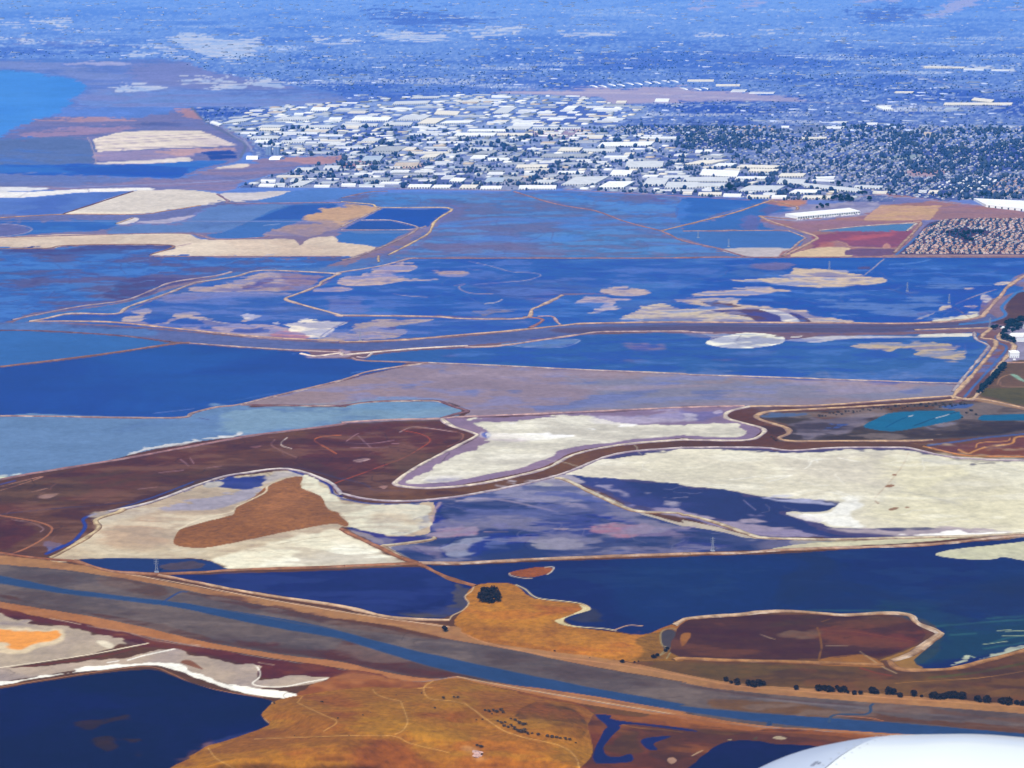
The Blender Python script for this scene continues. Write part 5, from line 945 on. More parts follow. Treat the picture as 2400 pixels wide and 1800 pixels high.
# ------------------------------------------------------------------ the ground, cut into its ponds, flats, fields and hill
verts = np.column_stack([X.ravel(), Y.ravel(), Z.ravel()])
idx = np.arange(NV * NU).reshape(NV, NU)
quads = np.stack([idx[1:, :-1], idx[1:, 1:], idx[:-1, 1:], idx[:-1, :-1]], -1).reshape(-1, 4)
freg = REG[1:, 1:].ravel()
tint = CR.reshape(-1, 3); wetv = WET.ravel()
for r, (nm, lb) in enumerate(REGS):
    f = quads[freg == r]
    if not len(f): continue
    used, inv = np.unique(f, return_inverse=True)
    me = fast_mesh(nm, verts[used], inv.reshape(-1, 4), None, tint[used], 'POINT', wetv[used], M_HILL if nm in ('hill', 'peninsula', 'island') else M_GROUND)
    link(me, nm, kind='structure', label=lb)
# the land beyond the picture's edges, in four strips that meet the lattice
ex = albedo((100, 135, 205), 200)
def strip(pts, col, nm='ground', lb=None):
    pts = np.array([(p[0], p[1], 0.0) for p in pts])
    me = fast_mesh(nm, pts, np.array([[0, 1, 2, 3]]), None, np.tile(col, (4, 1)), 'POINT', np.zeros(4), M_GROUND)
    link(me, nm, kind='structure', label=lb)
cn = [(X[0, 0], Y[0, 0]), (X[0, -1], Y[0, -1]), (X[-1, -1], Y[-1, -1]), (X[-1, 0], Y[-1, 0])]
strip([(-58000, -18000), (cn[3][0], cn[3][1]), (cn[0][0], cn[0][1]), (-58000, 58000)], albedo((60, 110, 190), 800), lb='flat bay shore far to the left, outside the picture')
strip([(cn[2][0], cn[2][1]), (58000, -18000), (58000, 58000), (cn[1][0], cn[1][1])], albedo((110, 90, 100), 900), lb='flat land far to the right, outside the picture')
strip([(-58000, -18000), (58000, -18000), (cn[2][0], cn[2][1]), (cn[3][0], cn[3][1])], albedo((130, 90, 60), 1500), lb='dry land under the aircraft, outside the picture')
strip([(cn[0][0], cn[0][1]), (cn[1][0], cn[1][1]), (58000, 58000), (-58000, 58000)], ex, lb='hazy plain beyond the town, outside the picture')

# ------------------------------------------------------------------ levees
TAN = (212, 190, 162); PK = (196, 158, 140); DK = (120, 95, 118)
def levee(s, width=6, top=TAN, side=DK, hgt=2.6, slope=6, label=None, n=4, wob=.4, rocky=0):
    p = smooth(P(s), False, n)
    x, y, _ = W(p[:, 0], p[:, 1])
    # resample evenly
    seg = np.hypot(np.diff(x), np.diff(y)); L = np.concatenate([[0], np.cumsum(seg)])
    m = int(min(420, max(6, L[-1] / 12)))
    t = np.linspace(0, L[-1], m); x = np.interp(t, L, x); y = np.interp(t, L, y)
    dx = np.gradient(x); dy = np.gradient(y); q = np.hypot(dx, dy) + 1e-9; nx = -dy / q; ny = dx / q
    wb = 1 + wob * fbm(x, y, 60, 401, 3); wj = 1.5 * fbm(x, y, 35, 431, 3) + 1.2 * fbm(x, y, 200, 433, 2)
    offs = np.array([-width / 2 - slope, -width / 2, -width / 6, width / 6, width / 2, width / 2 + slope])
    zz = np.array([-.3, hgt * .95, hgt, hgt, hgt * .95, -.3])
    vx = []; vc = []
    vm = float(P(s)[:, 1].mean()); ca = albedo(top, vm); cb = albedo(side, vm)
    rk = albedo((226, 216, 210), vm)
    for k in range(6):
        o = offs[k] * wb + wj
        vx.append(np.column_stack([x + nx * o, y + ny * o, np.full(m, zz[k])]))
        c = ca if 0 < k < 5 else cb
        cc = np.tile(c, (m, 1)) * (1 + .25 * fbm(x, y, 50, 500 + k, 3))[:, None]
        if rocky and k in (0, 1, 4, 5):
            mm = (sstep(.1, .7, fbm(x, y, 38, 560 + k, 3)) * rocky * 1.6)[:, None]; cc = cc * (1 - mm) + rk * mm
        if 0 < k < 5:
            mm = sstep(-.25, .4, fbm(x, y, 30, 520, 3))[:, None] * .8; cc = cc * (1 - mm) + (ca * .45 + cb * .55) * mm
        vc.append(cc)
    vx = np.stack(vx, 1).reshape(-1, 3); vc = np.stack(vc, 1).reshape(-1, 3)
    i = np.arange(m - 1)[:, None] * 6 + np.arange(5)[None]; i = i.ravel()
    f = np.stack([i, i + 6, i + 7, i + 1], -1)[:, ::-1]
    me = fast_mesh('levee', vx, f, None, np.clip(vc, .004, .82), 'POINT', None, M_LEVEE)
    link(me, 'levee', kind='structure', label=label)
LV = [
 ("A 0,1412 400,1390 900,1390 1060,1370 1300,1332", 4, PK), ("A 410,1386 860,1240", 3, DK), ("A 1410,1258 1480,1300 1530,1318 2212,1312", 5, (150, 135, 165)),
 ("A 1740,1530 1690,1540 1400,1552 1250,1518 900,1515 0,1540", 4, (160, 140, 160)), ("A 750,1450 860,1412", 3, TAN),
 ("A 0,1612 300,1610 450,1590 1110,1589 970,1652", 3, (160, 130, 135)), ("A 1000,1662 2212,1663", 3, (150, 130, 155)),
 ("B 0,1308 200,1325 262,1345 640,1345 700,1352 712,1365 640,1410 595,1450 590,1470 540,1530 300,1655", 6, TAN), ("B 0,1490 420,1490 545,1468", 4, (190, 180, 195)),
 ("B 130,1427 320,1428 480,1465 500,1480 545,1466", 4, (195, 190, 205)), ("B 260,1345 160,1395 0,1470", 3, (195, 180, 180)), ("B 500,1480 400,1540 130,1655 E 0,30", 8, (165, 150, 160)),
 ("B 0,1283 180,1245 300,1240", 4, (150, 130, 150)), ("B 1120,1242 1400,1325 1650,1368 1850,1440 2080,1500 2212,1560 C 220,1608 400,1662", 5, (160, 130, 150)),
 ("C 590,1294 480,1330 300,1388 0,1462 B 2070,1498", 7, (190, 158, 148)), ("C 0,1498 500,1494 690,1494", 4, (170, 145, 155)), ("C 500,1400 560,1430 740,1490 865,1535 830,1570 650,1662", 9, (190, 162, 155)),
 ("C 690,1498 790,1538 770,1560 640,1660", 4, (190, 170, 170)), ("C 1490,1440 1545,1442 1500,1500 1370,1640", 6, (182, 154, 150)), ("C 880,1495 1180,1465 1490,1446 1500,1460 1450,1500", 4, (210, 200, 195)),
 ("C 560,1298 720,1335 745,1350 735,1362", 3, (190, 160, 150)), ("C 500,1400 700,1420 900,1415", 3, (180, 140, 135)),
 ("E 430,16 2212,14 F 0,10 1370,8 2500,8", 6, (155, 125, 140)), ("E -60,120 0,105 200,75 320,50 440,18 500,16", 8, (188, 172, 182)), ("E 240,0 240,40", 4, TAN),
 ("D 80,415 500,330 800,290 1000,215 1120,170 1400,128 1500,103", 7, (178, 165, 180)), ("D 190,424 300,405 460,373 750,375 830,330 1050,255 1240,182 1300,168 1520,135 1660,97 1850,97 2200,115", 9, (196, 180, 180)),
 ("D 2200,115 2090,165 2060,195 1890,260 1852,275 1900,300 2212,385 E 0,385 600,394 800,407 1180,404 1240,345 1290,325 1430,255", 9, (205, 182, 172)),
 ("E 1180,395 1290,405 1300,425 1220,468", 8, (165, 125, 140)), ("E 1270,392 1370,392 1400,430 1425,448", 4, (185, 165, 178)),
 ("D 190,424 700,428 1200,478 1700,526 2212,552 E 0,558 400,545 800,510 1000,494 1250,470 1450,450 1600,437 2212,427 F 0,430 1000,434 1400,438 1700,426 1850,410 1930,395 1970,360 2060,260 2110,200 2230,120 2500,0", 9, (206, 176, 160)),
 ("D 0,482 300,487 800,518 1100,556", 5, (118, 100, 130)), ("D 0,718 600,645 1080,575 1230,560", 7, (150, 120, 130)),
 ("D 1230,566 1500,585 1900,610 2212,625", 6, (190, 168, 168)), ("D 1950,632 2050,650 2212,630 E 0,645 130,632 500,600 820,582", 9, (238, 222, 212)),
 ("E 800,590 1000,585 1300,545 1560,508 1700,492 2212,488 F 0,491 200,500", 8, (195, 172, 172)),
 ("E 70,660 130,678 450,690 560,692", 6, (165, 140, 150)), ("E 100,655 160,660 200,630", 4, (215, 200, 200)),
 ("D 0,1037 400,1041 800,1048 1180,1048 1250,1018 1400,980 1560,962 1900,880 2212,805 E 200,745 560,692", 5, (175, 148, 150)),
 ("E 560,692 1000,710 1500,735 2212,764 F 0,768 700,790 1100,805 1600,822 1790,826", 5, (196, 182, 182)),
 ("D 1560,966 2212,972 E 0,972 200,945 520,937 640,942 740,980 820,1005 760,1020 650,1050", 8, (132, 105, 122)),
 ("E 0,1080 300,1062 640,1055 800,1042 1400,1018 2212,982 F 400,972", 8, (196, 165, 165)),
 ("E 650,1056 720,1105 860,1150 840,1185 500,1360 370,1450 350,1475 400,1495 600,1505 900,1475 1300,1385 1500,1290 1800,1225 2212,1190 F 0,1190 380,1196 500,1165 520,1120 400,1085 285,1050 300,1010 430,975", 7, (226, 214, 200)),
 ("D 0,1452 200,1412 850,1305 1560,1176 1900,1132 2212,1092 E 0,1088", 6, (170, 130, 140)),
 ("F 1840,925 1500,955 800,995 560,1008 478,1035 500,1060 650,1105 690,1130 680,1155 625,1180 700,1200 1000,1200 1500,1198 1620,1192", 8, (200, 168, 140)),
 ("F 430,975 900,968 1400,930 1740,907 1760,900 2030,580 1935,530 1990,475 1960,468 1500,480", 7, (205, 175, 150)),
 ("F 1740,908 1850,930 1900,905 2060,700 2150,580 2050,540 2060,500", 8, (205, 178, 155)), ("F 1850,928 1950,930 2212,985 2500,1045", 8, (205, 172, 145)), ("F 1890,495 1905,540 1980,580 1960,620 1750,880", 3, (190, 185, 195)),
 ("F 2070,692 2500,690", 6, (185, 150, 140)),
 ("E 0,1540 200,1580 500,1585 900,1535 1390,1425 1700,1305 1900,1265 2212,1242 F 0,1242 500,1242 700,1262 1000,1243 1400,1242 1500,1252 1800,1310 2500,1332", 5, (205, 195, 200)),
 ("F 1560,1235 1800,1290 2000,1300 2500,1305", 5, (196, 135, 100)),
 ("D 700,1658 980,1595 1380,1448 1600,1405 1870,1380 2130,1462 2212,1550", 5, (212, 205, 205)), ("G 0,285", 0, TAN),
 ("E 1380,1440 1450,1448 1640,1540 1900,1650 I -40,5 0,20 60,25 250,80 450,150 540,168 900,178 1400,168 2000,150 2212,138 2500,130", 8, (206, 196, 178)),
 ("G 320,300 400,260 560,165 640,100 620,50 760,5 D 800,1640", 6, (205, 185, 155)), ("G 480,315 700,380 860,395 1020,402 1300,392 1540,376 2212,354 H 0,352 300,340 520,335", 7, (165, 120, 105)),
 ("H 0,108 100,160 250,230 400,300 490,332 700,430 870,480", 7, (165, 115, 100)), ("H 500,332 800,330 1300,305 2212,272 I 0,273 400,265 600,248 1000,232 1600,212 2000,170 2500,130", 9, (190, 160, 145)),
 ("H 265,218 340,212 590,178 600,165", 5, (206, 196, 176)), ("H 265,218 400,302", 5, (190, 170, 150)),
 ("G 1030,408 1340,470", 4, (205, 170, 150)), ("G 1340,470 1700,535 2212,610 H 300,680 600,700 700,700", 6, (212, 182, 158)),
 ("G 0,265 130,285 300,305 480,318", 4, (150, 100, 90)),
 ("I -60,735 0,700 30,690 200,675 380,665 500,650 700,645 900,658 1050,670 1300,655 1470,668 1520,720 1660,780 1640,810 1480,920 1350,965", 8, (200, 172, 150)),
 ("I -60,960 0,948 300,960 850,975 1150,985 1300,990", 7, (176, 132, 98)), ("I 1340,965 1400,1015 1560,1025 1750,1015 2000,955 2212,900 2500,840", 8, (185, 140, 105)),
 ("I 350,150 600,190 I 600,192", 0, TAN),
]
LV = [r for r in LV if r[1]]
lvk = []
for r in LV:
    q = P(r[0]); ln = len(q); cx, cy = q[:, 0].clip(0, 2400).mean(), q[:, 1].mean()
    lvk.append(('%s dyke in the %s %s of the picture' % ('pale' if sum(r[2]) > 500 else 'brown', 'farthest' if cy < 520 else 'far' if cy < 640 else 'upper middle' if cy < 800 else 'middle' if cy < 1000 else 'lower middle' if cy < 1280 else 'near', 'left' if cx < 800 else 'centre' if cx < 1600 else 'right'), cx))
lvl = ordinals(lvk)
for k, row in enumerate(LV):
    q = P(row[0]); cx, cy = q[:, 0].mean(), q[:, 1].mean()
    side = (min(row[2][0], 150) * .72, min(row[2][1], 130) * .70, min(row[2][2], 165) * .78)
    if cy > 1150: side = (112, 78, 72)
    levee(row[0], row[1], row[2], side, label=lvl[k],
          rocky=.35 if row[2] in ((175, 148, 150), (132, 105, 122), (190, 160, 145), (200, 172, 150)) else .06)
# ------------------------------------------------------------------ buildings
def pix(x, y, z=0.0):
    zz = np.asarray(z, float) - H
    f = y * CP - zz * SP; up = y * SP + zz * CP
    return 1200 + F * x / f, 900 - F * up / f
OCC = set()
def occ_cells(c):
    c = np.array(c); a = c[1] - c[0]; b = c[3] - c[0]
    na = max(2, int(np.hypot(*a) / 14) + 1); nb = max(2, int(np.hypot(*b) / 14) + 1)
    return {(int((c[0] + a * i / na + b * j / nb)[0] // 18), int((c[0] + a * i / na + b * j / nb)[1] // 18)) for i in range(na + 1) for j in range(nb + 1)}
ROOFC = {'white': (.80, .80, .79), 'pale grey': (.56, .57, .58), 'cream': (.72, .66, .55), 'grey': (.36, .37, .39), 'tan': (.52, .42, .33), 'blue grey': (.38, .44, .52), 'off white': (.66, .66, .64), 'silver grey': (.46, .48, .51), 'dark grey': (.22, .23, .25)}
M_ROOF = {k: mat('roof_' + k.replace(' ', '_'), v, noise=.10, scale=.03, rough=.75) for k, v in ROOFC.items()}
M_WALL = {'white': mat('wall_white', (.72, .72, .70), noise=.06), 'cream': mat('wall_cream', (.62, .58, .50), noise=.06), 'grey': mat('wall_grey', (.40, .41, .44), noise=.06)}
M_DARK = mat('dark_openings', (.05, .06, .08)); M_METAL = mat('galvanised_metal', (.5, .52, .55), rough=.5, spec=.5, noise=.05)
M_SILO = mat('blue_grey_silo', (.16, .22, .36), noise=.1); M_SIDING = mat('pale_siding', (.62, .63, .64), noise=.05)

def prism(c, h, z0=0.0, walls=True, top=True):
    """quads of a prism on four ground corners (counter-clockwise)"""
    v = [(p[0], p[1], z0) for p in c] + [(p[0], p[1], z0 + h) for p in c]
    f = []
    if walls: f += [(0, 1, 5, 4), (1, 2, 6, 5), (2, 3, 7, 6), (3, 0, 4, 7)]
    if top: f += [(4, 5, 6, 7)]
    return v, f
def mesh_of(parts, name, m):
    V_, F_ = [], []
    for v, f in parts:
        o = len(V_); V_ += v; F_ += [tuple(i + o for i in q) for q in f]
    me = bpy.data.meshes.new(name); me.from_pydata(V_, [], F_); me.materials.append(m); return me
def inset(c, d):
    c = np.array(c, float); g = c.mean(0); out = []
    for p in c:
        r = p - g; L = np.hypot(*r); out.append(tuple(p - r / L * d))
    return out
def outset(c, d): return inset(c, -d)

def warehouse(c, h, col, label, group='warehouses of the industrial district', units=0, doors=0, name='warehouse', cat='warehouse', parts=True):
    c = [np.array(p) for p in c]; g = sum(c) / 4
    lc = [tuple(p - g) for p in c]
    root = link(None, name, loc=(g[0], g[1], 0), label=label, category=cat, group=group)
    wk = 'cream' if col in ('cream', 'tan') else ('grey' if 'grey' in col and col != 'pale grey' else 'white')
    link(mesh_of([prism(lc, h - .6)], 'wall', M_WALL[wk]), 'wall', root)
    oc = outset(lc, .5)
    link(mesh_of([prism(oc, .7, h - .55), ([(p[0], p[1], h - .55) for p in oc], [(3, 2, 1, 0)])], 'roof', M_ROOF[col]), 'roof', root)
    if units:
        a = np.array(lc[1]) - np.array(lc[0]); b = np.array(lc[3]) - np.array(lc[0])
        box = [( -2.2, -1.8), (2.2, -1.8), (2.2, 1.8), (-2.2, 1.8)]
        me = mesh_of([prism(box, 1.8), ([(-1, -1, 1.8), (1, -1, 1.8), (1, 1, 1.8), (-1, 1, 1.8), (-1, -1, 2.4), (1, -1, 2.4), (1, 1, 2.4), (-1, 1, 2.4)], [(0, 1, 5, 4), (1, 2, 6, 5), (2, 3, 7, 6), (3, 0, 4, 7), (4, 5, 6, 7)])], 'rooftop_unit', M_METAL)
        for k in range(units):
            s, t = rng.uniform(.1, .9), rng.uniform(.2, .8)
            p = np.array(lc[0]) + a * s + b * t
            link(me, 'rooftop_unit', root, (p[0], p[1], h + .15))
    if doors:
        a = np.array(lc[1]) - np.array(lc[0]); L = np.hypot(*a); a /= L; n = np.array([a[1], -a[0]])
        w2 = min(3.8, L / doors * .3); hh = min(h * .74, 9)
        me = mesh_of([prism([(-w2, -.25), (w2, -.25), (w2, .25), (-w2, .25)], hh)], 'dock_door', M_DARK)
        for k in range(doors):
            p = np.array(lc[0]) + a * L * (k + .5) / doors
            o = link(me, 'dock_door', root, (p[0] + n[0] * .1, p[1] + n[1] * .1, .3)); o.rotation_euler = (0, 0, math.atan2(a[1], a[0]))
    return root

def foot(t, x, y, w_, dy, sk, slope=0):
    """ground corners from a roof seen in the photograph: front left corner, width, depth, skew"""
    o = TO[t]; f = lambda a, b: (o[0] + a / 2.765, o[1] + b / 2.765)
    pts = [f(x, y), f(x + w_, y + slope), f(x + w_ + sk, y + slope - dy), f(x + sk, y - dy)]
    return [np.array(W(*p)[:2]) for p in pts]
HAND = [  # tile, x, y, width, depth, skew, colour, slope
 ('B', 60, 787, 240, 22, 30, 'white', 0), ('B', 360, 782, 170, 30, 60, 'pale grey', 0), ('B', 600, 745, 150, 25, 20, 'cream', 6), ('B', 490, 806, 120, 36, 70, 'cream', 0), ('B', 640, 806, 190, 16, 40, 'white', -4),
 ('B', 815, 856, 250, 14, 15, 'white', 0), ('B', 730, 886, 260, 18, 20, 'white', 0), ('B', 1010, 882, 230, 15, 0, 'cream', 0), ('B', 1240, 838, 310, 9, 0, 'pale grey', 0), ('B', 1060, 842, 150, 20, 30, 'pale grey', 0),
 ('B', 1440, 710, 70, 18, 30, 'white', 0), ('B', 980, 737, 100, 38, 60, 'pale grey', 0), ('B', 1780, 670, 65, 12, 5, 'cream', 0), ('B', 2030, 662, 90, 18, 8, 'white', 0), ('B', 1660, 954, 340, 26, 30, 'white', -6),
 ('B', 450, 642, 180, 10, 20, 'pale grey', -4), ('B', 330, 682, 230, 18, 20, 'pale grey', -6), ('B', 510, 1030, 100, 22, 35, 'cream', -6), ('B', 340, 1082, 150, 22, 15, 'tan', 0), ('B', 130, 1050, 120, 32, 25, 'blue grey', 0),
 ('B', 835, 1030, 95, 18, 25, 'white', 0), ('B', 950, 1042, 140, 12, 0, 'white', 0), ('B', 1130, 1092, 200, 18, 12, 'cream', -2), ('B', 1400, 1127, 170, 12, 10, 'white', 0), ('B', 1185, 1142, 85, 12, 0, 'pale grey', 0),
 ('B', 1425, 1203, 215, 50, 95, 'pale grey', -4), ('B', 1740, 1140, 130, 32, 20, 'white', 4), ('B', 1840, 1092, 240, 38, 10, 'pale grey', -2), ('B', 1665, 1222, 165, 38, 70, 'white', 0), ('B', 1955, 1205, 140, 42, 30, 'pale grey', 0), ('B', 2095, 1222, 200, 35, 20, 'pale grey', 0),
 ('B', 1150, 1230, 240, 22, 5, 'white', 0), ('B', 900, 1230, 135, 18, 8, 'white', 0), ('B', 765, 1226, 105, 20, 20, 'cream', 0), ('B', 585, 1224, 115, 18, 20, 'white', 0), ('B', 430, 1222, 145, 18, 12, 'white', 0), ('B', 0, 1210, 92, 12, 3, 'white', 0), ('B', 115, 1213, 165, 10, 0, 'pale grey', 0),
 ('B', 1240, 1192, 130, 18, 40, 'pale grey', 0), ('B', 1050, 1172, 110, 18, 20, 'grey', 0), ('B', 925, 1187, 120, 30, 25, 'blue grey', 0), ('B', 645, 1162, 70, 18, 30, 'pale grey', 0), ('B', 140, 1177, 170, 16, 8, 'grey', 0), ('B', 700, 1180, 85, 22, 25, 'white', 4),
 ('B', 1290, 1022, 310, 20, 30, 'grey', 0), ('B', 1400, 987, 140, 22, 25, 'cream', 0), ('B', 1560, 988, 210, 18, 10, 'pale grey', 0), ('B', 130, 922, 105, 18, 25, 'pale grey', 0), ('B', 390, 977, 80, 18, 30, 'cream', 0), ('B', 180, 987, 190, 30, 60, 'grey', 0),
 ('B', 270, 817, 180, 18, 15, 'pale grey', 0), ('B', 0, 822, 230, 14, 10, 'pale grey', 0), ('B', 30, 835, 80, 16, 10, 'cream', 0), ('B', 830, 975, 150, 12, 5, 'pale grey', 0), ('B', 1290, 935, 90, 10, 15, 'tan', 0), ('B', 1590, 900, 100, 14, 8, 'cream', 0), ('B', 1830, 1010, 60, 14, 12, 'cream', 0),
 ('C', 0, 1072, 190, 26, 110, 'cream', -6), ('C', 190, 1082, 120, 18, 45, 'white', 0), ('C', 110, 1140, 240, 38, 20, 'white', 12), ('C', 0, 1182, 290, 26, 15, 'pale grey', 0), ('C', 0, 1216, 270, 22, 10, 'pale grey', 2), ('C', 350, 1092, 250, 16, 30, 'cream', 6), ('C', 425, 1117, 180, 16, 20, 'cream', 4),
 ('C', 620, 1150, 160, 18, 20, 'cream', 0), ('C', 365, 1242, 240, 32, 60, 'pale grey', 0), ('C', 610, 1192, 170, 28, 20, 'pale grey', 8), ('C', 690, 1258, 170, 20, 40, 'white', 0), ('C', 100, 1270, 150, 16, 5, 'cream', 0), ('C', 0, 1262, 60, 12, 5, 'cream', 0), ('C', 262, 1276, 115, 14, 5, 'white', 2), ('C', 415, 1286, 145, 14, 5, 'cream', 2), ('C', 575, 1288, 95, 14, 5, 'white', 0), ('C', 775, 1290, 180, 16, 10, 'cream', 0),
 ('C', 790, 1215, 380, 22, -30, 'pale grey', 38), ('C', 340, 1165, 200, 14, 20, 'white', 0), ('C', 850, 1165, 130, 10, 10, 'white', -4), ('C', 1110, 1222, 180, 14, 10, 'pale grey', 4),
 ('A', 1360, 800, 60, 10, 20, 'white', 20), ('A', 1440, 805, 150, 24, 70, 'pale grey', -14), ('A', 1570, 822, 80, 30, 190, 'white', -12), ('A', 1780, 782, 220, 18, 60, 'pale grey', 0), ('A', 1665, 830, 150, 14, 40, 'pale grey', 0), ('A', 1930, 832, 220, 14, 40, 'pale grey', 0), ('A', 1680, 850, 130, 14, 10, 'cream', 2), ('A', 1620, 905, 180, 14, 20, 'pale grey', 0), ('A', 1650, 925, 90, 12, 15, 'white', 0), ('A', 1820, 928, 150, 12, 10, 'pale grey', 0),
 ('A', 1740, 718, 110, 10, 20, 'pale grey', -6), ('A', 2010, 722, 110, 22, 20, 'white', 0), ('A', 1905, 748, 60, 10, 5, 'white', 0), ('A', 2130, 780, 80, 14, 10, 'white', 0),
 ('A', 1690, 1185, 95, 14, 2, 'white', 0), ('A', 1675, 1212, 100, 14, 15, 'white', 2), ('A', 1785, 1212, 60, 20, 5, 'pale grey', 0), ('A', 1870, 1215, 90, 35, 80, 'pale grey', -4), ('A', 1905, 1112, 110, 18, 25, 'pale grey', 0), ('A', 2095, 1098, 100, 18, 15, 'pale grey', 0), ('A', 2035, 1216, 100, 12, 4, 'white', 0), ('A', 1880, 1178, 70, 14, 15, 'pale grey', 0), ('A', 2040, 1125, 110, 8, 0, 'grey', 0),
 ('C', 1690, 684, 440, 14, 10, 'cream', 0), ('C', 1870, 655, 130, 16, 20, 'cream', 14), ('C', 1300, 716, 70, 20, -50, 'white', 0), ('C', 1260, 698, 90, 10, 5, 'pale grey', 0), ('C', 1560, 442, 260, 8, 10, 'cream', 4), ('C', 1820, 455, 130, 8, 5, 'pale grey', 2), ('C', 2000, 460, 150, 7, 0, 'pale grey', 2), ('C', 215, 560, 155, 9, 2, 'cream', 0), ('C', 30, 530, 170, 8, 4, 'cream', 0), ('C', 310, 597, 95, 12, 15, 'pale grey', 0), ('C', 770, 908, 160, 10, 6, 'cream', -4), ('C', 1560, 880, 65, 16, 5, 'tan', 0), ('C', 1690, 716, 90, 12, 20, 'blue grey', 0), ('C', 930, 835, 110, 8, 10, 'white', 0), ('C', 970, 800, 90, 8, 10, 'pale grey', 0), ('C', 1190, 810, 70, 7, 3, 'white', 0), ('C', 640, 830, 50, 8, 0, 'white', 0), ('C', 80, 992, 45, 14, 5, 'white', 0), ('C', 140, 985, 50, 10, 5, 'white', 0), ('C', 430, 608, 160, 7, 10, 'pale grey', 0), ('C', 1370, 605, 120, 8, 10, 'cream', 0), ('C', 1230, 1256, 90, 10, 10, 'cream', 2), ('C', 1590, 1256, 60, 16, 10, 'cream', 0), ('C', 1530, 1250, 50, 10, 5, 'pale grey', 0),
]
def band(u, v):
    if v > 432: a = 'right beside the pond shore'
    elif v > 415: a = 'one row behind the pond shore'
    elif v > 395: a = 'two rows behind the pond shore'
    elif v > 370: a = 'south of the district middle'
    elif v > 345: a = 'in the district middle'
    elif v > 318: a = 'north of the district middle'
    elif v > 285: a = 'in the farther district'
    elif v > 255: a = 'towards the airfield'
    else: a = 'farthest off near the airfield'
    return a
hb = []
for t, x, y, w_, dy, sk, colr, sl_ in HAND:
    c = foot(t, x, y, w_, dy, sk, sl_); hb.append((c, colr)); OCC |= occ_cells(c)
HANDS = 0
special = [np.array(W(1600 + 745 / 2.765, 1420 / 2.765)[:2]), np.array(W(1600 + 1150 / 2.765, 1384 / 2.765)[:2]), np.array(W(1600 + 1078 / 2.765, 1364 / 2.765)[:2]), np.array(W(1600 + 664 / 2.765, 1402 / 2.765)[:2])]
OCC |= occ_cells(special)
bigbox = [np.array(W(1600 + 1965 / 2.765, 1342 / 2.765)[:2]), np.array(W(1600 + 2560 / 2.765, 1408 / 2.765)[:2]), np.array(W(1600 + 2490 / 2.765, 1330 / 2.765)[:2]), np.array(W(1600 + 1885 / 2.765, 1300 / 2.765)[:2])]
OCC |= occ_cells(bigbox)

# warehouses laid out in blocks between the ones singled out above
auto = []
yy = 10150.0
cols = ['white'] * 4 + ['off white'] * 4 + ['pale grey'] * 3 + ['silver grey'] * 4 + ['cream'] * 2 + ['grey'] * 2 + ['dark grey', 'tan', 'blue grey']
while yy < 15800:
    d = rng.choice([22, 34, 46, 62]) * rng.uniform(.85, 1.15); xx = -4200 + rng.uniform(0, 80)
    while xx < 2900:
        w_ = rng.choice([26, 40, 60, 90, 130, 200], p=[.22, .24, .22, .16, .1, .06]) * rng.uniform(.85, 1.15); dd = d * rng.uniform(.55, 1.1)
        ang = math.radians(-3 + 5 * float(vnoise(np.array(xx / 900), np.array(yy / 900), 5)) + (-12 if xx > 900 else 0)); ca, sa = math.cos(ang), math.sin(ang)
        q = np.array([(0, 0), (w_, 0), (w_ + dd * .35, dd), (dd * .35, dd)])
        c = [np.array((xx + p[0] * ca - p[1] * sa, yy + p[0] * sa + p[1] * ca)) for p in q]
        ok = True
        for p in c:
            u, v = pix(p[0], p[1])
            if not inside(ind_p, np.array([u]), np.array([v]))[0]: ok = False; break
        if ok:
            cells = occ_cells(outset(c, 6))
            if not (cells & OCC):
                OCC |= cells; auto.append((c, cols[int(rng.integers(len(cols)))]))
        xx += w_ + rng.choice([10, 18, 30, 55])
    yy += d + rng.choice([18, 28, 45])
def size_on_picture(c):
    u, v = pix(np.array([p[0] for p in c]), np.array([p[1] for p in c])); return (u.max() - u.min()) * (v.max() - v.min() + 3)
auto.sort(key=lambda a: -size_on_picture(a[0]))
N_IND = 296 - len(hb)
chosen = [(c, k, True) for c, k in hb] + [(c, k, False) for c, k in auto[:N_IND]]
keys = []
for c, k, hd in chosen:
    g = sum(c) / 4; u, v = pix(*g); wd = np.hypot(*(c[1] - c[0]))
    sz = 'long' if wd > 150 else ('mid sized' if wd > 80 else 'small')
    side = 'left' if u < 850 else ('centre' if u < 1400 else 'right')
    if u > 1780 and v < 480 and hd: keys.append(('%s flat %s roof in the right hand suburbs' % (sz, k), u))
    else: keys.append(('%s %s roof %s, %s part' % (sz, k, band(u, v), side), u))
for (c, k, hd), lb in zip(chosen, ordinals(keys)):
    wd = np.hypot(*(c[1] - c[0])); big = size_on_picture(c) > 420
    warehouse(c, rng.uniform(5.5, 8.5), k, lb, units=(4 if wd > 120 else 2) if big else 0, doors=int(wd / 14) if (big and hd) else 0)
# the ones too small to pick out: one mass
def mass_boxes(lst, name, label, m):
    V_, Q_, T_ = [], [], []
    for c, h, roof, wall in lst:
        o = len(V_); V_ += [(p[0], p[1], 0) for p in c] + [(p[0], p[1], h) for p in c]
        Q_ += [(o, o + 1, o + 5, o + 4), (o + 1, o + 2, o + 6, o + 5), (o + 2, o + 3, o + 7, o + 6), (o + 3, o, o + 4, o + 7), (o + 4, o + 5, o + 6, o + 7)]
        T_ += [wall] * 4 + [roof]
    me = fast_mesh(name, np.array(V_), np.array(Q_), None, np.array(T_), 'FACE', None, m)
    return link(me, name, kind='stuff', label=label)
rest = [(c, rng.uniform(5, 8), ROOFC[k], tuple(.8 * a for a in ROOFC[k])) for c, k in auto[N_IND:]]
if rest: mass_boxes(rest, 'warehouse_mass', 'many more pale flat warehouse roofs packed between the larger ones', M_TINT)

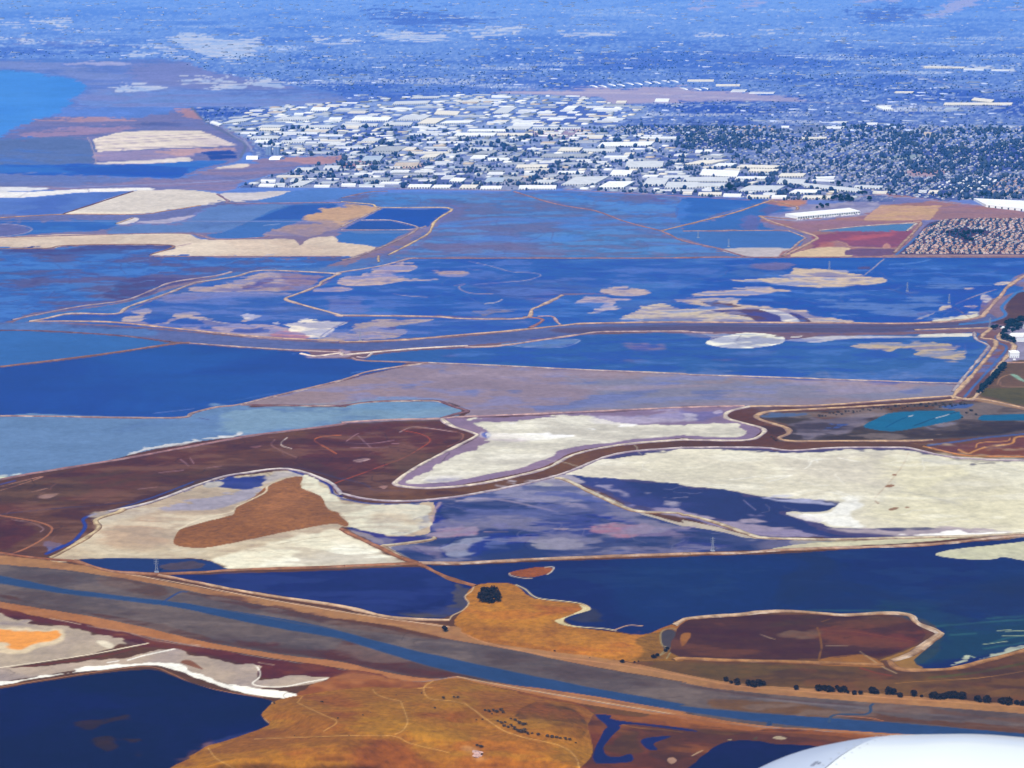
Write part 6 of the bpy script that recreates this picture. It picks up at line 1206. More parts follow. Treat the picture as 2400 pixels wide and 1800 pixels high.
# the long white warehouse with dock doors by the blue pond
wh = warehouse(special, 12.5, 'white', 'long white warehouse with a row of dark dock doors beside the blue pond', units=0, doors=26)
g = sum(special) / 4
warehouse(bigbox, 12.0, 'white', 'huge white flat roof at the right edge above the tan housing tract', units=3, doors=14)
# white factory at the right edge
fx, fy, _ = W(1600 + 2120 / 2.765, 600 + 660 / 2.765); fx = float(fx); fy = float(fy)
def box_c(x, y, w_, d, ang=0.0):
    ca, sa = math.cos(ang), math.sin(ang)
    return [np.array((x + a * ca - b * sa, y + a * sa + b * ca)) for a, b in ((0, 0), (w_, 0), (w_, d), (0, d))]
froot = link(None, 'factory_building', loc=(fx, fy, 0), label='tall white factory block standing alone beside the canal at the right edge', category='factory')
lc = [tuple(p) for p in box_c(0, 0, 32, 26)]
link(mesh_of([prism(lc, 17)], 'wall', M_SIDING), 'wall', froot)
link(mesh_of([prism(outset(lc, .8), 2.6, 17)], 'roof', M_ROOF['white']), 'roof', froot)
me = mesh_of([prism([(-1.4, -.3), (1.4, -.3), (1.4, .1), (-1.4, .1)], 2.2)], 'window', M_DARK)
for k in range(4): link(me, 'window', froot, (5 + k * 7, -.1, 2.0))
link(mesh_of([prism([(8, 8), (22, 8), (22, 18), (8, 18)], 4, 19.6)], 'penthouse', M_ROOF['white']), 'penthouse', froot)
for s, lb, hh, cc in ((("F", 2105, 528, 105, 18, 25), 'low white factory shed behind the dark tree clump at the right edge', 7, 'white'), (("F", 2155, 555, 60, 14, 10), 'small pale shed directly behind the tall white factory', 5, 'pale grey'), (("F", 2060, 470, 40, 8, 6), 'small white hut on the creek bank among dark trees', 3.5, 'white'), (("F", 2200, 470, 120, 30, 20), 'grey shed at the right edge above the tree clump', 6, 'grey')):
    warehouse(foot(*s), hh, cc, lb, group='factory buildings at the right edge')
hut = box_c(fx + 4, fy - 34, 8, 6); warehouse(hut, 3.5, 'white', 'tiny white hut in front of the tall white factory', group='factory buildings at the right edge')
# silos and the domed sheds by the far highway
def silo(x, y, r, h, label):
    n = 16; a = np.arange(n) * 2 * math.pi / n
    v = [(r * math.cos(t), r * math.sin(t), z) for z in (0, h) for t in a] + [(0, 0, h + r * .45)]
    f = [(i, (i + 1) % n, n + (i + 1) % n, n + i) for i in range(n)]
    root = link(None, 'silo', loc=(x, y, 0), label=label, category='silo', group='silo towers by the far highway')
    me = bpy.data.meshes.new('shaft'); me.from_pydata(v[:2 * n], [], f); me.materials.append(M_SILO); link(me, 'shaft', root)
    me = bpy.data.meshes.new('dome'); me.from_pydata(v[n:], [], [(i, (i + 1) % n, n) for i in range(n)]); me.materials.append(M_METAL); link(me, 'dome', root)
for k, (tx, hgt_) in enumerate(((1735, 44), (1750, 48), (1785, 46), (1803, 44))):
    x, y, _ = W(tx / 2.765, 1002 / 2.765)
    silo(float(x), float(y), 12, hgt_, ['leftmost blue grey silo of the left pair', 'right hand silo of the left pair', 'left hand silo of the right pair', 'rightmost blue grey silo of the right pair'][k] + ' by the far highway')
def hangar(c, h, label, group=None, name='arched_shed', cat='shed'):
    c = [np.array(p, float) for p in c]; g = sum(c) / 4; n = 9
    V_, F_ = [], []
    for k in range(n):
        t = math.pi * k / (n - 1); f = .5 - .5 * math.cos(t); z = h * math.sin(t) ** .7 + .2
        a = c[0] * (1 - f) + c[3] * f - g; b = c[1] * (1 - f) + c[2] * f - g
        V_ += [(a[0], a[1], z if 0 < k < n - 1 else 0), (b[0], b[1], z if 0 < k < n - 1 else 0)]
    for k in range(n - 1): F_.append((2 * k, 2 * k + 1, 2 * k + 3, 2 * k + 2))
    F_.append(tuple(range(0, 2 * n, 2))[::-1]); F_.append(tuple(range(1, 2 * n, 2)))
    root = link(None, name, loc=(g[0], g[1], 0), label=label, category=cat, group=group)
    me = bpy.data.meshes.new('roof'); me.from_pydata(V_, [], F_); me.materials.append(M_ROOF['white']); link(me, 'roof', root)
hangar(foot('A', 1595, 1034, 75, 14, 5), 14, 'left white domed shed on the bare ground below the silos', 'white domed sheds')
hangar(foot('A', 1742, 1036, 70, 18, 40), 12, 'right white domed shed on the bare ground below the silos', 'white domed sheds')
row = [('B', 1650 + k * 58, 566 - k * 4 + (k % 2) * 4) for k in range(10)] + [('C', 20, 582), ('C', 110, 585), ('C', 160, 580)]
for k, (t, x, y) in enumerate(row):
    hangar(foot(t, x, y, 14, 12, -42), 6, 'narrow white hangar on the far side of the airfield, ' + ORD[k], 'row of hangars beyond the airfield', 'hangar', 'hangar')

# ------------------------------------------------------------------ houses
def houses(px, py, ang, w_, d, h, rise, roof, wall):
    """gabled houses as arrays: verts, quads, tris, colours"""
    n = len(px); ca, sa = np.cos(ang), np.sin(ang)
    lx = np.array([-1, 1, 1, -1, -1, 1, 1, -1, -.7, .7]) * .5; ly = np.array([-1, -1, 1, 1, -1, -1, 1, 1, 0, 0]) * .5
    X_ = lx[None] * w_[:, None]; Y_ = ly[None] * d[:, None]
    Zr = np.zeros((n, 10)); Zr[:, 4:8] = h[:, None]; Zr[:, 8:] = (h + rise)[:, None]
    vx = px[:, None] + X_ * ca[:, None] - Y_ * sa[:, None]; vy = py[:, None] + X_ * sa[:, None] + Y_ * ca[:, None]
    v = np.stack([vx, vy, Zr], -1).reshape(-1, 3)
    o = (np.arange(n) * 10)[:, None, None]
    q = np.array([(0, 1, 5, 4), (1, 2, 6, 5), (2, 3, 7, 6), (3, 0, 4, 7), (4, 5, 9, 8), (6, 7, 8, 9)])[None] + o
    t = np.array([(5, 6, 9), (7, 4, 8)])[None] + o
    cq = np.repeat(wall[:, None], 6, 1); cq[:, 4:] = roof[:, None]
    ct = np.repeat(roof[:, None], 2, 1)
    return v, q.reshape(-1, 4), t.reshape(-1, 3), np.concatenate([cq.reshape(-1, 3), ct.reshape(-1, 3)])
TR = P("C 1610,1448 1720,1421 2212,1418 2600,1418 2600,1648 2212,1646 1420,1644")
PARK = P("C 1730,1490 1840,1480 2000,1500 1990,1530 1880,1520 1880,1560 1840,1580 1800,1555 1700,1530")
p0 = np.array(W(*P("C 1605,1462")[0])[:2]); p1 = np.array(W(*P("C 1385,1648")[0])[:2])
ax = (p0 - p1) / np.hypot(*(p0 - p1)); ay = np.array([ax[1], -ax[0]])
hs = []
for i in range(-10, 70):
    for j in range(0, 70):
        off = j * 23 + (-2.5 if j % 2 else 2.5) + 14
        q = p1 + ax * (i * 16.5 + (j % 5) * 7.3 + 9 * math.sin(off / 120)) + ay * (off + 16 * math.sin(i / 7.0 + j / 9.0) + 7 * math.sin(i / 2.3))
        if (i + j // 6) % 12 == 10: continue
        u, v = pix(q[0], q[1])
        if u > 2420: continue
        if inside(TR, np.array([u]), np.array([v]))[0] and not inside(PARK, np.array([u]), np.array([v]))[0]:
            hs.append((q[0] + rng.normal() * 1.6, q[1] + rng.normal() * 1.6, u, v))
hs.sort(key=lambda a: -a[3])
hs = [h_ for h_ in hs if rng.random() > .03]
a0 = math.atan2(ax[1], ax[0])
ROOFS = [('tan', (.40, .23, .16)), ('terracotta', (.34, .16, .11)), ('pale pinkish', (.52, .33, .28)), ('brown', (.17, .10, .09)), ('sandy', (.50, .38, .29))]
M_HR = {k: mat('tiles_' + k.replace(' ', '_'), v, noise=.15, scale=.3) for k, v in ROOFS}; M_STUCCO = mat('stucco', (.46, .38, .34), noise=.08)
hmesh = {}
for vi, (wd, dp) in enumerate(((11.5, 9.5), (12.5, 9), (10.5, 10.5))):
    for nm, _ in ROOFS:
        v, q, t, c = houses(np.zeros(1), np.zeros(1), np.zeros(1), np.array([wd]), np.array([float(dp)]), np.array([5.2]), np.array([2.2]), np.zeros((1, 3)), np.zeros((1, 3)))
        # a garage wing in front
        gw = np.array([(-wd * .5, -dp * .5 - 5, 0), (-wd * .05, -dp * .5 - 5, 0), (-wd * .05, -dp * .5, 0), (-wd * .5, -dp * .5, 0)])
        g2 = gw + (0, 0, 3); rg = np.array([(-wd * .275, -dp * .5 - 4.5, 4.4), (-wd * .275, -dp * .5 + 1, 4.4)])
        v = np.vstack([v, gw, g2, rg]); o = 10
        fs = [tuple(a) for a in q] + [tuple(a) for a in t] + [(o, o + 1, o + 5, o + 4), (o + 1, o + 2, o + 6, o + 5), (o + 3, o, o + 4, o + 7), (o + 5, o + 6, o + 9, o + 8), (o + 7, o + 4, o + 8, o + 9), (o + 4, o + 5, o + 8)]
        me = bpy.data.meshes.new('house'); me.from_pydata([tuple(a) for a in v], [], fs)
        me.materials.append(M_STUCCO); me.materials.append(M_HR[nm])
        for k, pl in enumerate(me.polygons): pl.material_index = 1 if (k in (4, 5, 6, 7, 11, 12, 13)) else 0
        hmesh[(vi, nm)] = me
keys = []; sel = []
for k, (x, y, u, v) in enumerate(hs[:298]):
    rn = ROOFS[int(rng.choice(5, p=[.28, .22, .16, .22, .12]))][0]; tv = (v - 400 - 200 + 195) * 1  # depth band inside the tract
    rowi = int((596 - v) // 3.2)
    bn = ['in the nearest row by the pond', 'one row behind the nearest', 'two rows behind the nearest', 'three rows behind the nearest', 'four rows behind the nearest', 'five rows behind the nearest', 'six rows behind the nearest', 'below the park of the tract', 'level with the park of the tract'][min(max(rowi, 0), 8)]
    keys.append(('%s roofed house %s' % (rn, bn), u)); sel.append((x, y, rn))
for (x, y, rn), lb in zip(sel, ordinals(keys)):
    o = link(hmesh[(int(rng.integers(3)), rn)], 'house', loc=(x, y, 0), label=lb, category='house', group='houses of the tan roofed tract by the pond')
    o.rotation_euler = (0, 0, a0 + math.pi * int(rng.integers(2)) + rng.normal() * .06)
rc = np.array([c for _, c in ROOFS])
def mass_houses(lst, name, label, roofs, m=M_TINT, size=(13, 11), hh=4.6):
    a = np.array([(l[0], l[1], l[2]) for l in lst]); n = len(a)
    v, q, t, c = houses(a[:, 0], a[:, 1], a[:, 2], rng.uniform(.8, 1.3, n) * size[0], rng.uniform(.8, 1.2, n) * size[1], rng.uniform(.8, 1.3, n) * hh, np.full(n, 2.0), roofs, np.tile(np.array([[.30, .31, .36]]), (n, 1)) * rng.uniform(.6, 1.3, (n, 1)))
    return link(fast_mesh(name, v, q, t, np.clip(c, 0, .82), 'FACE', None, m), name, kind='stuff', label=label)
rem = [(x, y, a0 + rng.normal() * .08) for x, y, u, v in hs[298:]]
mass_houses(rem, 'tract_house_mass', 'farther tan roofed houses of the tract packed behind the nearer rows', rc[rng.choice(5, len(rem), p=[.27, .22, .18, .2, .13])] * rng.uniform(.75, 1.2, (len(rem), 1)))
# the suburb spread over the plain
RES = P("C -200,300 2600,300 2600,1300 2212,1290 1800,1300 1300,1260 1180,1230 1000,1150 700,1120 330,1040 300,985 0,1000 B 2212,1010 2212,880 1760,860 1800,800 1960,760 2000,690 C 0,655 700,660 780,640 420,600 0,570 B 2212,555 1300,575 980,595 0,640 A 1900,560 1400,400 1300,300")
park2 = [P(s) for s in ("C 560,820 900,815 880,860 600,855", "C 1450,1105 1700,1102 1660,1140 1480,1145", "C 1250,1010 1540,1000 1500,1030 1260,1022")]
sub = []; r2 = []
th = math.radians(62)
TILES = P("C 1850,1200 2212,1140 2600,1150 2600,1270 2212,1265 1950,1250"); TILES2 = P("C 0,700 1100,690 1080,750 600,850 380,860 200,790 0,790"); MOB = P("C 1690,1240 1640,1220 1780,1150 2050,1155 1960,1230 1800,1250")
for i in range(230):
    for j in range(330):
        # streets run up and to the right
        s_ = -7000 + j * 34 + (4 if j % 2 else -4); t_ = 9000 + i * 21
        x = s_ + (t_ - 9000) * .42; y = t_ + 0.0
        if y > 13600: continue
        if rng.random() < .22 or i % 9 == 8: continue
        u, v = pix(x, y)
        if u < -20 or u > 2420: continue
        sub.append((x + rng.normal() * 4, y + rng.normal() * 4, u, v))
a = np.array(sub); ok = inside(RES, a[:, 2], a[:, 3]) & ~inside(ind_p, a[:, 2], a[:, 3])
for pk in park2: ok &= ~inside(pk, a[:, 2], a[:, 3])
a = a[ok]
a = a[[((int(p[0] // 18), int(p[1] // 18)) not in OCC) for p in a]]
dens = fbm(a[:, 0], a[:, 1], 700, 611, 3)
a = a[(rng.random(len(a)) < .84 - .45 * (dens > .2))]
SUBR = np.array([(.24, .26, .34), (.42, .44, .52), (.14, .16, .22), (.34, .27, .28), (.70, .70, .74), (.11, .13, .19)])
rr = SUBR[rng.choice(6, len(a), p=[.34, .12, .22, .14, .04, .14])]
tl = inside(TILES, a[:, 2], a[:, 3]) | inside(TILES2, a[:, 2], a[:, 3]); rr[tl] = rc[rng.choice(5, tl.sum())]
mb = inside(MOB, a[:, 2], a[:, 3]); rr[mb] = (.72, .72, .72)
mass_houses([(p[0], p[1], th + (math.pi / 2) * int(rng.integers(2))) for p in a], 'suburb_house_mass', 'countless small houses of the suburbs across the plain', rr)
print('suburb houses', len(a))
# larger roofs scattered through the far town
fb = []
for k in range(3400):
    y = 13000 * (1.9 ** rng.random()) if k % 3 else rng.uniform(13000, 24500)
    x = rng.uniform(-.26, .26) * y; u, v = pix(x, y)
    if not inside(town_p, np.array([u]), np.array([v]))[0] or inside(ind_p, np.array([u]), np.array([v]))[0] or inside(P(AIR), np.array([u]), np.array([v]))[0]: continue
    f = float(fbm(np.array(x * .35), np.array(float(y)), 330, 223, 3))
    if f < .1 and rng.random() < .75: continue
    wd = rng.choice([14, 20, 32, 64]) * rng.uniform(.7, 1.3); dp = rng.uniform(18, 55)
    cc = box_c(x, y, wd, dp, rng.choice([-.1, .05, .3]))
    g_ = rng.choice([.28, .38, .5, .65]) * float(np.interp(y, [13000, 24000], [1, .75])); fb.append((cc, rng.uniform(4, 7), (g_ * .86, g_ * .95, min(.8, g_ * 1.25)), (g_ * .6, g_ * .68, g_ * .95)))  # roofs and walls blued, and dimmed with distance: haze put into their colour
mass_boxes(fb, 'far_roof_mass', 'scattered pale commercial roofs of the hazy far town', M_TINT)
# parked lorries and cars among the warehouses
cars = []
for k in range(2600):
    x = rng.uniform(-2600, 2600); y = rng.uniform(10000, 12800); u, v = pix(x, y)
    if not inside(ind_p, np.array([u]), np.array([v]))[0] or (int(x // 18), int(y // 18)) in OCC: continue
    lg = rng.random() < .3; g_ = rng.choice([.05, .3, .8, .8])
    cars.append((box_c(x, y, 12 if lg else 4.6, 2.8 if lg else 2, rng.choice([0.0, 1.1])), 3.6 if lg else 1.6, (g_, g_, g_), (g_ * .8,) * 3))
for k in range(90):
    s_, t_ = rng.random(), rng.choice([-14, -20, -34]); p = special[0] + (special[1] - special[0]) * s_ + np.array([.2, 1.0]) * t_
    cars.append((box_c(p[0], p[1], 14, 2.8, a0), 3.8, (.75,) * 3, (.6,) * 3))
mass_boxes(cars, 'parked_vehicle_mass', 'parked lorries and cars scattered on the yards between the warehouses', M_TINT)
# ------------------------------------------------------------------ trees
M_CROWN = mat('dark_foliage', (.018, .011, .006), rough=.95, spec=.05, noise=.5, scale=.25)
M_CROWN2 = mat('brown_scrub', (.055, .035, .018), rough=.95, spec=.05, noise=.4, scale=.3)
M_CANAL = mat('deep_green_foliage', (.012, .022, .030), rough=.95, spec=.05, noise=.5, scale=.25)
M_BARK = mat('bark', (.10, .075, .055), noise=.3, scale=1)
import bmesh
def crown_mesh(seed, m, lumps=9, leaves=260, flat=.75):
    r_ = random.Random(seed); V_, F_ = [], []
    for k in range(lumps):
        bm = bmesh.new(); bmesh.ops.create_icosphere(bm, subdivisions=2, radius=1)
        a = r_.uniform(0, 6.28); rr_ = r_.uniform(.2, .72) if k else 0
        c = Vector((rr_ * math.cos(a), rr_ * math.sin(a), 1.0 + r_.uniform(-.25, .45))); s = r_.uniform(.28, .52)
        o = len(V_)
        for v in bm.verts:
            q = v.co * s * (1 + r_.uniform(-.25, .25)); V_.append((c.x + q.x, c.y + q.y, (c.z + q.z * flat)))
        bm.verts.index_update()
        for f in bm.faces: F_.append(tuple(v.index + o for v in f.verts))
        bm.free()
    for k in range(leaves):
        a = r_.uniform(0, 6.28); e = r_.uniform(-.5, 1.4); rr_ = r_.uniform(.75, 1.08)
        c = Vector((rr_ * math.cos(e) * math.cos(a), rr_ * math.cos(e) * math.sin(a), 1.0 + rr_ * flat * math.sin(e)))
        s = r_.uniform(.06, .17); o = len(V_)
        t1 = Vector((r_.gauss(0, 1), r_.gauss(0, 1), r_.gauss(0, .6))).normalized() * s; t2 = Vector((r_.gauss(0, 1), r_.gauss(0, 1), r_.gauss(0, .6))).normalized() * s
        V_ += [tuple(c + t1), tuple(c + t2), tuple(c - t1), tuple(c - t2)]; F_.append((o, o + 1, o + 2, o + 3))
    me = bpy.data.meshes.new('crown'); me.from_pydata(V_, [], F_); me.materials.append(m); return me
def trunk_mesh(seed):
    r_ = random.Random(seed); n = 7; V_, F_ = [], []
    def limb(a, b, r0, r1):
        o = len(V_); d = (b - a).normalized(); s = d.orthogonal().normalized(); t = d.cross(s)
        for p, r in ((a, r0), (b, r1)):
            for i in range(n):
                q = p + (s * math.cos(i * 6.283 / n) + t * math.sin(i * 6.283 / n)) * r; V_.append(tuple(q))
        for i in range(n): F_.append((o + i, o + (i + 1) % n, o + n + (i + 1) % n, o + n + i))
    limb(Vector((0, 0, -.1)), Vector((0, 0, .7)), .075, .05)
    for k in range(4):
        a = k * 1.6 + r_.uniform(0, 1); limb(Vector((0, 0, .55)), Vector((.4 * math.cos(a), .4 * math.sin(a), 1.05)), .045, .02)
    me = bpy.data.meshes.new('trunk'); me.from_pydata(V_, [], F_); me.materials.append(M_BARK); return me
CM = {('d', k): crown_mesh(10 + k, M_CROWN) for k in range(5)}
CM.update({('s', k): crown_mesh(40 + k, M_CROWN2, 6, 120, .5) for k in range(4)})
CM.update({('c', k): crown_mesh(70 + k, M_CANAL) for k in range(4)})
TM = [trunk_mesh(k) for k in range(3)]
def tree(u, v, wpx, kind, label, group, name='tree', cat='tree', tall=1.0):
    u_ = np.array([float(u)]); v_ = np.array([float(v)]); h0 = float(relief(u_, v_)[0])
    x, y, z = W(u, v, h0); dist = math.sqrt(float(x) ** 2 + float(y) ** 2 + H * H)
    r = wpx / 2.765 * dist / F / 2
    root = link(None, name, loc=(float(x), float(y), h0), label=label, category=cat, group=group)
    n = 5 if kind == 'd' else 4
    c = link(CM[(kind, random.randrange(n))], 'crown', root); a = random.uniform(0, 6.28); c.rotation_euler = (0, 0, a); c.scale = (r * 1.05 * random.uniform(.85, 1.15), r * 1.05, r * random.uniform(.95, 1.25) * tall)
    if kind != 's':
        t = link(TM[random.randrange(3)], 'trunk', root); t.scale = (r, r, r * tall)
    return root
def T(t, x, y): return TO[t][0] + x / 2.765, TO[t][1] + y / 2.765
def row_of(lst, kind, phrase, group, **kw):
    ph = ordinals([(phrase, T(t, x, y)[0]) for t, x, y, w_ in lst])
    for (t, x, y, w_), lb in zip(lst, ph): tree(*T(t, x, y), w_, kind, lb, group, **kw)
# row along the river bank, lower right
row_of([('I', x, y, w_) for x, y, w_ in ((280, 1097, 34), (312, 1112, 22), (350, 1122, 44), (425, 1128, 40), (455, 1134, 48), (490, 1130, 50), (522, 1127, 36), (735, 1152, 32), (880, 1158, 48), (915, 1160, 36), (945, 1164, 46), (970, 1166, 34), (1000, 1150, 30), (1022, 1170, 38), (1045, 1170, 44), (1070, 1176, 20), (1112, 1184, 30), (1153, 1183, 30), (1228, 1178, 46), (1252, 1182, 36), (1335, 1184, 48), (1365, 1186, 42), (1407, 1200, 36), (1497, 1196, 42), (1548, 1202, 20),
    (1625, 1212, 50), (1658, 1216, 46), (1690, 1212, 46), (1720, 1208, 50), (1755, 1206, 50), (1785, 1212, 42), (1815, 1214, 46), (1908, 1230, 42), (1925, 1234, 32), (1970, 1237, 50), (2058, 1240, 36), (2080, 1246, 50), (2110, 1250, 52), (2165, 1250, 36), (2203, 1257, 34))],
    'd', 'dark tree in the row along the river bank', 'dark trees in a row along the river bank')
# grove on the peninsula: one dark clump made of several crowns
row_of([('H', x, y, w_) for x, y, w_ in ((915, 585, 66), (958, 592, 62), (1000, 580, 60), (935, 560, 70), (985, 558, 74), (1008, 560, 52), (905, 565, 46))],
    'd', 'dark crown in the round grove on the ochre peninsula', 'crowns of the dark grove on the peninsula')
tree(*T('H', 668, 776), 38, 'd', 'single dark round tree beside the pale track left of the peninsula', None)
tree(*T('H', 1822, 978), 26, 'd', 'small dark bush where the peninsula meets the river bank', None)
row_of([('H', x, y, w_) for x, y, w_ in ((2025, 948, 34), (2048, 935, 26), (2100, 905, 24), (2112, 890, 26), (1900, 975, 14), (1925, 972, 12))], 'd', 'dark shrub on the wet hollow right of the peninsula', 'shrubs in the wet hollow', name='shrub', cat='shrub', tall=.7)
scr = [(930, 1290, 20), (955, 1298, 26), (985, 1292, 24), (1005, 1300, 30), (1035, 1292, 28), (1048, 1305, 22), (975, 1312, 14), (1012, 1360, 20), (1035, 1372, 26), (1060, 1368, 18), (1055, 1392, 26), (1080, 1400, 24), (1100, 1392, 26), (1120, 1412, 34), (1140, 1425, 28), (1160, 1432, 36), (1185, 1430, 40), (1205, 1442, 26), (1098, 1345, 18), (1125, 1355, 28), (1150, 1375, 34), (1175, 1382, 32), (1195, 1380, 20), (1235, 1440, 18), (1275, 1447, 24), (1335, 1460, 26), (1365, 1466, 28), (1395, 1465, 24), (1420, 1472, 20), (1450, 1476, 26), (1480, 1480, 24), (1520, 1500, 16), (660, 1212, 26), (730, 1205, 18), (755, 1206, 22), (605, 1274, 16), (875, 1352, 14), (915, 1350, 14), (880, 1518, 24), (900, 1528, 28), (915, 1525, 16), (872, 1562, 20), (910, 1575, 18), (140, 1320, 14), (190, 1302, 8), (50, 1452, 10), (1382, 905, 16), (1610, 948, 10), (355, 1190, 10), (520, 1180, 14), (725, 1350, 8)]
ph = ordinals([('brown shrub on the golden hill, ' + ('thin string by the lower trail' if x > 1220 else 'thick chain below the trail' if (x > 1000 and y > 1340) else 'upper clump above the trail' if x > 925 and y < 1330 else 'by the boulders' if y > 1500 else 'left slope'), T('H', x, y)[0]) for x, y, w_ in scr])
ORD_SCR = ph
for (x, y, w_), lb in zip(scr, ph): tree(*T('H', x, y), w_, 's', lb, 'brown shrubs scattered on the golden hill', name='shrub', cat='shrub', tall=.8)
for k, (x, y, w_) in enumerate(((1778, 1246, 18), (2085, 1240, 26), (2190, 1340, 14), (1910, 1455, 10), (760, 925, 6))):
    tree(*T('G', x, y), w_, 's', ['shrub on the bank at the right end of the navy pond', 'largest shrub near the upper left of the hill', 'shrub beside the looping path on the hill', 'tiny shrub on the lower left slope of the hill', 'tiny shrub on the salt pond edge'][k], None, name='shrub', cat='shrub', tall=.8)
# rock outcrop on the hill
M_ROCK = mat('pinkish_rock', (.42, .26, .22), noise=.25, scale=.5)
for k, (x, y, s_) in enumerate(((868, 1555, 7), (885, 1562, 9), (902, 1560, 6), (880, 1580, 8), (900, 1578, 5))):
    u, v = T('H', x, y); h0 = float(relief(np.array([u]), np.array([v]))[0]); px_, py_, _ = W(u, v, h0)
    bm = bmesh.new(); bmesh.ops.create_icosphere(bm, subdivisions=2, radius=1)
    for vt in bm.verts: vt.co *= 1 + random.uniform(-.25, .25); vt.co.z *= .7
    me = bpy.data.meshes.new('rock'); bm.to_mesh(me); bm.free(); me.materials.append(M_ROCK)
    o = link(me, 'rock', loc=(float(px_), float(py_), h0), label='pinkish boulder of the outcrop on the hill slope, ' + ORD[k], category='rock', group='pinkish boulders of the outcrop'); o.scale = (s_, s_ * .8, s_ * .6)
# canal row and factory clump at the right edge
cr_ = []
for k in range(26):
    t = k / 25; cr_.append(('F', 2085 - 168 * t + random.uniform(-5, 5), 722 + 170 * t + random.uniform(-6, 6), random.uniform(26, 40)))
row_of(cr_, 'c', 'dark tree in the dense slanting row beside the blue canal', 'dense tree row along the canal', tall=1.1)
cl = [('F', x, y, w_) for x, y, w_ in ((2005, 470, 20), (2018, 478, 26), (2035, 470, 22), (2060, 468, 16), (2100, 450, 34), (2130, 450, 44), (2160, 445, 40), (2190, 438, 44), (2230, 430, 40), (2120, 475, 40), (2150, 478, 44), (2100, 495, 40), (2085, 510, 34), (2070, 525, 34), (2090, 545, 36), (2110, 555, 38), (2135, 562, 34), (2150, 568, 24), (2140, 500, 30), (2185, 470, 34), (2075, 545, 26), (2170, 480, 26))]
row_of(cl, 'c', 'dark green tree in the clump around the white factory', 'trees around the white factory', tall=1.2)
# scrub along the wetland levee
wl = []
for k in range(44):
    t = k / 43; wl.append(('F', 880 + 960 * t + random.uniform(-8, 8), 1040 - 30 * t - 55 * math.sin(t * 1.6) + random.uniform(-10, 10) + (12 if t > .8 else 0), random.uniform(12, 26)))
row_of(wl, 's', 'brown scrub bush on the bank above the teal ponds', 'scrub on the bank above the teal ponds', name='shrub', cat='shrub', tall=.8)
row_of([('F', x, y, w_) for x, y, w_ in ((575, 1175, 16), (590, 1188, 22), (605, 1198, 18), (1840, 1020, 22), (1870, 1005, 26), (1810, 1050, 18), (1900, 1030, 22), (1760, 970, 14), (1700, 965, 14))], 's', 'low olive bush at the rim of the wetland', 'low bushes at the rim of the wetland', name='shrub', cat='shrub', tall=.6)
# town edge: dark groves one can tell apart
gv = []
for (cx, cy, n, sx, sy, sz) in ((310, 1225, 9, 35, 25, 26), (1050, 1300, 14, 75, 22, 24), (652, 1245, 4, 16, 10, 20), (1012, 1205, 2, 8, 5, 24), (1210, 1305, 2, 10, 3, 26), (900, 1345, 6, 40, 10, 22), (1180, 1255, 5, 35, 4, 16), (1380, 1250, 4, 35, 4, 16), (1790, 1520, 14, 60, 22, 18), (1920, 1512, 8, 55, 9, 18), (1850, 1560, 7, 25, 14, 18), (2020, 1268, 16, 150, 10, 20), (1690, 1278, 5, 30, 8, 16)):
    for k in range(n): gv.append(('C', cx + random.gauss(0, sx * .55), cy + random.gauss(0, sy * .45), sz * random.uniform(.7, 1.2)))
row_of([g_ for g_ in gv][:38], 'c', 'dark tree of the groves along the near town edge', 'groves at the near edge of the town', tall=1.2)
for nm_, lo, hi, phs in (('a', 38, 66, 'dark tree between the long warehouse and the suburbs'), ('b', 66, len(gv), 'dark tree of the park strip inside or behind the housing tract')):
    row_of(gv[lo:hi], 'c', phs, 'town trees near the housing tract', tall=1.2)

# the town's other trees: one mass of low crowns
ICO = bmesh.new(); bmesh.ops.create_icosphere(ICO, subdivisions=1, radius=1)
IV = np.array([v.co[:] for v in ICO.verts]); IF = np.array([[v.index for v in f.verts] for f in ICO.faces]); ICO.free()
keep = IV[:, 2] > -.9
def mass_trees(a, r, tall, cols, name, label):
    n = len(a); s = rng.uniform(.7, 1.3, (n, len(IV), 1))
    v = IV[None] * s * r[:, None, None]; v[:, :, 2] = v[:, :, 2] * tall + (r * tall * .8)[:, None]
    v[:, :, 0] += a[:, 0][:, None]; v[:, :, 1] += a[:, 1][:, None]
    f = (IF[None] + (np.arange(n) * len(IV))[:, None, None]).reshape(-1, 3)
    c = np.repeat(cols, len(IF), 0)
    return link(fast_mesh(name, v.reshape(-1, 3), None, f, c, 'FACE', None, M_LEAF), name, kind='stuff', label=label)
GR = np.array([(.026, .048, .125), (.034, .058, .13), (.020, .040, .11), (.045, .066, .11)])  # foliage colour pushed to blue to carry distant haze
n0 = 50000
yy_ = 9300 * (13600 / 9300) ** rng.random(n0); xx_ = rng.uniform(-.245, .245, n0) * yy_
uu_, v_ = pix(xx_, yy_)
k_ = fbm(xx_, yy_, 230, 801, 3) + .35 * fbm(xx_ - .42 * yy_, yy_ * .25, 90, 811, 2)
inr = inside(RES, uu_, v_); ini = inside(ind_p, uu_, v_)
DG = [P(s) for s in ("C 1500,1000 1600,960 2212,960 2212,1100 1850,1120 1700,1080 1520,1040", "C 0,820 150,800 400,860 380,960 200,980 0,960")]
dg = inside(DG[0], uu_, v_) | inside(DG[1], uu_, v_)
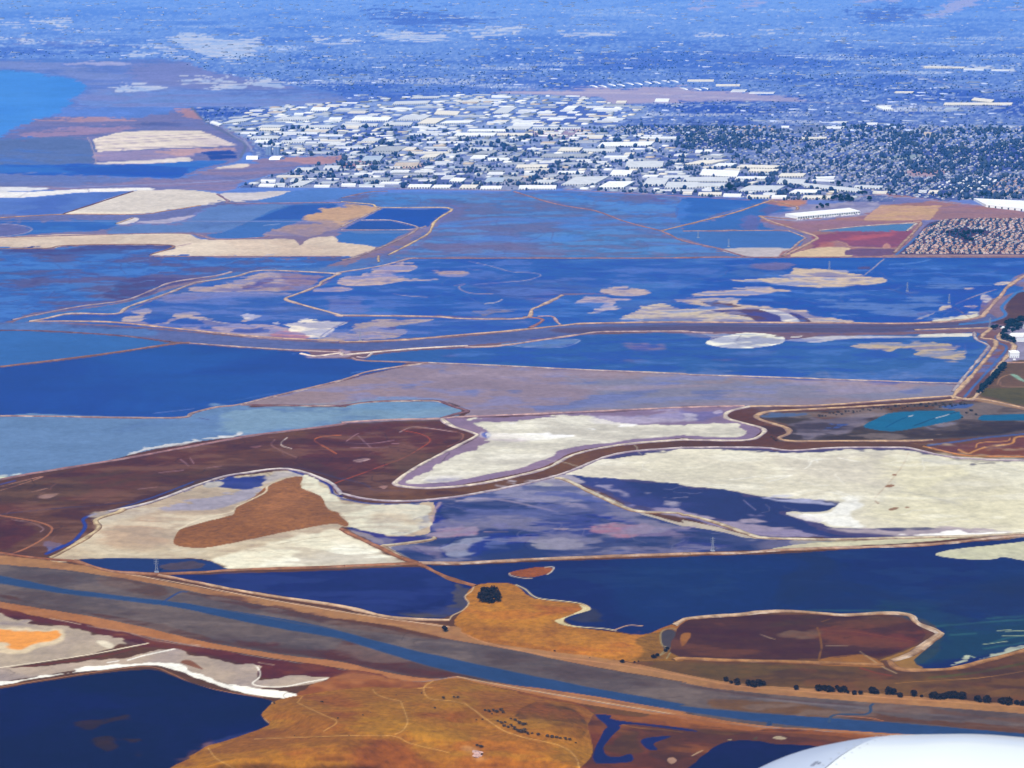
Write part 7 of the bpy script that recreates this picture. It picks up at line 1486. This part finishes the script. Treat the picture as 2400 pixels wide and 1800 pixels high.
# tree lined roads of the industrial district
rowm = np.abs(((xx_ - .5 * yy_) / 330) % 1 - .5) < .06; rowm2 = np.abs(((yy_ + .05 * xx_) / 210) % 1 - .5) < .10
p_ = np.where(ini, np.where(rowm | rowm2, .95, .12) + .5 * (k_ > .3), np.where(inr, .34 + .5 * (k_ > .0) + .4 * dg + .5 * (k_ > .35), 0))
free = np.array([((int(a_ // 18), int(b_ // 18)) not in OCC) for a_, b_ in zip(xx_, yy_)])
ok = (rng.random(n0) < p_ * .62) & free
a = np.column_stack([xx_[ok], yy_[ok]])
mass_trees(a, rng.uniform(3.5, 8.5, len(a)) * np.where(rng.random(len(a)) < .16, 1.7, 1), 1.15, GR[rng.integers(0, 4, len(a))], 'town_tree_mass', 'countless dark blue green trees of the town streets and gardens')
print('town trees', len(a))
tt = []
for k in range(3600):
    u = rng.uniform(2080, 2420); v = rng.uniform(510, 597)
    if inside(TR, np.array([u]), np.array([v]))[0]: x, y, _ = W(u, v); tt.append((float(x), float(y)))
tt = np.array(tt)[:1700]
mass_trees(tt, rng.uniform(2.2, 4.6, len(tt)), 1.1, GR[rng.integers(0, 4, len(tt))], 'tract_tree_mass', 'small garden and street trees between the tan roofed houses')
n1 = 7000
yy_ = 13600 * (18500 / 13600) ** rng.random(n1); xx_ = rng.uniform(-.26, .26, n1) * yy_; uu_, v_ = pix(xx_, yy_)
k_ = fbm(xx_, yy_, 500, 801, 3)
ok = inside(town_p, uu_, v_) & ~inside(ind_p, uu_, v_) & ~inside(P(AIR), uu_, v_) & (rng.random(n1) < .35 + .5 * (k_ > 0))
a = np.column_stack([xx_[ok], yy_[ok]])
mass_trees(a, rng.uniform(3, 7, len(a)), .7, GR[rng.integers(0, 3, len(a))], 'far_tree_mass', 'hazy tree canopy of the farthest town')
print('far trees', len(a))

# ------------------------------------------------------------------ power pylons standing in the ponds
M_PYL = mat('weathered_steel', (.26, .28, .33), rough=.6, spec=.4, noise=.05)
def pylon_meshes():
    def bars(lst, r=.17):
        V_, F_ = [], []
        for a, b in lst:
            a = Vector(a); b = Vector(b); d = (b - a).normalized(); s = d.orthogonal().normalized() * r; t = d.cross(s); o = len(V_)
            for p in (a, b): V_.extend([tuple(p + s), tuple(p + t), tuple(p - s), tuple(p - t)])
            F_.extend([(o + i, o + (i + 1) % 4, o + 4 + (i + 1) % 4, o + 4 + i) for i in range(4)])
        return V_, F_
    tw = []; lv = [(0, 3.6), (8, 2.9), (15, 2.2), (22, 1.5), (29, .9), (36, .5)]
    for (z0, r0), (z1, r1) in zip(lv, lv[1:]):
        c0 = [(r0 * a, r0 * b, z0) for a, b in ((1, 1), (-1, 1), (-1, -1), (1, -1))]; c1 = [(r1 * a, r1 * b, z1) for a, b in ((1, 1), (-1, 1), (-1, -1), (1, -1))]
        for i in range(4): tw += [(c0[i], c1[i]), (c0[i], c1[(i + 1) % 4]), (c0[(i + 1) % 4], c1[i])]
    arm = [((-6, 0, 0), (6, 0, 0)), ((-6, 0, 0), (0, 0, 1.8)), ((6, 0, 0), (0, 0, 1.8)), ((-5.8, 0, 0), (-5.8, 0, -1.8)), ((5.8, 0, 0), (5.8, 0, -1.8))]
    out = []
    for nm, b in (('tower', tw), ('cross_arm', arm)):
        v, f = bars(b); me = bpy.data.meshes.new(nm); me.from_pydata(v, [], f); me.materials.append(M_PYL); out.append(me)
    pad = mesh_of([prism([(-5, -5), (5, -5), (5, 5), (-5, 5)], 1.6)], 'footing', M_PYL); out.append(pad)
    return out
PM = pylon_meshes()
for t, x, y, lb in (('I', 194, 252, 'steel pylon at the edge of the mottled violet pond'), ('G', 1015, 390, 'steel pylon in the narrow dark pond by the river levee'), ('F', 1455, 228, 'steel pylon in the middle of the deep blue pond'),
        ('F', 1726, 305, 'steel pylon near the crossing dykes of the deep blue pond'), ('F', 950, 88, 'steel pylon behind the long cream mud island'), ('C', 298, 1600, 'steel pylon above the grey triangular mud bank'),
        ('C', 100, 1540, 'steel pylon left in the pond above the grey mud bank'), ('E', 122, 550, 'steel pylon on the mud flat beside the bright white salt patch'), ('F', 1990, 462, 'steel pylon on the creek bank near the white factory'), ('B', 2098, 1015, 'lone steel mast among the warehouses')):
    u, v = T(t, x, y); px_, py_, _ = W(u, v)
    root = link(None, 'pylon', loc=(float(px_), float(py_), 0), label=lb, category='pylon', group='power pylons crossing the ponds'); root.rotation_euler = (0, 0, .3)
    link(PM[0], 'tower', root); link(PM[2], 'footing', root)
    for z in (22, 27, 32): link(PM[1], 'cross_arm', root, (0, 0, z))

# ------------------------------------------------------------------ the aircraft engine beside the window
M_NAC, nt, b = new_mat('white_engine_paint')
b.inputs['Base Color'].default_value = (.72, .76, .78, 1); b.inputs['Roughness'].default_value = .28; b.inputs['Coat Weight'].default_value = .3
N = nt.nodes; g_ = N.new('ShaderNodeNewGeometry'); n_ = N.new('ShaderNodeTexNoise'); n_.inputs['Scale'].default_value = 6; r_ = N.new('ShaderNodeMapRange'); r_.inputs[3].default_value = .24; r_.inputs[4].default_value = .36
nt.links.new(g_.outputs['Position'], n_.inputs['Vector']); nt.links.new(n_.outputs['Fac'], r_.inputs[0]); nt.links.new(r_.outputs[0], b.inputs['Roughness'])
M_LIP = mat('bluish_inlet_metal', (.42, .47, .58), rough=.38, spec=.5, noise=.04, scale=3)
M_SEAM = mat('panel_seam', (.20, .23, .32), noise=.02); M_MARK = mat('grey_stencil', (.22, .25, .33), noise=.02)  # seam ring in one dark blue grey, stencils nearly the same
prof = np.array([(0, .84), (.02, .90), (.08, .97), (.2, 1.04), (.4, 1.10), (.7, 1.14), (1.1, 1.155), (1.6, 1.15), (2.3, 1.11), (3.2, 1.0), (4.2, .8)])
def rad(s):
    ss = np.linspace(0, 4.2, 421); rr_ = np.interp(ss, prof[:, 0], prof[:, 1]); k = np.ones(13) / 13
    rr_ = np.convolve(np.pad(rr_, 6, 'edge'), k, 'valid'); return np.interp(s, ss, rr_)
def shell(s0, s1, n, name, m, grow=0.0, closed=None):
    s = np.linspace(s0, s1, n); r = rad(s) + grow; th_ = np.linspace(0, 2 * math.pi, 161)[:-1]
    v = np.stack([np.repeat(s, 160), (r[:, None] * np.cos(th_)[None]).ravel(), (r[:, None] * np.sin(th_)[None]).ravel()], -1)
    if closed is not None:   # inner duct wall
        s2 = np.linspace(s0, s0 + closed, 20); r2_ = .84 - .06 * np.sin(np.linspace(0, 1.5, 20))
        v2 = np.stack([np.repeat(s2, 160), (r2_[:, None] * np.cos(th_)[None]).ravel(), (r2_[:, None] * np.sin(th_)[None]).ravel()], -1)
        v = np.vstack([v2[::-1].reshape(20, 160, 3)[:, ::-1].reshape(-1, 3), v]); n = n + 20
    i = np.arange(n - 1)[:, None] * 160; j = np.arange(160)[None]; j2 = (j + 1) % 160
    if closed is not None:
        vv_ = v.reshape(n, 160, 3); vv_[:20] = vv_[:20, ::-1]; v = vv_.reshape(-1, 3)
    q = np.stack([i + j, i + 160 + j, i + 160 + j2, i + j2], -1).reshape(-1, 4)
    me = fast_mesh(name, v, q, None, None, 'POINT', None, m)
    me.polygons.foreach_set('use_smooth', np.ones(len(me.polygons), bool)); me.update()
    return me
eng = link(None, 'aircraft_engine', loc=(.648, 5.93, H - 3.63), label='glossy white aircraft engine cowling cut by the lower right corner', category='aircraft engine')
eng.rotation_euler = (0, -math.atan(.114), -.62)
link(shell(0, .452, 40, 'inlet_cowl', M_LIP, closed=.9), 'inlet_cowl', eng)
link(shell(.448, .462, 4, 'seam', M_SEAM, grow=-.006), 'seam', eng)
link(shell(.458, 3.0, 90, 'fan_cowl', M_NAC, grow=.002), 'fan_cowl', eng)
link(shell(3.0, 4.2, 30, 'exhaust_sleeve', M_METAL), 'exhaust_sleeve', eng)
# small stencilled marks on the inlet cowl next to the seam
for s_, a_, l_, w_ in ((.40, 1.62, .030, .010), (.415, 1.62, .012, .008), (.405, 1.72, .034, .008), (.41, 1.735, .026, .006), (.40, 1.82, .034, .012), (.41, 1.845, .02, .01), (.40, 1.92, .03, .012), (.405, 1.95, .022, .012), (.37, 1.83, .01, .014)):
    r0 = float(rad(np.array([s_]))[0]) + .0015; pts = []
    for ds, da in ((-.5, -.5), (.5, -.5), (.5, .5), (-.5, .5)):
        ss = s_ + ds * w_; aa = a_ + da * l_ / r0; rr_ = float(rad(np.array([ss]))[0]) + .0015
        pts.append((ss, rr_ * math.cos(aa), rr_ * math.sin(aa)))
    n_v = [pts[i] for i in range(4)] + [(p[0], p[1] * 1.0008, p[2] * 1.0008) for p in pts]
    me = bpy.data.meshes.new('stencil'); me.from_pydata(n_v, [], [(4, 5, 6, 7), (0, 1, 5, 4), (1, 2, 6, 5), (2, 3, 7, 6), (3, 0, 4, 7)]); me.materials.append(M_MARK); link(me, 'stencil', eng)

# rows of flush fasteners beside the seam and along the cowl's top hinge line
rv = []
for s_ in (.436, .478):
    for k in range(150): rv.append((s_, k * 2 * math.pi / 150))
for k in range(60): rv += [(.5 + k * .04, 1.571 + .10), (.5 + k * .04, 1.571 - .42)]
V_, F_ = [], []
for s_, a_ in rv:
    o = len(V_); r0 = float(rad(np.array([s_]))[0]) + .003
    for i in range(6):
        ss = s_ + .0035 * math.cos(i * 1.0472); aa = a_ + .0035 * math.sin(i * 1.0472) / r0
        V_.append((ss, r0 * math.cos(aa), r0 * math.sin(aa)))
    F_.append(tuple(range(o, o + 6)))
M_FAST = mat('dull_fasteners', (.45, .48, .52), rough=.5)
me = bpy.data.meshes.new('fastener_rows'); me.from_pydata(V_, [], F_); me.materials.append(M_FAST); link(me, 'fastener_rows', eng, kind='stuff')
# ------------------------------------------------------------------ the air
bx = [(x, y, z) for x in (-61000, 61000) for y in (-19000, 61000) for z in (-6, H + 25)]
me = bpy.data.meshes.new('haze'); me.from_pydata(bx, [], [(0, 1, 3, 2), (4, 6, 7, 5), (0, 4, 5, 1), (2, 3, 7, 6), (0, 2, 6, 4), (1, 5, 7, 3)])
hm = bpy.data.materials.new('haze'); hm.use_nodes = True; hn = hm.node_tree.nodes; hn.clear()
o_ = hn.new('ShaderNodeOutputMaterial'); pv = hn.new('ShaderNodeVolumePrincipled'); hm.node_tree.links.new(pv.outputs[0], o_.inputs['Volume'])
pv.inputs['Color'].default_value = (*HAZE_COLOR, 1); pv.inputs['Density'].default_value = HAZE_DENSITY; pv.inputs['Anisotropy'].default_value = 0
me.materials.append(hm); link(me, 'haze', kind='stuff', label='thin blue summer haze filling the air')
